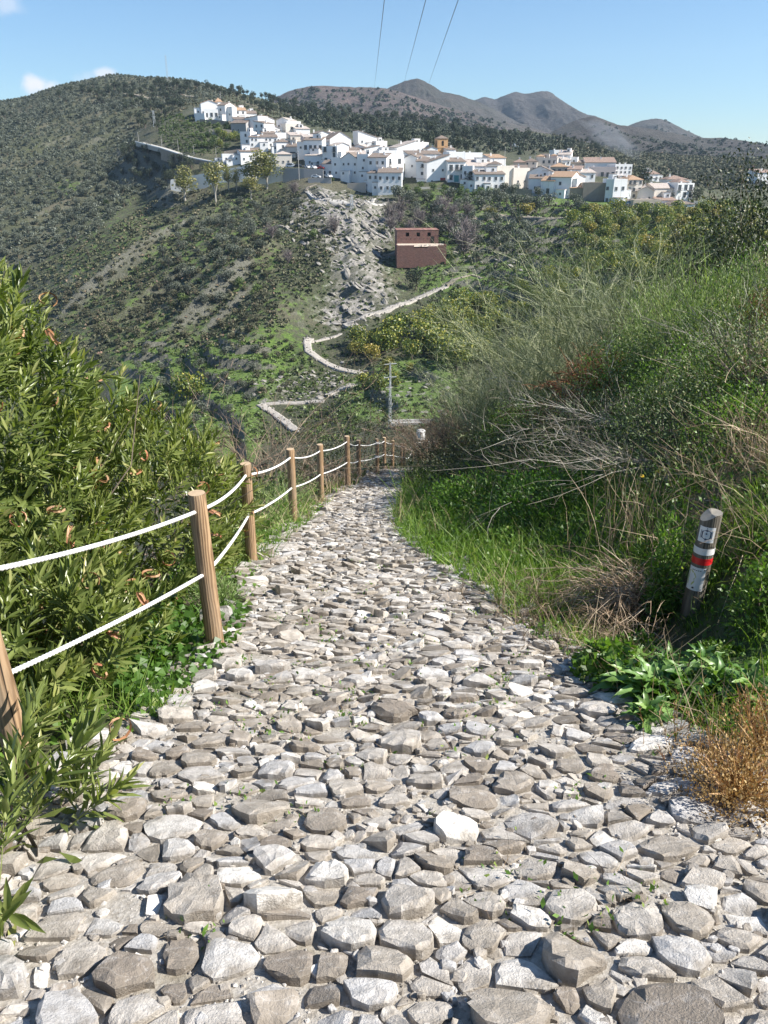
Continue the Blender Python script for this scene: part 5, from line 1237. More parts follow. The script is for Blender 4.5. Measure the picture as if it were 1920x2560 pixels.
def bare_tree(seed, h, r, n=110):
    g = np.random.default_rng(seed); P0 = np.zeros((n, 3)); P0[:, 2] = g.uniform(.12, .55, n) * h; P0[:, :2] = g.normal(size=(n, 2)) * .12 * r
    D = np.c_[g.normal(size=(n, 2)) * .55, g.uniform(.5, 1.3, n)]; V, F, t, C = strands(P0, D, g.uniform(.4, .75, n) * h, .035 * r, g.normal(size=(n, 3)) * .15, 3, .04, g=g)
    k = g.integers(0, n, n * 6); s = g.uniform(.35, 1, n * 6); i = np.clip((s * 3).astype(int), 0, 2); f = s * 3 - i; B = C[k, i] * (1 - f)[:, None] + C[k, i + 1] * f[:, None]
    V2, F2, t2, _ = strands(B, rdirs(n * 6, g) + [0, 0, .5], g.uniform(.1, .28, n * 6) * h, .016 * r, g.normal(size=(n * 6, 3)) * .2, 2, .05, g=g)
    V, F, t = cat([(V, F, t), (V2, F2, t2)]); tw = mesh_data('branches', V, F, M['twig'], tint=t)
    return tw, MB().tube([(0, 0, -.6), (0, 0, h * .3), (.05 * r, 0, h * .6)], [.07 * r, .055 * r, .02 * r], 6).build('trunk', M['bark'], data=True)
PROTO = {}
def proto(kind, fn, k=4):
    PROTO[kind] = []
    for i in range(k):
        c, t = fn(i); PROTO[kind].append((c, t, joined(c, t, kind)))
proto('olive', lambda i: blob_tree(10 + i, 4.2, 2.5, M['olive'], 8, 620, .27, .2, squash=.8))
proto('pine', lambda i: blob_tree(30 + i, 7.5, 3.2, M['pine'], 7, 520, .38, .3, squash=.7))
proto('orange', lambda i: blob_tree(50 + i, 4.5, 2.9, M['orange_tree'], 9, 900, .27, .08, squash=.85, airy=.35))
proto('yellow', lambda i: blob_tree(60 + i, 4.0, 2.6, M['yellow_orchard'], 9, 800, .25, .08, squash=.85, airy=.35))
proto('eucalyptus', lambda i: blob_tree(70 + i, 13, 3.4, M['eucalyptus'], 14, 1100, .33, .25, tall=.8, squash=1.1, bark='bark_pale', airy=.6))
proto('bush', lambda i: blob_tree(80 + i, 2.4, 1.8, M['green_bush'], 6, 420, .2, .02, squash=.8), 3)
proto('dark', lambda i: blob_tree(90 + i, 6.5, 3.6, M['pine'], 8, 700, .3, .1, squash=.85), 2)
proto('shrub', lambda i: blob_tree(95 + i, 1.9, 1.6, M['scrub'], 5, 300, .2, .02, squash=.75), 4)
proto('bare', lambda i: bare_tree(100 + i, 5.5, 2.6), 3)
KIND_NAME = {'olive': ('olive_tree', 'crown', 'tree'), 'pine': ('pine_tree', 'crown', 'tree'), 'orange': ('orchard_tree', 'crown', 'tree'), 'yellow': ('orchard_tree', 'crown', 'tree'), 'eucalyptus': ('eucalyptus_tree', 'crown', 'tree'), 'bush': ('green_bush', 'crown', 'bush'), 'dark': ('dark_evergreen_tree', 'crown', 'tree'), 'shrub': ('shrub', 'crown', 'shrub'), 'bare': ('bare_tree', 'branches', 'tree')}
def plant(kind, p, s, label, group=None, parts=True, k=None, rz=None, zs=1.0, cat_=None):
    nm, pn, ct = KIND_NAME[kind]; pr = PROTO[kind]; c, t, j = pr[random.randrange(len(pr)) if k is None else k % len(pr)]; rz = random.uniform(0, 6.28) if rz is None else rz
    if parts:
        e = empty(nm, p, rz); e.scale = (s, s, s * zs); a = link(pn, c, e); b = link('trunk', t, e)
    else: e = link(nm, j, None, p, (0, 0, rz), (s, s, s * zs))
    return tag(e, label, cat_ or ct, group)
def sample(poly, n, mind, tries=60, jitter=True, dmin=0, dmax=9999, visible=True, seed=1):
    """points of the hillside seen inside a photo region, no two closer than mind metres"""
    g = np.random.default_rng(seed); m = inpoly(GU, GV, poly) & (GY > dmin) & (GY < dmax)
    if visible: m &= GVIS
    idx = np.nonzero(m.ravel())[0]
    if len(idx) == 0: return []
    area = (GY.ravel()[idx]) ** 2; pr = area / area.sum(); pk = g.choice(idx, min(len(idx), n * 12), replace=False, p=pr); out = []; grid = {}
    for i in pk:
        x, y = GX.ravel()[i] + g.uniform(-.5, .5), GY.ravel()[i] + g.uniform(-.5, .5); c = (int(x // mind), int(y // mind)); ok = True
        for a in (-1, 0, 1):
            for b in (-1, 0, 1):
                for q in grid.get((c[0] + a, c[1] + b), ()):
                    if (q[0] - x) ** 2 + (q[1] - y) ** 2 < mind ** 2: ok = False; break
                if not ok: break
            if not ok: break
        if ok:
            grid.setdefault(c, []).append((x, y)); out.append(Vector((x, y, float(far_z(x, y)))))
            if len(out) >= n: break
    return out
_TR = np.vstack(TRK)
def off_track(p, r=2.6): return ((_TR - np.array([p[0], p[1]])) ** 2).sum(1).min() > r * r
def stuff_of(name, protos, pts, smin, smax, parent=None, zs=(1, 1), light=None):
    """many small plants joined as one uncountable mass, from light templates"""
    parts = []; g = rng; groups = [[] for _ in protos]
    for p in pts:
        if off_track(p): groups[random.randrange(len(protos))].append(p)
    for (Vt, Ft, Tt), ps in zip(protos, groups):
        if not ps: continue
        n = len(ps); a = g.uniform(0, 6.28, n); Mz = np.zeros((n, 3, 3)); Mz[:, 0, 0] = np.cos(a); Mz[:, 0, 1] = -np.sin(a); Mz[:, 1, 0] = np.sin(a); Mz[:, 1, 1] = np.cos(a); Mz[:, 2, 2] = 1
        sc = g.uniform(smin, smax, n); V, F, t = stamp(Vt, Ft, np.array(ps), Mz, sc); parts.append((V, F, np.clip(np.tile(Tt, n) * .7 + t * .45 - .1, 0, 1)))
    return cat(parts)
def light_clump(seed, r, h, n, fs, flat=.8):
    g = np.random.default_rng(seed); d = rdirs(n, g); d[:, 2] = np.abs(d[:, 2]); P = d * [r, r, h] * g.uniform(.6, 1, n)[:, None]
    V, F, t = stamp(FLAP[0], FLAP[1], P, frames(rdirs(n, g), unit(d + .5 * g.normal(size=d.shape)), g), fs * g.uniform(.7, 1.4, n), g=g); return V, F, t
if True:
    big = 0
    # pines along the crest of the left hill
    crest = [(150,247),(178,240),(205,232),(222,228),(240,222),(258,220),(272,219),(285,216),(300,218),(312,216),(330,214),(352,212),(385,212),(390,213),(397,210),(440,212),(452,213),(470,213),(478,213),(492,212),(498,214),(522,215),(532,218),(548,218),(560,222),(575,224),(585,228),(600,232),(612,236),(627,243),(640,250),(652,252),(662,256),(676,262),(690,262),(703,264),(15,310),(30,306)]
    for k, (u, v) in enumerate(crest):
        D = 700 + 20 * math.sin(k); s_, q_ = sq(u, v); X = float(s_) * D
        p = Vector((X, D, float(far_z(X, D)))); 
        plant('pine', p, random.uniform(.55, 1.05) * (1.5 if u in (385, 390, 397, 352) else 1), 'dark pine standing on the skyline crest of the left hill', 'pines along the crest of the left hill', parts=False)
    def wood(kind, poly, n, mind, s0, s1, label, group, parts=False, seed=1, zs=1.0, **k):
        pts = sample(poly, n, mind, seed=seed, **k)
        for p in pts: plant(kind, p, random.uniform(s0, s1), label, group, parts=parts, zs=zs)
        return pts
    wood('pine', [(200,222),(420,215),(480,215),(440,262),(470,265),(420,300),(395,340),(340,330),(300,260),(210,262)], 75, 6, .6, 1.0, 'dark pine in the wood at the top of the left hill above the village', 'pines in the wood on the left hill')
    wood('pine', [(500,215),(620,235),(710,262),(760,300),(700,300),(610,262),(520,240)], 46, 7, .6, 1.0, 'dark pine on the slope right behind the top villas', 'pines behind the upper village')
    wood('pine', [(690,258),(800,262),(1050,300),(1200,325),(1330,350),(1260,420),(1180,390),(1000,372),(900,345),(780,318)], 110, 9.0, .8, 1.3, 'dark pine of the dense wood behind the village and its church tower', 'pines of the wood behind the village')
    bpts = sample([(690,255),(800,262),(1050,300),(1200,325),(1440,350),(1420,395),(1260,420),(1180,390),(1000,372),(900,345),(780,318)], 1500, 4.8, seed=77, dmin=500)
    pc = [light_clump(200 + i, 2.0, 2.5, 46, .7) for i in range(4)]
    V, F, t = stuff_of('wood', pc, bpts, .6, 1.3); o = mk('pine_wood', V, F, M['pine'], tint=t * .8); tag(o, 'dense dark pine wood covering the slope behind the village', 'wood', kind='stuff')
    wood('pine', [(1400,330),(1560,345),(1560,400),(1420,380)], 26, 9, .5, .8, 'small pine on the pale slope right of the smoke', 'pines on the slope beyond the right part of the village')
    # scrub of the far right slope
    rp = sample([(1380,330),(1900,400),(1960,480),(1700,470),(1560,440),(1480,400),(1380,380)], 2600, 3.2, seed=78, dmin=430)
    sc_ = [light_clump(210 + i, 1.3, 1.3, 20, .68) for i in range(4)]
    V, F, t = stuff_of('x', sc_, rp, .6, 1.5); o = mk('hillside_scrub', V, F, M['scrub'], tint=t); tag(o, 'low grey-green scrub over the slope behind the right part of the village', 'scrub', kind='stuff')
    # olive grove on the left hill
    OL = [(0,330),(60,295),(180,245),(300,255),(330,330),(345,420),(420,470),(330,500),(230,590),(120,650),(0,690)]
    wood('olive', [(0,480),(330,400),(345,420),(420,470),(330,500),(230,590),(120,650),(0,690)], 90, 7, .7, 1.1, 'grey-green olive tree in the grove low on the left hill', 'olive trees low on the left hill', seed=5)
    wood('olive', OL, 25, 14, .8, 1.2, 'grey-green olive tree in the grove high on the left hill', 'olive trees high on the left hill', seed=6, dmin=500)
    op = sample(OL, 3000, 3.3, seed=7); oc = [light_clump(220 + i, 1.7, 1.7, 44, .58) for i in range(4)]
    V, F, t = stuff_of('x', oc, op, .6, 1.2); o = mk('olive_grove', V, F, M['olive'], tint=t); tag(o, 'mass of small olive trees and shrubs covering the left hill', 'olive grove', kind='stuff')
    up = sample([(230,240),(500,215),(700,265),(760,300),(620,300),(500,262),(420,300),(330,330)], 700, 3.5, seed=8)
    V, F, t = stuff_of('x', sc_, up, .5, 1.2); o = mk('hillside_scrub', V, F, M['scrub'], tint=t); tag(o, 'dry scrub on the slope above the top villas of the village', 'scrub', kind='stuff')
    # spur flank: scrub mass, olives, bushes
    FL = [(0,720),(240,590),(430,480),(700,470),(780,500),(850,620),(760,760),(660,860),(330,880),(260,960),(0,960)]
    fp = sample(FL, 4600, 2.0, seed=9); fc = [light_clump(230 + i, .95, .85, 20, .46) for i in range(5)]
    V, F, t = stuff_of('x', fc, fp, .45, 1.5); o = mk('hillside_scrub', V, F, M['scrub'], tint=t); tag(o, 'mixed dry scrub covering the steep flank below the village', 'scrub', kind='stuff')
    gp = sample([(740,470),(1000,500),(1080,640),(960,760),(1000,850),(1180,900),(1160,1080),(600,1100),(640,900),(780,850),(700,620)], 2600, 2.0, seed=10)
    V, F, t = stuff_of('x', fc, gp, .3, .9); o = mk('hillside_scrub', V, F, M['green_bush'], tint=t * .8); tag(o, 'low green scrub between the rocks of the ridge and the zigzag path', 'scrub', kind='stuff')
    hp = sample([(1050,500),(1400,540),(1900,500),(1920,800),(1100,800),(1000,640)], 2600, 2.2, seed=11)
    V, F, t = stuff_of('x', fc, hp, .4, 1.2); o = mk('hillside_scrub', V, F, M['green_bush'], tint=t * .9); tag(o, 'green undergrowth on the terraces right of the brick building', 'scrub', kind='stuff')
    wood('olive', [(400,560),(640,540),(660,640),(560,760),(420,760)], 50, 5, .6, 1.0, 'grey olive tree on the shaded flank left of the rocky ridge', 'olive trees on the flank left of the ridge', seed=12)
    wood('shrub', [(160,720),(640,600),(700,700),(640,840),(330,880),(170,800)], 130, 3.5, .7, 1.4, 'rounded dry shrub on the steep flank left of the ridge', 'shrubs on the steep flank', seed=13)
    wood('olive', [(560,500),(760,520),(700,600),(560,580)], 26, 5, .6, .9, 'olive tree just below the grey parking wall', 'olive trees below the parking wall', seed=14)
    wood('olive', [(330,880),(640,880),(660,1000),(560,1100),(330,1100)], 34, 6, .45, .75, 'small grey olive tree on the bright green terraces at lower left', 'olive trees on the lower green terraces', seed=15)
    wood('shrub', [(700,820),(780,900),(700,1000),(600,960)], 20, 3.5, .5, .9, 'low shrub beside the lower bends of the zigzag path', 'shrubs by the lower zigzag path', seed=16)
    wood('olive', [(1010,500),(1260,500),(1340,520),(1320,640),(1180,660),(1120,600),(1010,560)], 48, 6, .8, 1.4, 'grey olive tree around and above the brick building', 'olive trees round the brick building', parts=True, seed=17)
    wood('olive', [(1240,470),(1500,520),(1640,540),(1640,560),(1240,530)], 16, 7, .7, 1.2, 'olive tree on the bank under the right part of the village', 'olive trees under the right part of the village', parts=True, seed=18)
    for (u, v, s, kd, lb) in [(1340,535,1.5,'olive','big dark round olive tree under the barn-like white house'),(1450,540,1.45,'olive','big dark round olive tree under the roofless stone house'),(1180,470,1.1,'dark','dark round tree in front of the teal-doored house'),(1000,505,1.5,'olive','wide olive tree right below the lowest front house'),
                              (1190,410,.95,'dark','dark round tree in front of the flat-roofed house with tall chimney'),(1605,470,1.35,'dark','big round dark green tree among the right-hand houses'),(1398,432,.6,'dark','narrow dark tree beside the tan arched house'),(772,388,.8,'olive','olive tree in the walled garden right of the wooden utility pole'),(1245,480,.7,'dark','dark shrub at the end of the long low front house'),
                              (1150,470,.8,'bush','green bushes at the foot of the red garage house'),(1110,470,.8,'bush','green hedge at the left foot of the teal-doored house'),(830,455,.8,'bush','green bush under the narrow square-chimney house'),(1690,500,.6,'dark','small dark tree left of the villa at the right end'),(1740,510,1.0,'dark','dark tree right of the villa at the right end'),
                              (265,515,1.2,'bush','bright bush by the small green field on the left hill')]:
        p = hit(u, v)
        if p: plant(kd, p, s, lb)
    # eucalyptus in front of the white wall
    for (u, v0, v1, lb) in [(463,412,505,'yellow-green eucalyptus at the left end of the white wall'),(540,398,512,'tall eucalyptus with a gap in its crown, second from the left at the white wall'),(572,412,478,'small slim eucalyptus between the two tall ones'),(592,420,480,'thin dark eucalyptus against the white wall'),(638,372,480,'left half of the largest eucalyptus pair in front of the white wall'),(668,376,474,'right half of the largest eucalyptus pair in front of the white wall'),(628,440,500,'low young eucalyptus under the largest pair')]:
        p = hit(u, v1); p = p if p else at(u, v1, 380); h = (v1 - v0) / FPX * depth_of(p); wdt = {463: 72, 540: 66, 572: 36, 592: 26, 638: 86, 668: 76, 628: 56}[u] / FPX * depth_of(p) / 6.5
        e = plant('eucalyptus', p, 1, lb); e.scale = (wdt, wdt, h / 13.4)
    for (u, v) in [(510,352),(525,345),(545,340),(560,350),(580,352),(590,345),(600,352),(498,372),(515,372),(535,370),(552,368)]:
        p = hit(u, v)
        if p: plant('orange' if u > 540 else 'bush', p, random.uniform(.7, 1.0) * (1 if u > 540 else 1.6), 'green bush of the steep garden below the grey unpainted house', 'bushes of the garden left of the village')
    # cypresses
    for (u, v, s, lb) in [(646,300,.45,'slim dark cypress beside the upper terrace row'),(665,378,.4,'slim dark cypress behind the largest eucalyptus pair'),(1418,520,.3,'dark slim cypress left of the bungalow')]:
        p = hit(u, v)
        if p: e = plant('dark', p, s, lb); e.scale = (s * .5, s * .5, s * 1.6)
    # orchards
    wood('orange', [(930,858),(1020,825),(1120,792),(1230,780),(1250,830),(1200,910),(1140,935),(1080,890),(1020,870),(940,880)], 46, 5.8, 1.2, 1.75, 'dark green orchard tree with yellow tips in the dense grove below the path', 'orchard trees of the dense grove', parts=True, seed=20)
    wood('orange', [(880,856),(960,848),(1000,862),(950,890),(890,884)], 20, 4.0, .8, 1.25, 'orchard tree left of the dense grove beside the zigzag path', 'orchard trees beside the zigzag path', parts=True, seed=21)
    for (u, v, s, kd, lb) in [(930,905,1.15,'yellow','wide yellow-green orchard tree beside the bend of the zigzag path'),(1030,900,1.15,'orange','dark green orchard tree right of the wide yellow one'),(970,935,1.0,'yellow','yellow orchard tree below the wide yellow one'),(905,975,.95,'orange','low green orchard tree at the start of the terrace wall'),(950,985,1.0,'orange','green orchard tree next to the slender valley pylon'),(985,965,.8,'orange','small orchard tree right of the slender valley pylon'),(1025,930,.5,'yellow','small yellow tree on the bare terrace'),(890,890,.9,'yellow','yellow orchard tree left of the wide yellow one'),
                              (1150,772,1.25,'orange','orchard tree standing at the top of the dense grove'),(1195,776,1.2,'orange','right orchard tree at the top of the dense grove'),(1040,620,0.1,'bush','tiny bush by the brick building wall'),(1040,725,1.0,'dark','round dark shrub beside the sloping upper zigzag path'),(456,760,1.4,'bush','bright green bush alone on the dark flank'),(595,720,1.5,'bush','green bushes in the middle of the dark flank'),(640,740,1.5,'bush','right-hand green bush in the middle of the dark flank'),(780,600,1.6,'bush','bright green bush at the top left of the rocky ridge'),(480,1000,1.6,'orange','dark green leafy tree in front of the lower terraces')]:
        p = hit(u, v)
        if p: plant(kd, p, s, lb)
    wood('orange', [(1400,548),(1560,540),(1760,540),(1900,530),(1940,640),(1700,650),(1580,720),(1460,690),(1430,600)], 90, 6.4, .9, 1.4, 'yellow-tipped orchard tree on the terraces below the right part of the village', 'orchard trees right of the village', parts=True, seed=22)
    wood('yellow', [(1230,532),(1380,538),(1700,545),(1900,540),(1920,600),(1700,640),(1560,690),(1500,660),(1420,560),(1230,552)], 30, 8, .9, 1.3, 'bright yellow-green orchard tree on the right-hand terraces', 'yellow orchard trees right of the village', parts=True, seed=23)
    wood('orange', [(1100,760),(1500,660),(1700,680),(1700,800),(1300,900),(1180,860)], 60, 5.0, .6, 1.0, 'orchard tree glimpsed behind the broom bushes', 'orchard trees behind the broom', seed=24)
    wood('olive', [(1660,400),(1900,440),(1900,480),(1700,450)], 40, 7, .5, .8, 'olive tree on the slope at the far right beyond the houses', 'olive trees at the far right', seed=25)
    wood('bare', [(960,540),(1190,540),(1190,640),(1110,600),(960,600)], 14, 5, .8, 1.3, 'leafless purple-grey tree near the brick building', 'leafless trees near the brick building', parts=True, seed=26)
    for (u, v, s, lb) in [(735,490,1.0,'leafless tree at the top of the footpath below the parking wall'),(835,590,1.2,'round leafless grey bush on the ridge crest left of the rocks'),(975,560,1.3,'slender leafless tree above the brick building'),(680,600,.9,'low leafless bush on the dark flank near the ridge'),(1160,640,1.6,'tall leafless tree right of the brick building'),(720,660,.8,'leafless bush beside the bright green bush')]:
        p = hit(u, v)
        if p: plant('bare', p, s, lb)
    # rock outcrops on the ridge
    RK = [rock_data(40 + i, 2, flat=.8) for i in range(6)]
    m, nt, b = new_mat('outcrop_rock'); n1 = noise(nt, .6, 7, .75, coord='Object'); c = ramp(nt, n1, [(.3, (.09, .08, .07)), (.5, (.25, .23, .2)), (.72, (.42, .4, .37))]); nt.links.new(c, b.inputs['Base Color']); b.inputs['Roughness'].default_value = .95; bump(nt, b, n1, .8, .3)
    for r_ in RK: r_.materials.clear(); r_.materials.append(m)
    def rocks(poly, n, mind, s0, s1, el, label, group, seed, tilt=.5):
        for p in sample(poly, n, mind, seed=seed):
            s = random.uniform(s0, s1) ** 1.3; o = link('rock', random.choice(RK), None, p + Vector((0, 0, s * .1)), (random.gauss(0, .25), tilt + random.gauss(0, .2), random.gauss(-.5, .35)), (s * el, s, s * .6)); tag(o, label, 'rock', group)
    rocks([(790,480),(900,500),(980,540),(985,580),(950,640),(900,640),(860,560),(790,510)], 90, 2.0, .5, 1.2, 2.4, 'long tilted slab of pale rock on the ridge under the front row of houses', 'slabs of the upper rocky ridge', 30)
    rocks([(700,560),(850,560),(940,640),(900,680),(870,820),(800,820),(830,700),(740,640)], 70, 2.5, .5, 1.4, 1.5, 'grey rock of the rugged ridge above the zigzag path', 'rocks of the middle ridge', 31)
    rocks([(860,700),(1000,740),(900,830),(850,800)], 35, 2.2, .4, 1.1, 2, 'tilted rock slab just above the upper zigzag path', 'slabs above the zigzag path', 32)
    rocks([(580,960),(860,900),(870,990),(700,1010)], 45, 2.0, .4, 1.0, 1.2, 'pale boulder beside the lower zigzag path', 'boulders by the lower zigzag path', 33, .1)
    rocks([(880,930),(1180,930),(1180,1040),(900,1040)], 36, 2.0, .3, .9, 1.3, 'pale rock along the small terraces above the channel', 'rocks above the channel', 34, .1)
    rocks([(1080,560),(1330,600),(1300,680),(1100,640)], 30, 3, .5, 1.3, 1.3, 'grey rock outcrop right of the brick building', 'rocks right of the brick building', 35, .2)
    rocks([(1380,490),(1560,520),(1560,540),(1240,520),(1240,490)], 40, 2.2, .3, .8, 1.3, 'loose pale rock on the bank under the right part of the village', 'loose rocks under the right-hand houses', 36, .1)
    # scrub wherever the ground of the near hillsides would lie bare
    VILL = [(430,262),(500,250),(640,280),(760,300),(1130,350),(1400,385),(1600,420),(1740,450),(1790,525),(1560,535),(1240,480),(930,490),(860,470),(700,455),(420,470),(420,400),(540,390)]
    ap = [p for p in sample([(-60,300),(200,190),(440,180),(700,240),(2000,400),(2000,1300),(-60,1300)], 4800, 3.0, seed=90, dmin=70) if not inpoly(*project(np.array(p)), VILL)]
    ap = ap; V, F, t = stuff_of('x', [light_clump(240 + i, .8, .6, 13, .42) for i in range(4)], ap, .5, 1.6); o = mk('hillside_scrub', V, F, M['scrub'], tint=t); tag(o, 'thin low scrub spread over all the hillsides', 'scrub', kind='stuff')
    tp = sample([(-60,270),(150,200),(300,180),(600,190),(560,250),(470,262),(300,275),(100,310),(0,370),(-60,400)], 1900, 3.4, seed=92)
    V, F, t = stuff_of('x', oc, tp, .6, 1.25); o = mk('olive_grove', V, F, M['olive'], tint=t); tag(o, 'small trees and shrubs near the top of the left hill', 'olive grove', kind='stuff')
    lp = sample([(330,870),(640,850),(780,860),(900,960),(900,1100),(330,1130)], 2600, 1.3, seed=93)
    V, F, t = stuff_of('x', [light_clump(250 + i, .55, .4, 12, .3) for i in range(4)], lp, .5, 1.6); o = mk('hillside_scrub', V, F, M['green_bush'], tint=t); tag(o, 'tufts and small plants on the lower terraces', 'scrub', kind='stuff')
    rp2 = sample([(1000,500),(1900,520),(1900,800),(1180,1000),(1100,900),(1000,640)], 3200, 1.8, seed=94)
    V, F, t = stuff_of('x', [light_clump(260 + i, .7, .5, 12, .36) for i in range(4)], rp2, .5, 1.5); o = mk('hillside_scrub', V, F, M['scrub'], tint=t * .9); tag(o, 'tufts and low plants on the right-hand terraces', 'scrub', kind='stuff')
    gp2 = sample([(400,285),(480,290),(520,305),(600,325),(560,385),(430,382),(400,340)], 420, 1.6, seed=96)
    V, F, t = stuff_of('x', fc, gp2, .5, 1.3); o = mk('garden_scrub', V, F, M['green_bush'], tint=t * .8); tag(o, 'scrub on the rocky garden slope below the top villas', 'scrub', kind='stuff')
    for kd, poly, n, lb, gr in (('bush', [(1000,476),(1060,470),(1180,480),(1250,484),(1250,505),(1000,505)], 26, 'green bush in the gardens below the teal-doored house', 'bushes below the front houses'), ('dark', [(300,375),(350,372),(430,395),(480,410),(520,425),(480,455),(420,460),(340,450)], 44, 'dark bush on the shaded slope under the sloping road', 'dark bushes under the sloping road'), ('bush', [(430,320),(520,300),(600,325),(620,360),(560,385),(420,370)], 26, 'green bush on the rocky garden slope under the arcaded villa', 'bushes under the arcaded villa'),):
        for p in sample(poly, n, 4, seed=91): plant(kd, p, random.uniform(.8, 1.5), lb, gr, parts=False) if kd == 'bush' else plant(kd, p, random.uniform(.45, .8), lb, gr, parts=False)
    # loose stones lining the zigzag path
    g = np.random.default_rng(95); PS = []
    for C, w in TRKE:
        for _ in range(int(len(C) * 1.6)):
            i = g.integers(0, len(C)); a = g.uniform(0, 6.28); d = w * g.uniform(.45, .75); x, y = C[i, 0] + math.cos(a) * d, C[i, 1] + math.sin(a) * d; PS.append((x, y, float(far_z(x, y)) + .25))
    PS = np.array(PS); n = len(PS); V, F, t = stamp(OCTA[0], OCTA[1], PS, frames(rdirs(n, g)), np.c_[g.uniform(.2, .6, n), g.uniform(.2, .5, n), g.uniform(.2, .45, n)], g=g); o = mk('path_edge_stones', V, F, m, tint=t); tag(o, 'loose stones lining the pale zigzag path on the far slope', 'stones', kind='stuff')
    # trees on the nearer mountain slopes, one mass each
    def mtrees(key, n, mat, tmin, tmax, sc, label, seed, umax=9999):
        T, P = RID[key]; g = np.random.default_rng(seed); nr, nu = T.shape; ii = g.integers(0, nr - 1, n * 3); jj = g.integers(0, nu - 1, n * 3)
        tt = T[ii, jj]; P0 = P[ii, jj] + (P[ii + 1, jj + 1] - P[ii, jj]) * g.random((len(ii), 1)); dens = vnoise(P0[:, 0], P0[:, 1], 120, seed, 3) + (tt - tmin) * 1.2
        k = (tt > tmin) & (tt < tmax) & (dens > g.random(len(ii)) * 1.1 - .1); P0 = P0[k][:n]
        cl = [light_clump(seed + 300 + i, 3.0, 3.4, 12, 2.2) for i in range(3)]; V, F, t = stuff_of('x', cl, list(P0), .5 * sc, 1.2 * sc); o = mk('mountain_trees', V, F, mat, tint=t * .8); tag(o, label, 'wood', kind='stuff')
    mtrees('brown', 1900, M['pine'], .0, .8, 1.1, 'scattered dark trees on the brown burnt mountain', 61)
    mtrees('right', 2600, M['pine'], -.02, .9, .75, 'scattered dark trees and bushes on the right-hand ridge', 62)
    mtrees('round', 700, M['pine'], .0, .8, 1.1, 'scattered bushes on the round far hill', 63)
    # thin smoke over the slope on the right
    sm = bpy.data.materials.new('thin_smoke'); sm.use_nodes = True; nt = sm.node_tree; nt.nodes.clear(); o_ = nt.nodes.new('ShaderNodeOutputMaterial'); pv = nt.nodes.new('ShaderNodeVolumePrincipled'); pv.inputs['Color'].default_value = (.8, .86, .95, 1); pv.inputs['Density'].default_value = .011; nt.links.new(pv.outputs[0], o_.inputs['Volume'])
    import bmesh
    for (u, v, D, sx_, sz_, ry) in [(1530,345,640,26,7,.5)]:
        bm = bmesh.new(); bmesh.ops.create_icosphere(bm, subdivisions=4, radius=1)
        for vtx in bm.verts: vtx.co += vtx.co.normalized() * mnoise.noise(vtx.co * 1.8 + Vector((u, 0, 0))) * .45
        me = bpy.data.meshes.new('smoke'); bm.to_mesh(me); bm.free(); me.materials.append(sm); o = link('smoke', me, None, at(u, v, D), (0, ry, 0), (sx_, 12, sz_)); tag(o, 'thin bluish smoke drifting over the slope right of the village', 'smoke', kind='stuff')
# ------------------------------------------------------------------ plants near the path
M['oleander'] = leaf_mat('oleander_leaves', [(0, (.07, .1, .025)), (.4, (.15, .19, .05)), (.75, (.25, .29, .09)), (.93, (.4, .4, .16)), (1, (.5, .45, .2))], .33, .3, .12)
M['pod'] = leaf_mat('dry_seed_pods', [(0, (.2, .09, .04)), (.5, (.42, .21, .1)), (1, (.62, .42, .25))], .6, .15, .3, (1.2, .9, .6))
M['herb'] = leaf_mat('herb_leaves', [(0, (.04, .08, .012)), (.5, (.09, .18, .028)), (.85, (.16, .28, .05)), (1, (.3, .36, .1))], .45, .35, .2)
M['grass'] = leaf_mat('grass_blades', [(0, (.05, .1, .014)), (.5, (.13, .24, .035)), (.8, (.25, .36, .07)), (1, (.45, .42, .2))], .5, .4, .2)
M['drygrass'] = leaf_mat('dry_stems', [(0, (.16, .11, .07)), (.5, (.36, .27, .17)), (1, (.58, .48, .33))], .7, .15, .2, (1.1, 1, .8))
M['broom'] = leaf_mat('broom_twigs', [(0, (.08, .11, .045)), (.5, (.2, .235, .12)), (1, (.42, .43, .26))], .6, .1, .2)
M['brownbroom'] = leaf_mat('brown_twigs', [(0, (.09, .06, .04)), (.5, (.21, .145, .1)), (1, (.34, .27, .18))], .7, .08, .2)
M['whitetwig'] = leaf_mat('white_twigs', [(0, (.17, .14, .12)), (.5, (.34, .3, .26)), (1, (.56, .52, .46))], .7, .05, .1)
M['rust'] = leaf_mat('rusty_dead_fern', [(0, (.11, .045, .02)), (.5, (.24, .105, .045)), (1, (.4, .22, .1))], .8, .2, .1, (1.1, .8, .5))
M['goldbush'] = leaf_mat('dry_gold_leaves', [(0, (.2, .11, .04)), (.5, (.42, .26, .11)), (1, (.62, .44, .22))], .7, .25, .1, (1.1, .95, .6))
M['feather'] = leaf_mat('feathery_green', [(0, (.06, .1, .025)), (.5, (.18, .26, .08)), (1, (.38, .46, .18))], .6, .25, .1)
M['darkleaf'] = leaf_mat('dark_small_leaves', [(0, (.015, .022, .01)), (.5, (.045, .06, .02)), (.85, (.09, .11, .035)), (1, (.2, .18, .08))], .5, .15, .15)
M['scrubnear'] = leaf_mat('grey_green_scrub', [(0, (.04, .065, .022)), (.5, (.11, .155, .06)), (.85, (.22, .27, .11)), (1, (.42, .37, .22))], .6, .2, .15)
M['rosette'] = leaf_mat('rosette_leaves', [(0, (.05, .11, .022)), (.5, (.11, .22, .05)), (1, (.24, .38, .12))], .4, .25, .1)
M['yellow'] = plain('yellow_petals', (.75, .5, .02), .5, .05); M['white_petal'] = plain('white_petals', (.75, .75, .72), .5, .05)
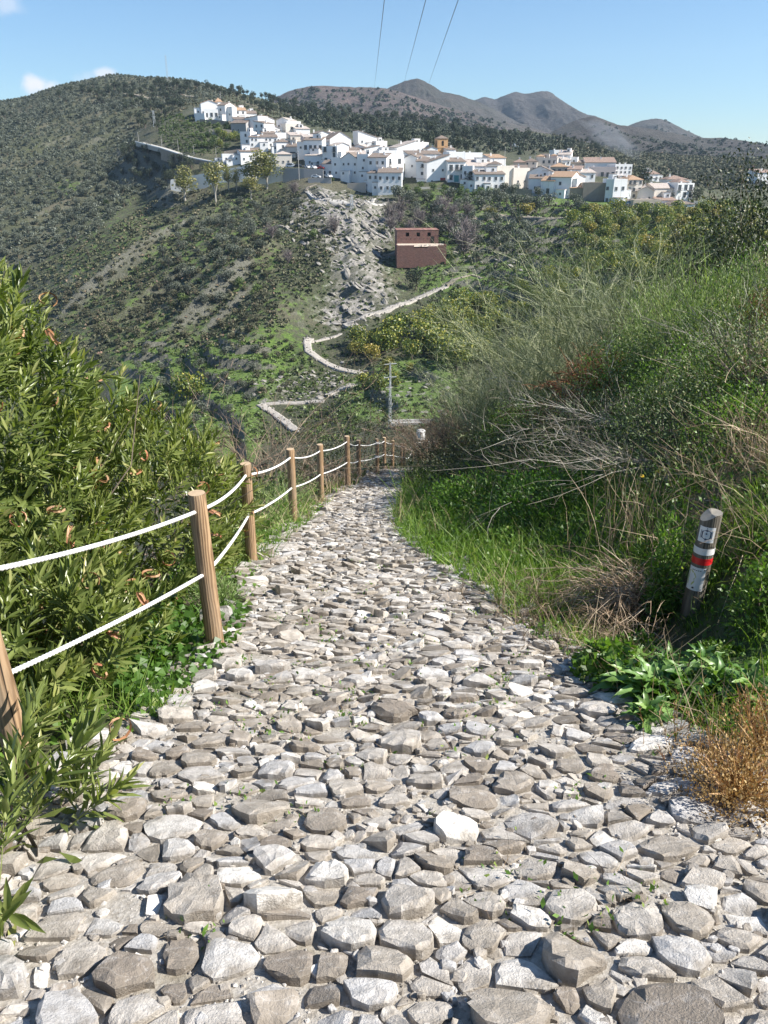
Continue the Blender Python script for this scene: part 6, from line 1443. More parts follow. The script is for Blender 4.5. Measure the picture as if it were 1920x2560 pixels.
def nhit(u, v, tmin=1.1, tmax=58):
    s, q = sq(u, v); s = float(s); q = float(q); ts = np.geomspace(tmin, tmax, 5000); z = znear(s * ts, ts); i = np.nonzero(z / ts >= q)[0]
    if not len(i): return None
    Y = ts[i[0]]; return Vector((s * Y, Y, float(z[i[0]])))
def ncolumn(u, v, Y):
    """ground point at distance Y in the image column of pixel (u, v)"""
    s, q = sq(u, v); X = float(s) * Y; return Vector((X, Y, float(znear(X, Y))))
# --- oleander hedge
def sprig(seed, n=24, L=.38, leafL=.135):
    g = np.random.default_rng(seed); k = np.arange(n); t_ = .32 + .68 * (k / (n - 1)) ** .85; ang = k * 2.094 + (k // 3) * 1.05 + g.normal(size=n) * .25
    P = np.c_[.012 * np.sin(k), .012 * np.cos(k), t_ * L]; op = R(52) * (1 - .6 * (k / (n - 1)) ** 1.5) + g.normal(size=n) * .14
    D = np.c_[np.cos(ang) * np.sin(op), np.sin(ang) * np.sin(op), np.cos(op)]; Nn = np.c_[-np.cos(ang) * np.cos(op), -np.sin(ang) * np.cos(op), np.sin(op)]
    l = leafL * g.uniform(.75, 1.15, n) * (1 - .25 * (k / (n - 1)) ** 3); w = l * g.uniform(.14, .19, n)
    V, F, t = stamp(LEAF[0], LEAF[1], P, frames(D, Nn, g), np.c_[w, l, l], np.clip(g.normal(.45, .2, n) + .25 * (k > n - 5), 0, 1), g)
    S_, Fs, ts, _ = strands(np.zeros((1, 3)), np.array([[0, 0, 1.0]]), L, .004, np.array([[.05, 0, 0]]), 4, .01, np.array([.95]), g)
    return cat([(V, F, t), (S_, Fs, ts)])
SPRIGS = [sprig(500 + i) for i in range(6)]
POD = (lambda: (np.array([(x * (1 - .5 * abs(t_ - .5)), math.sin(t_ * 2.6) * .55 + y, math.cos(t_ * 2.6) * .5) for t_ in np.linspace(0, 1, 6) for x, y in ((-.09, 0), (0, -.07), (.09, 0))]), np.array([(k * 3 + a, k * 3 + a + 1, k * 3 + a + 4) for k in range(5) for a in (0, 1)] + [(k * 3 + a, k * 3 + a + 4, k * 3 + a + 3) for k in range(5) for a in (0, 1)])))()
LEAF_DATA = mesh_data('leaf', LEAF[0] * [.2, 1, 1], LEAF[1], M['oleander'], tint=np.full(8, .5), smooth=True); LEAF_DATA2 = mesh_data('leaf', LEAF[0] * [.2, 1, 1], LEAF[1], M['oleander'], tint=np.full(8, .8), smooth=True)
POD_DATA = mesh_data('seed_pod', np.vstack([POD[0], POD[0] * [1, -1, .8] + [.1, .1, 0]]), np.vstack([POD[1], POD[1] + len(POD[0])]), M['pod'], tint=np.linspace(.1, .9, 2 * len(POD[0])), smooth=False)
def oleander(c, r, n, label, seed, leaves=0, pods=10, zmin=None, scale=1.0, inner=.62):
    g = np.random.default_rng(seed); c = np.array(c, float); r = np.array(r, float); base = (c[0], c[1], float(znear(c[0], c[1]))); e = empty('oleander_bush', base); tag(e, label, 'oleander', 'oleander hedge beside the fence'); b = np.array(base)
    d = rdirs(n * 4, g); view = unit(-c); ok = (d @ view > -.35) | (d[:, 2] > .3); d = d[ok][:n]; n = len(d)
    k = g.uniform(inner, 1.03, n) ** .6; k *= 1 + .13 * vnoise(d[:, 0] * 4, d[:, 1] * 4 + d[:, 2] * 3, 1, seed, 3); P = c + d * r * k[:, None]; gz = znear(P[:, 0], P[:, 1]); keep = P[:, 2] > gz + .04
    keep &= P[:, 0] < xl(P[:, 1]) + .28; P, d = P[keep], d[keep]; n = len(P)
    D = unit(d * [1, 1, .6] + [0, 0, .75] + .38 * g.normal(size=d.shape)); P = P - D * .2 * scale
    Fr = frames(D, None, g)[:, :, [0, 2, 1]]; Fr[:, :, 1] *= -1     # local z along D
    parts = []; which = g.integers(0, 6, n); sc = g.uniform(.8, 1.2, n) * scale
    for w in range(6):
        m = which == w
        if m.any():
            Vt, Ft, Tt = SPRIGS[w]; V, F, t = stamp(Vt, Ft, P[m], Fr[m], sc[m], g=g); parts.append((V - b, F, np.clip(np.tile(Tt, int(m.sum())) * .75 + t * .35 - .05, 0, 1)))
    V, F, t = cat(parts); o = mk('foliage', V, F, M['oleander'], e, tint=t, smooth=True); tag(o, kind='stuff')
    # inner leaves and bare stems
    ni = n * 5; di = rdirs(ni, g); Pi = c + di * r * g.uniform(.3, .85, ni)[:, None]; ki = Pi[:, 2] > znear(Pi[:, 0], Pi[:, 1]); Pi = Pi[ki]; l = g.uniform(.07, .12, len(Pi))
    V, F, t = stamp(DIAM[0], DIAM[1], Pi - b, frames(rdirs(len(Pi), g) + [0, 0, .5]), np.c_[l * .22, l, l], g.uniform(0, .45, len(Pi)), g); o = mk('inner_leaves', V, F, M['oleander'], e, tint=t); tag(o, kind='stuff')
    ns = 26; Q = np.c_[g.normal(size=(ns, 2)) * .18, np.zeros(ns)] * [r[0], r[1], 1]; dd = unit(rdirs(ns, g) * [1, 1, .4] + [0, 0, .9]); V, F, t, _ = strands(Q, dd, g.uniform(.7, 1.1, ns) * (c[2] + r[2] * .8 - base[2]), .014, np.zeros((ns, 3)), 5, .03, g=g); mk('stems', V, F, M['bark'], e, tint=t)
    front = [i for i in np.argsort(-(d @ view)) if k[i] > 0][:]; 
    for i in range(pods):
        j = g.integers(0, n)
        while d[j] @ view < -.1 and g.random() < .9: j = g.integers(0, n)
        q = P[j] + D[j] * .42 * scale; s = g.uniform(.09, .15); link('seed_pod', POD_DATA, e, Vector(q - b), tuple(g.uniform(0, 6.28, 3)), (s, s, s))
    if leaves:       # the nearest shoots: every leaf its own piece
        cnt = 0; order = sorted(range(n), key=lambda i: -(P[i] @ view) * 1 + np.linalg.norm(P[i]))
        for i in order:
            q0 = P[i] + D[i] * .1
            u_, v_ = project(q0)
            if not (-40 < u_ < 1960 and -50 < v_ < 2600): continue
            for a in range(12):
                an = a * 2.4; x = Fr[i][:, 0]; y = Fr[i][:, 1]; op = 1.0 - .05 * a; dr_ = unit(D[i] * math.cos(op) + (x * math.cos(an) + y * math.sin(an)) * math.sin(op)); pp = q0 + D[i] * (.03 + .02 * a) * scale
                Fm = frames(dr_[None], (D[i] + .01)[None], g)[0]; Mx = Matrix(Fm.tolist()).to_4x4(); o = link('leaf', LEAF_DATA if g.random() < .7 else LEAF_DATA2, e); l = float(g.uniform(.09, .13)) * scale
                o.matrix_local = Matrix.Translation(Vector(pp - b)) @ Mx @ Matrix.Scale(l, 4); cnt += 1
            if cnt >= leaves: break
    return e
oleander((-3.15,4.75,-2.45), (1.25,1.6,2.05), 1150, 'tallest oleander bush filling the left edge of the view behind the upper rope', 1, leaves=0, pods=95)
oleander((-2.2,6.0,-3.35), (1.0,1.4,1.45), 640, 'oleander bush whose branches touch the second fence post', 2, pods=60)
oleander((-2.1,3.5,-3.0), (.98,1.15,1.0), 620, 'oleander bush between the front-left post and the thick ringed post', 3, leaves=0, pods=26)
oleander((-1.72,2.55,-2.75), (.48,.72,.55), 150, 'low oleander bush round the foot of the front-left fence post', 4, leaves=120, pods=3)
oleander((-1.27,1.8,-2.2), (.4,.5,.38), 64, 'small oleander shoots nearest the viewer at the lower left edge', 5, leaves=250, pods=3, scale=.95, inner=.3)
# --- generic builders
def leafy(name, base, r, h, n, ls, mat, label, category='bush', group=None, seed=1, lean=(0, 0), tmpl=DIAM, asp=.45, stems=14, up=.3, hollow=.5, stemmat='bark', flowers=None, fl_n=0, ground=True, prox=1.0):
    g = np.random.default_rng(seed); e = empty(name, base); tag(e, label, category, group)
    d = rdirs(n, g); d[:, 2] = np.abs(d[:, 2]) ** .8; k = g.uniform(hollow, 1, n) * (1 + .22 * vnoise(d[:, 0] * 3 + seed, d[:, 1] * 3 + d[:, 2] * 2, 1, seed, 3)); P = d * k[:, None] * [r, r * prox, h]; P[:, 0] += lean[0] * P[:, 2]; P[:, 1] += lean[1] * P[:, 2]
    if ground: bz = znear(P[:, 0] + base[0], P[:, 1] + base[1]) - base[2]; P[:, 2] = np.maximum(P[:, 2] + np.minimum(bz, .6 * r) * (1 - d[:, 2]), bz + .01)
    l = ls * g.uniform(.55, 1.35, n); V, F, t = stamp(tmpl[0], tmpl[1], P, frames(d * .6 + rdirs(n, g) * .8 + [0, 0, up], d + .6 * rdirs(n, g), g), np.c_[l * asp, l, l], np.clip(g.normal(.5, .22, n), 0, 1), g)
    o = mk('foliage', V, F, mat, e, tint=t); tag(o, kind='stuff')
    if stems:
        dd = unit(rdirs(stems, g) * [1, 1, .3] + [0, 0, h / max(r, .1)]); V, F, t, _ = strands(np.zeros((stems, 3)), dd, h * g.uniform(.7, 1.1, stems), .006 + r * .004, rdirs(stems, g) * .15, 4, .04, g=g); mk('stems', V, F, M[stemmat], e, tint=t)
    if flowers:
        for i in range(fl_n): j = g.integers(0, n); o = link('flower', flowers, e, Vector(P[j] * 1.03), tuple(g.uniform(-.6, .6, 3)))
    return e
def twiggy(name, base, h, spread, n1, n2, mat, label, category='bush', group=None, seed=1, lean=(0, 0, 0), r1=.006, r2=.0028, droop=-.1, l2=.35, n3=0, up=.9, start=.2, curl=.2, base_r=.1, pu=.35):
    g = np.random.default_rng(seed); e = empty(name, base); tag(e, label, category, group)
    P0 = np.c_[g.normal(size=(n1, 2)) * base_r, np.zeros(n1)]; D = np.c_[g.normal(size=(n1, 2)) * spread, g.uniform(.6, 1.2, n1) * up] + np.array(lean)
    V, F, t, C = strands(P0, D, h * g.uniform(.6, 1.1, n1), r1, np.c_[g.normal(size=(n1, 2)) * curl, np.full(n1, droop)], 6, .02, g=g); mk('stems', V, F, mat, e, tint=t)
    k = g.integers(0, n1, n2); s = g.uniform(start, 1, n2); f = s * 6; i = np.clip(f.astype(int), 0, 5); f = (f - i)[:, None]; B = C[k, i] * (1 - f) + C[k, i + 1] * f; Tn = unit(C[k, i + 1] - C[k, i])
    V, F, t, C2 = strands(B, Tn + .75 * rdirs(n2, g) + [0, 0, pu], l2 * h * g.uniform(.4, 1.1, n2), r2, np.c_[g.normal(size=(n2, 2)) * .25, g.normal(size=n2) * .1 + droop], 3, .02, g=g)
    prt = [(V, F, t)]
    if n3:
        k = g.integers(0, n2, n3); i = g.integers(0, 3, n3); B = C2[k, i] * .5 + C2[k, i + 1] * .5; V, F, t, _ = strands(B, unit(C2[k, i + 1] - C2[k, i]) + .6 * rdirs(n3, g) + [0, 0, pu * .7], l2 * h * .45 * g.uniform(.4, 1.1, n3), r2 * .8, g.normal(size=(n3, 3)) * .2, 2, .02, g=g); prt.append((V, F, t))
    V, F, t = cat(prt); o = mk('twigs', V, F, mat, e, tint=t); tag(o, kind='stuff'); return e
def flower_data(mat, r=.018, k=9):
    m = MB(); 
    for i in range(k): a = i * 2 * math.pi / k; m.add([(0, 0, 0), (r * math.cos(a - .3), r * math.sin(a - .3), .004), (r * 1.15 * math.cos(a), r * 1.15 * math.sin(a), .002), (r * math.cos(a + .3), r * math.sin(a + .3), .004)], [(0, 1, 2, 3)])
    return m.build('flower', mat, data=True)
FL_Y, FL_W = flower_data(M['yellow']), flower_data(M['white_petal'], .012, 6)
# --- ground cover and grass: masses nobody could count
def cover(name, n, yr, dens, hgt, ls, mat, label, seed, side=1, dmax=9, tmpl=DIAM, asp=.6, pw=1.6, cat_='ground cover', dmin=-.05, poly=None, upr=.5):
    g = np.random.default_rng(seed); m = n * 3; Y = yr[0] + (yr[1] - yr[0]) * g.random(m) ** pw; d = dmin + (dmax - dmin) * g.random(m) ** 1.25
    X = xr(Y) + d if side > 0 else xl(Y) - d; k = vnoise(X, Y, dens[0], seed, 3) > dens[1] - .4 * np.clip(d, 0, 1)
    if poly: u, v = project(np.stack([X, Y, znear(X, Y)], -1)); k &= inpoly(u, v, poly)
    else: u, v = project(np.stack([X, Y, znear(X, Y)], -1)); k &= (u > -80) & (u < 2000) & (v < 2700)
    k &= ~((X > 1.4) & (X < 1.98) & (Y > 3.5) & (Y < 4.46))
    X, Y, d = X[k][:n], Y[k][:n], d[k][:n]; n = len(X); hh = hgt * np.clip(.25 + d * 1.2, .2, 1) * (.6 + .6 * vnoise(X, Y, .8, seed + 2, 2)) * g.random(n) ** .7; hh = np.clip(hh, 0, None) * np.where((Y < 4.4) & (X > 1.2) & (X < 2.4), .35, 1)
    P = np.stack([X, Y, znear(X, Y) + hh], -1); l = ls * g.uniform(.5, 1.4, n) * np.clip(.75 + Y / 22, .8, 2.6)
    V, F, t = stamp(tmpl[0], tmpl[1], P, frames(rdirs(n, g) + [0, 0, upr], rdirs(n, g) + [.3, -.3, .8], g), np.c_[l * asp, l, l], np.clip(g.normal(.5, .22, n), 0, 1), g)
    o = mk(name, V, F, mat, tint=t); tag(o, label, cat_, kind='stuff'); return o
def grass(name, n, yr, hgt, mat, label, seed, side=1, dmax=3, dens=(.7, -.1), poly=None, r=.0035, pw=1.5, dmin=-.08, cat_='grass', lean=.35):
    g = np.random.default_rng(seed); m = n * 3; Y = yr[0] + (yr[1] - yr[0]) * g.random(m) ** pw; d = dmin + (dmax - dmin) * g.random(m); X = xr(Y) + d if side > 0 else xl(Y) - d
    k = vnoise(X, Y, dens[0], seed, 3) > dens[1]
    u, v = project(np.stack([X, Y, znear(X, Y)], -1)); k &= inpoly(u, v, poly) if poly else (u > -80) & (u < 2000) & (v < 2700)
    k &= ~((X > 1.5) & (X < 1.95) & (Y > 3.8) & (Y < 4.46) & (hgt > .1))
    X, Y = X[k][:n], Y[k][:n]; n = len(X); P = np.stack([X, Y, znear(X, Y) - .01], -1); L = hgt * g.uniform(.4, 1.25, n)
    V, F, t, _ = strands(P, np.c_[g.normal(size=(n, 2)) * lean, np.ones(n)], L, r * np.clip(.7 + Y / 9, .8, 3.2), np.c_[g.normal(size=(n, 2)) * .3, -.15 * np.ones(n)], 2, .03, np.clip(g.normal(.5, .22, n), 0, 1), g)
    o = mk(name, V, F, mat, tint=t); tag(o, label, cat_, kind='stuff'); return o
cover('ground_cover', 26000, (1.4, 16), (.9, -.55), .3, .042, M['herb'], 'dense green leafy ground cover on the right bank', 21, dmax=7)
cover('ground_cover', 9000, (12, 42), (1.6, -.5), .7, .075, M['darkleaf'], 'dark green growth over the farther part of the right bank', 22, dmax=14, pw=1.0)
cover('bank_scrub', 42000, (6, 24), (2.2, -.35), .8, .036, M['scrubnear'], 'grey-green scrub covering the upper right bank', 23, dmax=14, pw=1.1, dmin=1.6, cat_='scrub', asp=.4)
grass('grass', 15000, (4.5, 15), .26, M['grass'], 'bright green grass along the right edge of the path', 24, dmax=2.4, dens=(.9, -.25))
grass('grass', 5000, (1.6, 5.5), .2, M['grass'], 'green grass and herbs round the marker post', 25, dmax=2.5, dens=(.6, -.1), dmin=.1)
grass('dry_grass', 6500, (2, 26), .38, M['drygrass'], 'dry straw stems standing among the green on the right bank', 26, dmax=7, dens=(1.1, .0), r=.0028)
grass('grass', 5200, (9, 24), .5, M['grass'], 'tall grass in the shade at the foot of the right bank', 27, dmax=4, dens=(1.5, -.1))
grass('dry_grass', 9000, (7, 24), .75, M['drygrass'], 'pale dry stems along the crest of the right bank', 28, dmax=15, dens=(1.8, -.1), dmin=3.5, r=.003, pw=1.0)
grass('grass', 2600, (3, 5), .07, M['grass'], 'short green grass round the foot of the marker post', 181, dmax=1.5, dens=(.6, -.9), dmin=.2)
for k, (u, v, Y, r, h, lb) in enumerate([(1300,1080,12,.9,.8,'rounded green shrub at the left edge of the bank'),(1560,1000,10.5,.9,.8,'rounded green shrub in the middle of the bank'),(1700,1080,8.5,.8,.7,'rounded green shrub above the yellow daisies'),(1830,1200,6.6,.6,.5,'rounded green shrub above the marker post'),(1900,780,12,1.1,1.0,'rounded green shrub high at the right frame edge'),(1620,900,12.5,.9,.9,'rounded green shrub below the feathery bushes')]):
    leafy('green_shrub', ncolumn(u, v, Y), r, h, int(5200 * r), .036, M['herb'], lb, 'shrub', 'green shrubs on the right bank', seed=190 + k, asp=.45)
# left of the fence
cover('ground_cover', 9000, (1.8, 12), (.8, -.6), .22, .045, M['herb'], 'green leafy ground cover on the left side behind the fence', 31, side=-1, dmax=3.2, pw=1.2)
cover('ground_cover', 1500, (2.9, 4.9), (.8, -.9), .2, .05, M['herb'], 'round-leaved bright green ground cover at the foot of the thick ringed post', 32, side=-1, dmax=.8, asp=.95, poly=[(280,1460),(640,1380),(660,1560),(520,1680),(380,1790),(300,1760)])
grass('grass', 4500, (3, 16), .24, M['grass'], 'green grass on the outer side of the fence', 33, side=-1, dmax=1.6)
grass('dry_grass', 2500, (8, 22), .4, M['drygrass'], 'dry grass below the fence beside the fourth and fifth posts', 34, side=-1, dmax=2.5, dens=(1, -.1))
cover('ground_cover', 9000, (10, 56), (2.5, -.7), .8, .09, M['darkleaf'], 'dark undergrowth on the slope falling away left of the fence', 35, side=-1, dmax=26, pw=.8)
# weeds in the joints of the paving
def weeds():
    g = np.random.default_rng(41); spots = [(755,2060),(620,2010),(420,2035),(505,2345),(1100,2090),(1250,2180),(1230,2290),(1420,2375),(1545,2210),(1610,2290),(1400,2250),(880,1930),(655,1850),(560,1795),(700,1720),(1340,1700),(1290,1650),(1180,1700),(1000,1560),(900,1500),(750,1560),(820,1610),(690,1560),(960,1640),(1120,1540),(1060,1620),(870,1420),(960,1430),(1010,1500),(800,1380),(1500,2330),(1460,2000),(1220,1850),(1620,1900),(480,1620)]
    prt = []; sl = []
    for (u, v) in spots + [(g.uniform(560, 1280), g.uniform(1350, 1900)) for _ in range(60)]:
        p = nhit(u, v)
        if p is None: continue
        big = (u, v) in spots; n = int(g.integers(14, 34) if big else g.integers(8, 18)); sp = .05 if big else .035; P = np.array(p) + np.c_[g.normal(size=(n, 2)) * sp, g.uniform(0, .035, n)]; l = g.uniform(.012, .034, n)
        prt.append(stamp(DIAM[0], DIAM[1], P, frames(rdirs(n, g) + [0, 0, .8]), np.c_[l * .5, l, l], g.uniform(.3, 1, n), g))
        m = 6; sl.append(strands(np.array(p) + np.c_[g.normal(size=(m, 2)) * sp * .6, np.zeros(m)], rdirs(m, g) + [0, 0, 1.6], g.uniform(.04, .1, m), .0015, g.normal(size=(m, 3)) * .2, 3, .05, g=g)[:3])
    V, F, t = cat(prt); o = mk('weeds', V, F, M['herb'], tint=t); tag(o, 'tiny green weeds growing in the joints of the paving', 'weeds', kind='stuff')
    V, F, t = cat(sl); o = mk('weeds', V, F, M['drygrass'], tint=t); tag(o, 'thin dry weed stalks in the joints of the paving', 'weeds', kind='stuff')
weeds()
# --- right bank, plant by plant
def B(u, v, Y=None):
    p = nhit(u, v) if Y is None else ncolumn(u, v, Y); return p if p is not None else ncolumn(u, v, 12)
# dry arching straw bush, spiny green bush beside it
e = twiggy('dry_bush', B(1600,1520), 1.1, .34, 150, 700, M['drygrass'], 'dry straw-coloured bush with stems arching left beside the spiny green bush', seed=51, lean=(-.5, -.1, 0), droop=-.72, r1=.0042, r2=.0022, l2=.25, n3=260, curl=.22, base_r=.09, up=1.0)
twiggy('dry_bush', B(1560,1640), .45, .5, 40, 260, M['drygrass'], 'low tangle of dry stems left of the straw-coloured arching bush', seed=52, lean=(-.5, 0, 0), droop=-.3, r1=.004, r2=.002)
twiggy('dry_tuft', B(1560,1420,5.6), .75, .15, 60, 120, M['drygrass'], 'tuft of upright tan stems rising behind the spiny green bush', 'dry plant', seed=53, droop=-.02, r1=.0035, r2=.002, l2=.15, base_r=.16)
leafy('spiny_bush', B(1640,1550), .12, .8, 3000, .036, M['herb'], 'upright spiny green bush between the straw bush and the marker post', seed=54, asp=.4, hollow=.15)
twiggy('bare_bush', B(1800,1480,4.9), .85, .5, 26, 150, M['drygrass'], 'bare curling twigs around the right side of the marker post', seed=55, droop=-.35, curl=.5, r1=.0035, r2=.002)
twiggy('bare_bush', B(1880,1330,5.6), .9, .6, 26, 260, M['drygrass'], 'bare branching bush above and behind the marker post', seed=56, droop=-.1, curl=.4, r1=.004, r2=.002)
twiggy('dry_bush', B(1340,1560), .28, .7, 60, 480, M['brownbroom'], 'low brown dry bush on the right verge where the grass ends', seed=57, r1=.003, r2=.0018, base_r=.2)
twiggy('dry_bush', B(1420,1640), .26, .7, 50, 420, M['brownbroom'], 'second low brown dry bush nearer the shaded paving', seed=58, r1=.003, r2=.0018, base_r=.2)
twiggy('dry_bush', B(1270,1500), .22, .7, 40, 300, M['drygrass'], 'small dry tuft on the verge beside the brown bushes', seed=59, r1=.003, r2=.0018, base_r=.15)
# rosette plants with long wavy leaves, each leaf its own piece
def wavy_leaf(seed):
    g = np.random.default_rng(seed); n = 9; V = []
    for k in range(n):
        t_ = k / (n - 1); w = .5 * (math.sin(min(1, t_ * 1.08) * math.pi) ** .55) * (1 + .22 * (-1) ** k) if 0 < k < n - 1 else .04
        z = .38 * t_ - .62 * t_ * t_ * t_; V += [(-w, t_, z + .05 * (-1) ** k), (0, t_, z - .05), (w, t_, z + .05 * (-1) ** (k + 1))]
    F = [(k * 3 + a, k * 3 + a + 1, k * 3 + a + 4, k * 3 + a + 3) for k in range(n - 1) for a in (0, 1)]
    return mesh_data('leaf', np.array(V), np.array(F), M['rosette'], tint=g.random() * .8 + .1 + .0 * np.zeros(len(V)), smooth=True)
WAVY = [wavy_leaf(i) for i in range(5)]
def rosette(u, v, s, n, label, seed):
    p = B(u, v); g = random.Random(seed); e = empty('rosette_plant', p); tag(e, label, 'plant', 'leafy rosettes at the right edge of the path')
    for k in range(n):
        a = k * 2.4 + g.uniform(-.3, .3); el = .15 + .95 * (k / n) + g.uniform(-.15, .15); l = s * g.uniform(.7, 1.15) * (1 - .3 * k / n); o = link('leaf', WAVY[k % 5], e, (0, 0, .02 + .07 * k / n)); o.rotation_euler = (el, g.uniform(-.3, .3), a); o.scale = (l * .26, l, l)
for a in [(1620,1760,.24,34,'big rosette of long wavy green leaves overhanging the pale rocks',1),(1700,1745,.22,30,'rosette of wavy leaves in the middle of the leafy group',2),(1560,1740,.2,26,'leftmost rosette of long wavy leaves by the shaded paving',3),(1790,1740,.2,26,'rosette of wavy leaves behind the dry orange bush',4),(1660,1690,.18,24,'small rosette behind the big overhanging one',5),(1750,1690,.17,22,'small rosette farther back on the right',6),(1870,1760,.19,22,'rosette at the right edge of the photo above the dry bush',7),(1610,1820,.17,22,'lowest rosette touching the paving under the big one',8)]: rosette(*a)
leafy('nettle_clump', B(1520,1700), .22, .2, 900, .05, M['herb'], 'clump of dark green broad-leaved herbs left of the rosettes', 'plant', seed=61, asp=.7)
leafy('herb_clump', B(1590,1650), .24, .14, 1000, .04, M['herb'], 'green herbs behind the leftmost rosette', 'plant', seed=62, asp=.6)
leafy('herb_clump', B(1785,1640), .14, .08, 800, .03, M['herb'], 'yellow-green small leaves at the foot of the marker post', 'plant', seed=63, asp=.6)
leafy('herb_clump', B(1905,1540), .2, .42, 1300, .04, M['herb'], 'leafy yellow-green stems right of the marker post', 'plant', seed=64, asp=.4)
leafy('dry_gold_bush', B(1840,2000), .27, .27, 5200, .014, M['goldbush'], 'dry orange-gold bush at the right edge of the path', seed=65, asp=.6, hollow=.2, stems=60, stemmat='goldbush', up=.6)
leafy('dry_gold_bush', B(1910,1900), .24, .34, 2600, .015, M['goldbush'], 'smaller dry orange-gold bush behind the larger one at the frame edge', seed=66, asp=.6, hollow=.2, stems=40, stemmat='goldbush', up=.6)
twiggy('dry_tuft', B(1790,1900), .32, .3, 50, 300, M['goldbush'], 'upright rusty seed stems left of the dry orange-gold bush', 'dry plant', seed=67, r1=.002, r2=.002, l2=.12, base_r=.12)
leafy('leafy_shrub', B(1180,1250,9), .7, .5, 3200, .05, M['herb'], 'low bright green leafy shrub on the right bank above the grass', seed=68, asp=.5)
leafy('leafy_shrub', B(1350,1260,7.5), .7, .5, 3600, .045, M['herb'], 'dark green leafy shrub left of the straw-coloured bush', seed=69, asp=.5)
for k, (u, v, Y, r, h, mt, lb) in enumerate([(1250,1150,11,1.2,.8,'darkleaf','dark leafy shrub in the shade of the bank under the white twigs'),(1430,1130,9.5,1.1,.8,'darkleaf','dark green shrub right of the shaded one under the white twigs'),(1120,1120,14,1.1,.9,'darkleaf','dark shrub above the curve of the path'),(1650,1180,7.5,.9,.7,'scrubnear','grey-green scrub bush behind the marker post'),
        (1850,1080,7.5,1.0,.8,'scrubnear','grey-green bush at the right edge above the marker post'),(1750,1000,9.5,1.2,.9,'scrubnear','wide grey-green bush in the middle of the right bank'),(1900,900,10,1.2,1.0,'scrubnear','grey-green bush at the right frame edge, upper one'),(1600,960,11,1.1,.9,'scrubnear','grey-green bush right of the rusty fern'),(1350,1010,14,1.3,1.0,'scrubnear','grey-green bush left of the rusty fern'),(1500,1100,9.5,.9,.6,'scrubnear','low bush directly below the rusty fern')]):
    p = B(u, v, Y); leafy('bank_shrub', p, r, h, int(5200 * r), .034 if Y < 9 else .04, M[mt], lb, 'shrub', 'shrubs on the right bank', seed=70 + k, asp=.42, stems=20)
twiggy('white_twig_bush', B(1650,1250,7.0), 1.7, .4, 26, 300, M['whitetwig'], 'bare whitish twigs arching left across the bank', seed=85, lean=(-1.3, -.1, 0), up=.25, droop=-.05, r1=.0034, r2=.002, l2=.28, n3=160, curl=.45)
twiggy('white_twig_bush', B(1600,1120,8.5), 1.4, .5, 22, 240, M['whitetwig'], 'upper whitish twig bush below the rusty fern', seed=86, lean=(-.9, 0, 0), up=.3, droop=-.05, r1=.0036, r2=.0022, l2=.3, n3=260, curl=.45)
twiggy('white_twig_bush', B(1880,1000,8.6), 1.3, .55, 22, 360, M['whitetwig'], 'bare grey twigs in front of the right-edge bushes', seed=87, lean=(-.6, 0, 0), up=.7, r1=.0036, r2=.0022, curl=.4)
twiggy('rusty_fern', B(1490,990,12), 1.0, .5, 60, 1400, M['rust'], 'rust-brown dead fern mass on the right bank', seed=88, droop=-.5, r1=.008, r2=.006, l2=.22, n3=1400, base_r=.3)
twiggy('rusty_fern', B(1430,1060,11.6), .7, .5, 50, 1000, M['rust'], 'lower rust-brown fern patch hanging in shade', seed=89, droop=-.6, r1=.008, r2=.006, l2=.25, n3=800, base_r=.3)
twiggy('rusty_fern', B(1250,980,16), .8, .5, 40, 800, M['rust'], 'small rust-brown patch between the broom bushes', seed=90, droop=-.4, r1=.008, r2=.007, l2=.25, n3=600, base_r=.3)
for k, (u, v, Y, h, mt, lb) in enumerate([(1480,930,14.5,3.5,'broom','tallest grey-green broom with wispy branches in the middle of the right bank'),(1370,960,16,3.1,'broom','broom bush left of the tallest one'),(1600,900,14,3.0,'broom','broom bush right of the tallest one'),(1250,1010,18,3.0,'broom','wispy broom above the orchard view'),(1180,1050,19,2.2,'broom','low broom above the curve of the path'),
        (1110,1110,19,1.9,'brownbroom','brownish broom closest to the far end of the path'),(1160,1130,16,1.4,'brownbroom','reddish-brown twiggy shrub right of the far end of the path'),(1080,1150,22,1.8,'brownbroom','brown twiggy shrub leaning over the far end of the path'),(1240,1090,15,1.6,'broom','grey broom shrub above the dark shaded herbs'),(1700,850,15,1.9,'broom','broom behind the feathery bright bush'),(1420,880,19,2.9,'broom','far broom showing between the two tallest')]):
    twiggy('broom_bush', B(u, v, Y), h, .5, 46, 1100, M[mt], lb, 'broom', 'broom bushes on the right bank', seed=100 + k, r1=.011, r2=.0045, l2=.34, n3=1700, base_r=.2, droop=-.15, curl=.25)
leafy('feathery_bush', B(1760,850,10), .95, 1.55, 9000, .06, M['feather'], 'bright feathery green bush on the right bank near the skyline', seed=115, asp=.16, stems=60, stemmat='feather', up=.9)
leafy('feathery_bush', B(1640,840,11.5), .8, 1.3, 4200, .06, M['feather'], 'smaller feathery bush left of the bright one', seed=116, asp=.16, stems=40, stemmat='feather', up=.9)
for k, (u, v, Y, r, h, lb) in enumerate([(1900,600,24,3.0,4.6,'dark bush mass at the top right edge'),(1800,640,25,2.6,3.8,'dark bush left of the top right mass'),(1720,690,26,2.2,2.9,'dark shaded bush at the left end of the dark bank'),(1900,680,20,1.8,1.2,'shaded bush under the top right mass'),(1640,740,26,1.6,.9,'low dark bush on the far bank crest'),(1850,760,15,1.4,.9,'grey bush on the near crest at the right')]):
    leafy('crest_bush', B(u, v, Y), r, h, 9500, .1, M['darkleaf'], lb, 'bush', 'dark bushes on the crest of the bank', seed=120 + k, asp=.45)
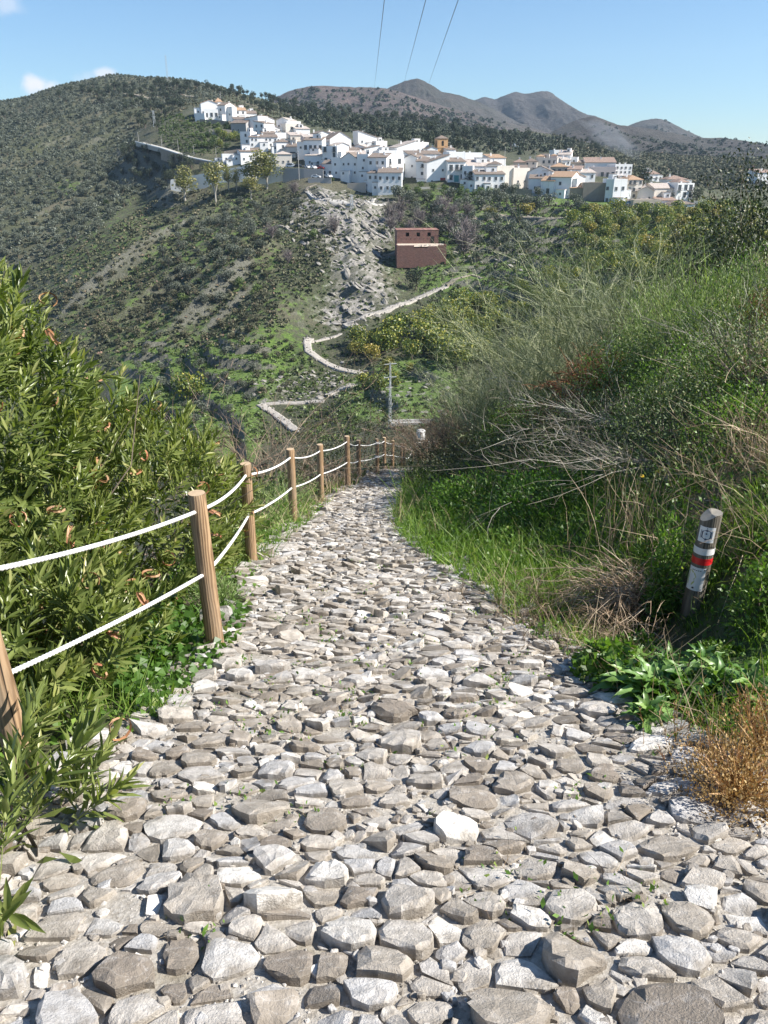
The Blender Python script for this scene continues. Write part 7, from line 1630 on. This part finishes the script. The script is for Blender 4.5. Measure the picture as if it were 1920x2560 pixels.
for k, (u, v, Y, r, h, lb) in enumerate([(1480,1000,11.2,.55,1.0,'upper rounded rust-brown dead fern on the bank'),(1440,1060,10.6,.5,.6,'lower rust-brown fern heap in half shade'),(1290,1020,14.5,.5,.8,'small rust-brown dead fern left of the larger ones'),(1860,960,10,.4,.7,'faded brown fern near the right frame edge')]):
    leafy('dead_fern', B(u, v, Y), r, h, 3000, .07, M['rust'], lb, 'fern', 'dead ferns on the right bank', seed=170 + k, asp=.18, stems=40, stemmat='rust', up=-.2, hollow=.3)
grass('dry_grass', 5200, (4.5, 13), .55, M['drygrass'], 'pale straw stems leaning over the middle of the right bank', 180, dmax=8, dens=(1.0, -.05), dmin=1.0, r=.0026, lean=.6)
# flowers
for k, (u, v, Y, lb) in enumerate([(1674,1212,6.2,'largest yellow daisy above the straw bush'),(1648,1178,6.6,'yellow daisy left above the straw bush'),(1605,1190,6.4,'lower left yellow daisy above the straw bush'),(1218,1168,10,'yellow daisy over the grass verge at left'),(1812,1326,5.2,'white flower head right of the marker post')]):
    p = at(u, v, Y); gz = float(znear(p.x, p.y)); e = empty('daisy', (p.x, p.y, gz)); tag(e, lb, 'flower'); h = p.z - gz
    fl = link('flower_head', FL_Y if k < 4 else FL_W, e, (0, 0, h), (.5, .1, 0)); MB().tube([(0, 0, 0), (.01, 0, h * .5), (0, 0, h)], .0022, 4).build('stem', M['herb'], e)
# --- left, beyond the fence
for k, (u, v, Y, r, h, mt, lb) in enumerate([(900,1180,25,2.0,4.3,'darkleaf','dense dark shrub with pale specks behind the fifth and sixth posts'),(980,1170,30,1.7,3.6,'darkleaf','dark shrub behind the seventh post'),(800,1180,21,1.3,2.3,'darkleaf','low dark shrub behind the fourth post'),(1020,1160,36,1.3,1.3,'herb','yellow-green shrub behind the crest posts')]):
    leafy('slope_shrub', B(u, v, Y), r, h, 5200, .06 if k < 3 else .08, M[mt], lb, 'shrub', 'shrubs behind the fence', seed=130 + k, asp=.5, flowers=FL_W if k < 2 else None, fl_n=30 if k < 2 else 0)
for k, (u, v, Y, r, h, lb) in enumerate([(640,1330,8.4,.7,.75,'soft feathery green plant between the second and third posts'),(720,1290,11,.7,.6,'feathery green plant behind the third post'),(570,1420,6.6,.3,.4,'small feathery plant at the foot of the second post'),(545,1530,4.9,.22,.28,'wispy green tuft right behind the thick ringed post'),(690,1250,13,.9,.8,'green shrub farther down behind the third post')]):
    leafy('feathery_plant', B(u, v, Y), r, h, 2400 if r > .5 else 1100, .045, M['feather'], lb, 'plant', 'feathery plants outside the fence', seed=140 + k, asp=.14, stems=40, stemmat='feather', up=.5)
for k, (u, v, Y, h, lb) in enumerate([(690,1230,16,3.6,'brown bare vine tangle behind the third post'),(740,1200,17,3.2,'brown bare stems right of the vine tangle'),(640,1190,14,3.6,'tall bare winding stems left of the vine tangle'),(820,1190,18,1.4,'low brown twigs behind the fourth post')]):
    twiggy('bare_vine', B(u, v, Y), h, .55, 34, 420, M['brownbroom'], lb, 'vine', 'bare brown vines behind the fence', seed=150 + k, r1=.011, r2=.005, curl=.6, droop=-.3, l2=.35, n3=300, base_r=.4)
for k, (u, v, Y, r, h, lb) in enumerate([(560,1200,12,1.3,1.2,'green bush behind the oleander tip and the second post'),(600,1120,24,2.2,2.0,'dark bush in the hollow left of the bare vines'),(480,1100,30,3.0,2.6,'leafy dark green tree top in the hollow left of the fence'),(760,1120,34,2.2,2.2,'dark bush in the hollow above the fourth post'),(680,1100,40,3.0,2.4,'dark undergrowth bush in the valley gap'),(900,1110,44,3.0,3.0,'dark leafy bush in the valley gap above the sixth post')]):
    leafy('hollow_bush', B(u, v, Y), r, h, 3000, .1, M['darkleaf'], lb, 'bush', 'bushes in the hollow left of the fence', seed=160 + k, asp=.5)
# ------------------------------------------------------------------ labels that place each plant or rock by its landmark
LM = [(1044,612,'brick building'),(1705,520,'white bungalow'),(1545,485,'white cube house'),(1400,470,'barn-like white house'),(1225,458,'long low front house'),(975,460,'lowest front house'),(757,435,'grey parking wall'),(530,440,'long white retaining wall'),(1106,370,'church tower'),(520,280,'arcaded villa'),(421,215,'antenna mast'),(165,465,'small green field'),(430,380,'sloping road'),(880,530,'ridge pylon'),(975,990,'slender valley pylon'),(770,875,'middle path hairpin'),(655,1015,'lowest path hairpin'),(1000,765,'straight upper path'),(865,816,'sharp upper hairpin'),(140,640,'dirt track on the left'),(1905,440,'house at the frame edge'),(1530,345,'wisp of smoke'),(1288,372,'isolated house in the pines'),(456,760,'bright flank bush'),(620,730,'paired green bushes'),(390,315,'pylon left of the village'),(1380,545,'dirt track under the houses'),(1485,420,'long red-roofed row')]
def relabel():
    groups = {}; ALL = {'pines': ('dark pine', 'pines on the slopes round the village'), 'olive': ('olive tree', 'olive trees on the slopes round the village'), 'orchard': ('dark-green orchard tree', 'green orchard trees of the valley'), 'yellow': ('yellowish orchard tree', 'yellow orchard trees of the valley'), 'shrubs': ('round dry shrub', 'dry shrubs on the far slopes'), 'leafless': ('leafless greyish tree', 'leafless trees of the far slope'), 'slabs': ('tilted pale slab', 'rocks of the ridge and terraces'), 'rocks': ('rugged grey rock', 'rocks of the ridge'), 'boulders': ('pale boulder', 'boulders by the path'), 'loose': ('small loose rock', 'loose rocks'), 'dark': ('dark bush', 'dark bushes of the far slopes'), 'bushes': ('green bush', 'bushes of the far gardens')}
    for o in S.objects:
        if o.parent is None and 'group' in o and 'label' in o and o.location.y > 62 and o['group'].split()[0] in ALL:
            nn, gg = ALL[o['group'].split()[0]]; o['group'] = gg; groups.setdefault((gg, nn), []).append(o)
    NUM = ['', 'second', 'third', 'fourth', 'fifth', 'sixth']
    for (gr, lb), os_ in groups.items():
        if len(os_) < 3: continue
        cells = {}
        for o in os_:
            u, v = project(np.array(o.location)); k = min(range(len(LM)), key=lambda i: (LM[i][0] - u) ** 2 + (LM[i][1] - v) ** 2); du, dv = u - LM[k][0], v - LM[k][1]
            dr = ('right of' if du > 0 else 'left of') if abs(du) > abs(dv) * 1.1 else ('below' if dv > 0 else 'above'); far = 'far ' if math.hypot(du, dv) > 110 else ('just ' if math.hypot(du, dv) < 45 else '')
            cells.setdefault((k, dr, far), []).append((float(u), float(v), o))
        noun = lb; _ = {'pine': 'dark pine', 'olive': 'grey-green olive tree', 'orchard': 'yellow-tipped orchard tree', 'yellow': 'yellow-green orchard tree', 'shrubs': 'rounded dry shrub', 'leafless': 'leafless purple-grey tree', 'slabs': 'tilted pale slab of rock', 'rocks': 'rugged grey rock', 'boulders': 'pale boulder', 'loose': 'small loose rock', 'bushes': 'green garden bush'}.get(gr.split()[0])
        if noun is None: continue
        for (k, dr, far), L in cells.items():
            L.sort(key=lambda a: a[0]); n = len(L); place = f'{far}{dr} the {LM[k][2]}'.replace('just right of', 'close right of')
            for i, (u, v, o) in enumerate(L):
                if n == 1: o['label'] = f'lone {noun} {place}'
                elif n <= 7:
                    j = i if i <= (n - 1) // 2 else n - 1 - i; side = 'leftmost' if i == 0 else 'rightmost' if i == n - 1 else (NUM[j] + (' from left' if i <= (n - 1) // 2 else ' from right'))
                    o['label'] = f'{noun} {place}, {side}'
                else:
                    vs = sorted(a[1] for a in L); hi = v < vs[n // 3]; lo = v > vs[2 * n // 3]; o['label'] = f'{noun} {place}, ' + ('upper part' if hi else 'lower part' if lo else 'middle part')
relabel()
# ------------------------------------------------------------------ air
def haze():
    m = bpy.data.materials.new('haze_air'); m.use_nodes = True; nt = m.node_tree; nt.nodes.clear(); o = nt.nodes.new('ShaderNodeOutputMaterial'); v = nt.nodes.new('ShaderNodeVolumePrincipled')
    v.inputs['Color'].default_value = (.62, .8, 1, 1); v.inputs['Density'].default_value = HAZE; v.inputs['Anisotropy'].default_value = .2; nt.links.new(v.outputs[0], o.inputs['Volume'])
    h = MB().box((0, 500, 160), (7600, 7600, 620)).build('haze', m); tag(h, 'thin bluish air over the valley', 'haze', kind='stuff')
HAZE = .00009
haze()
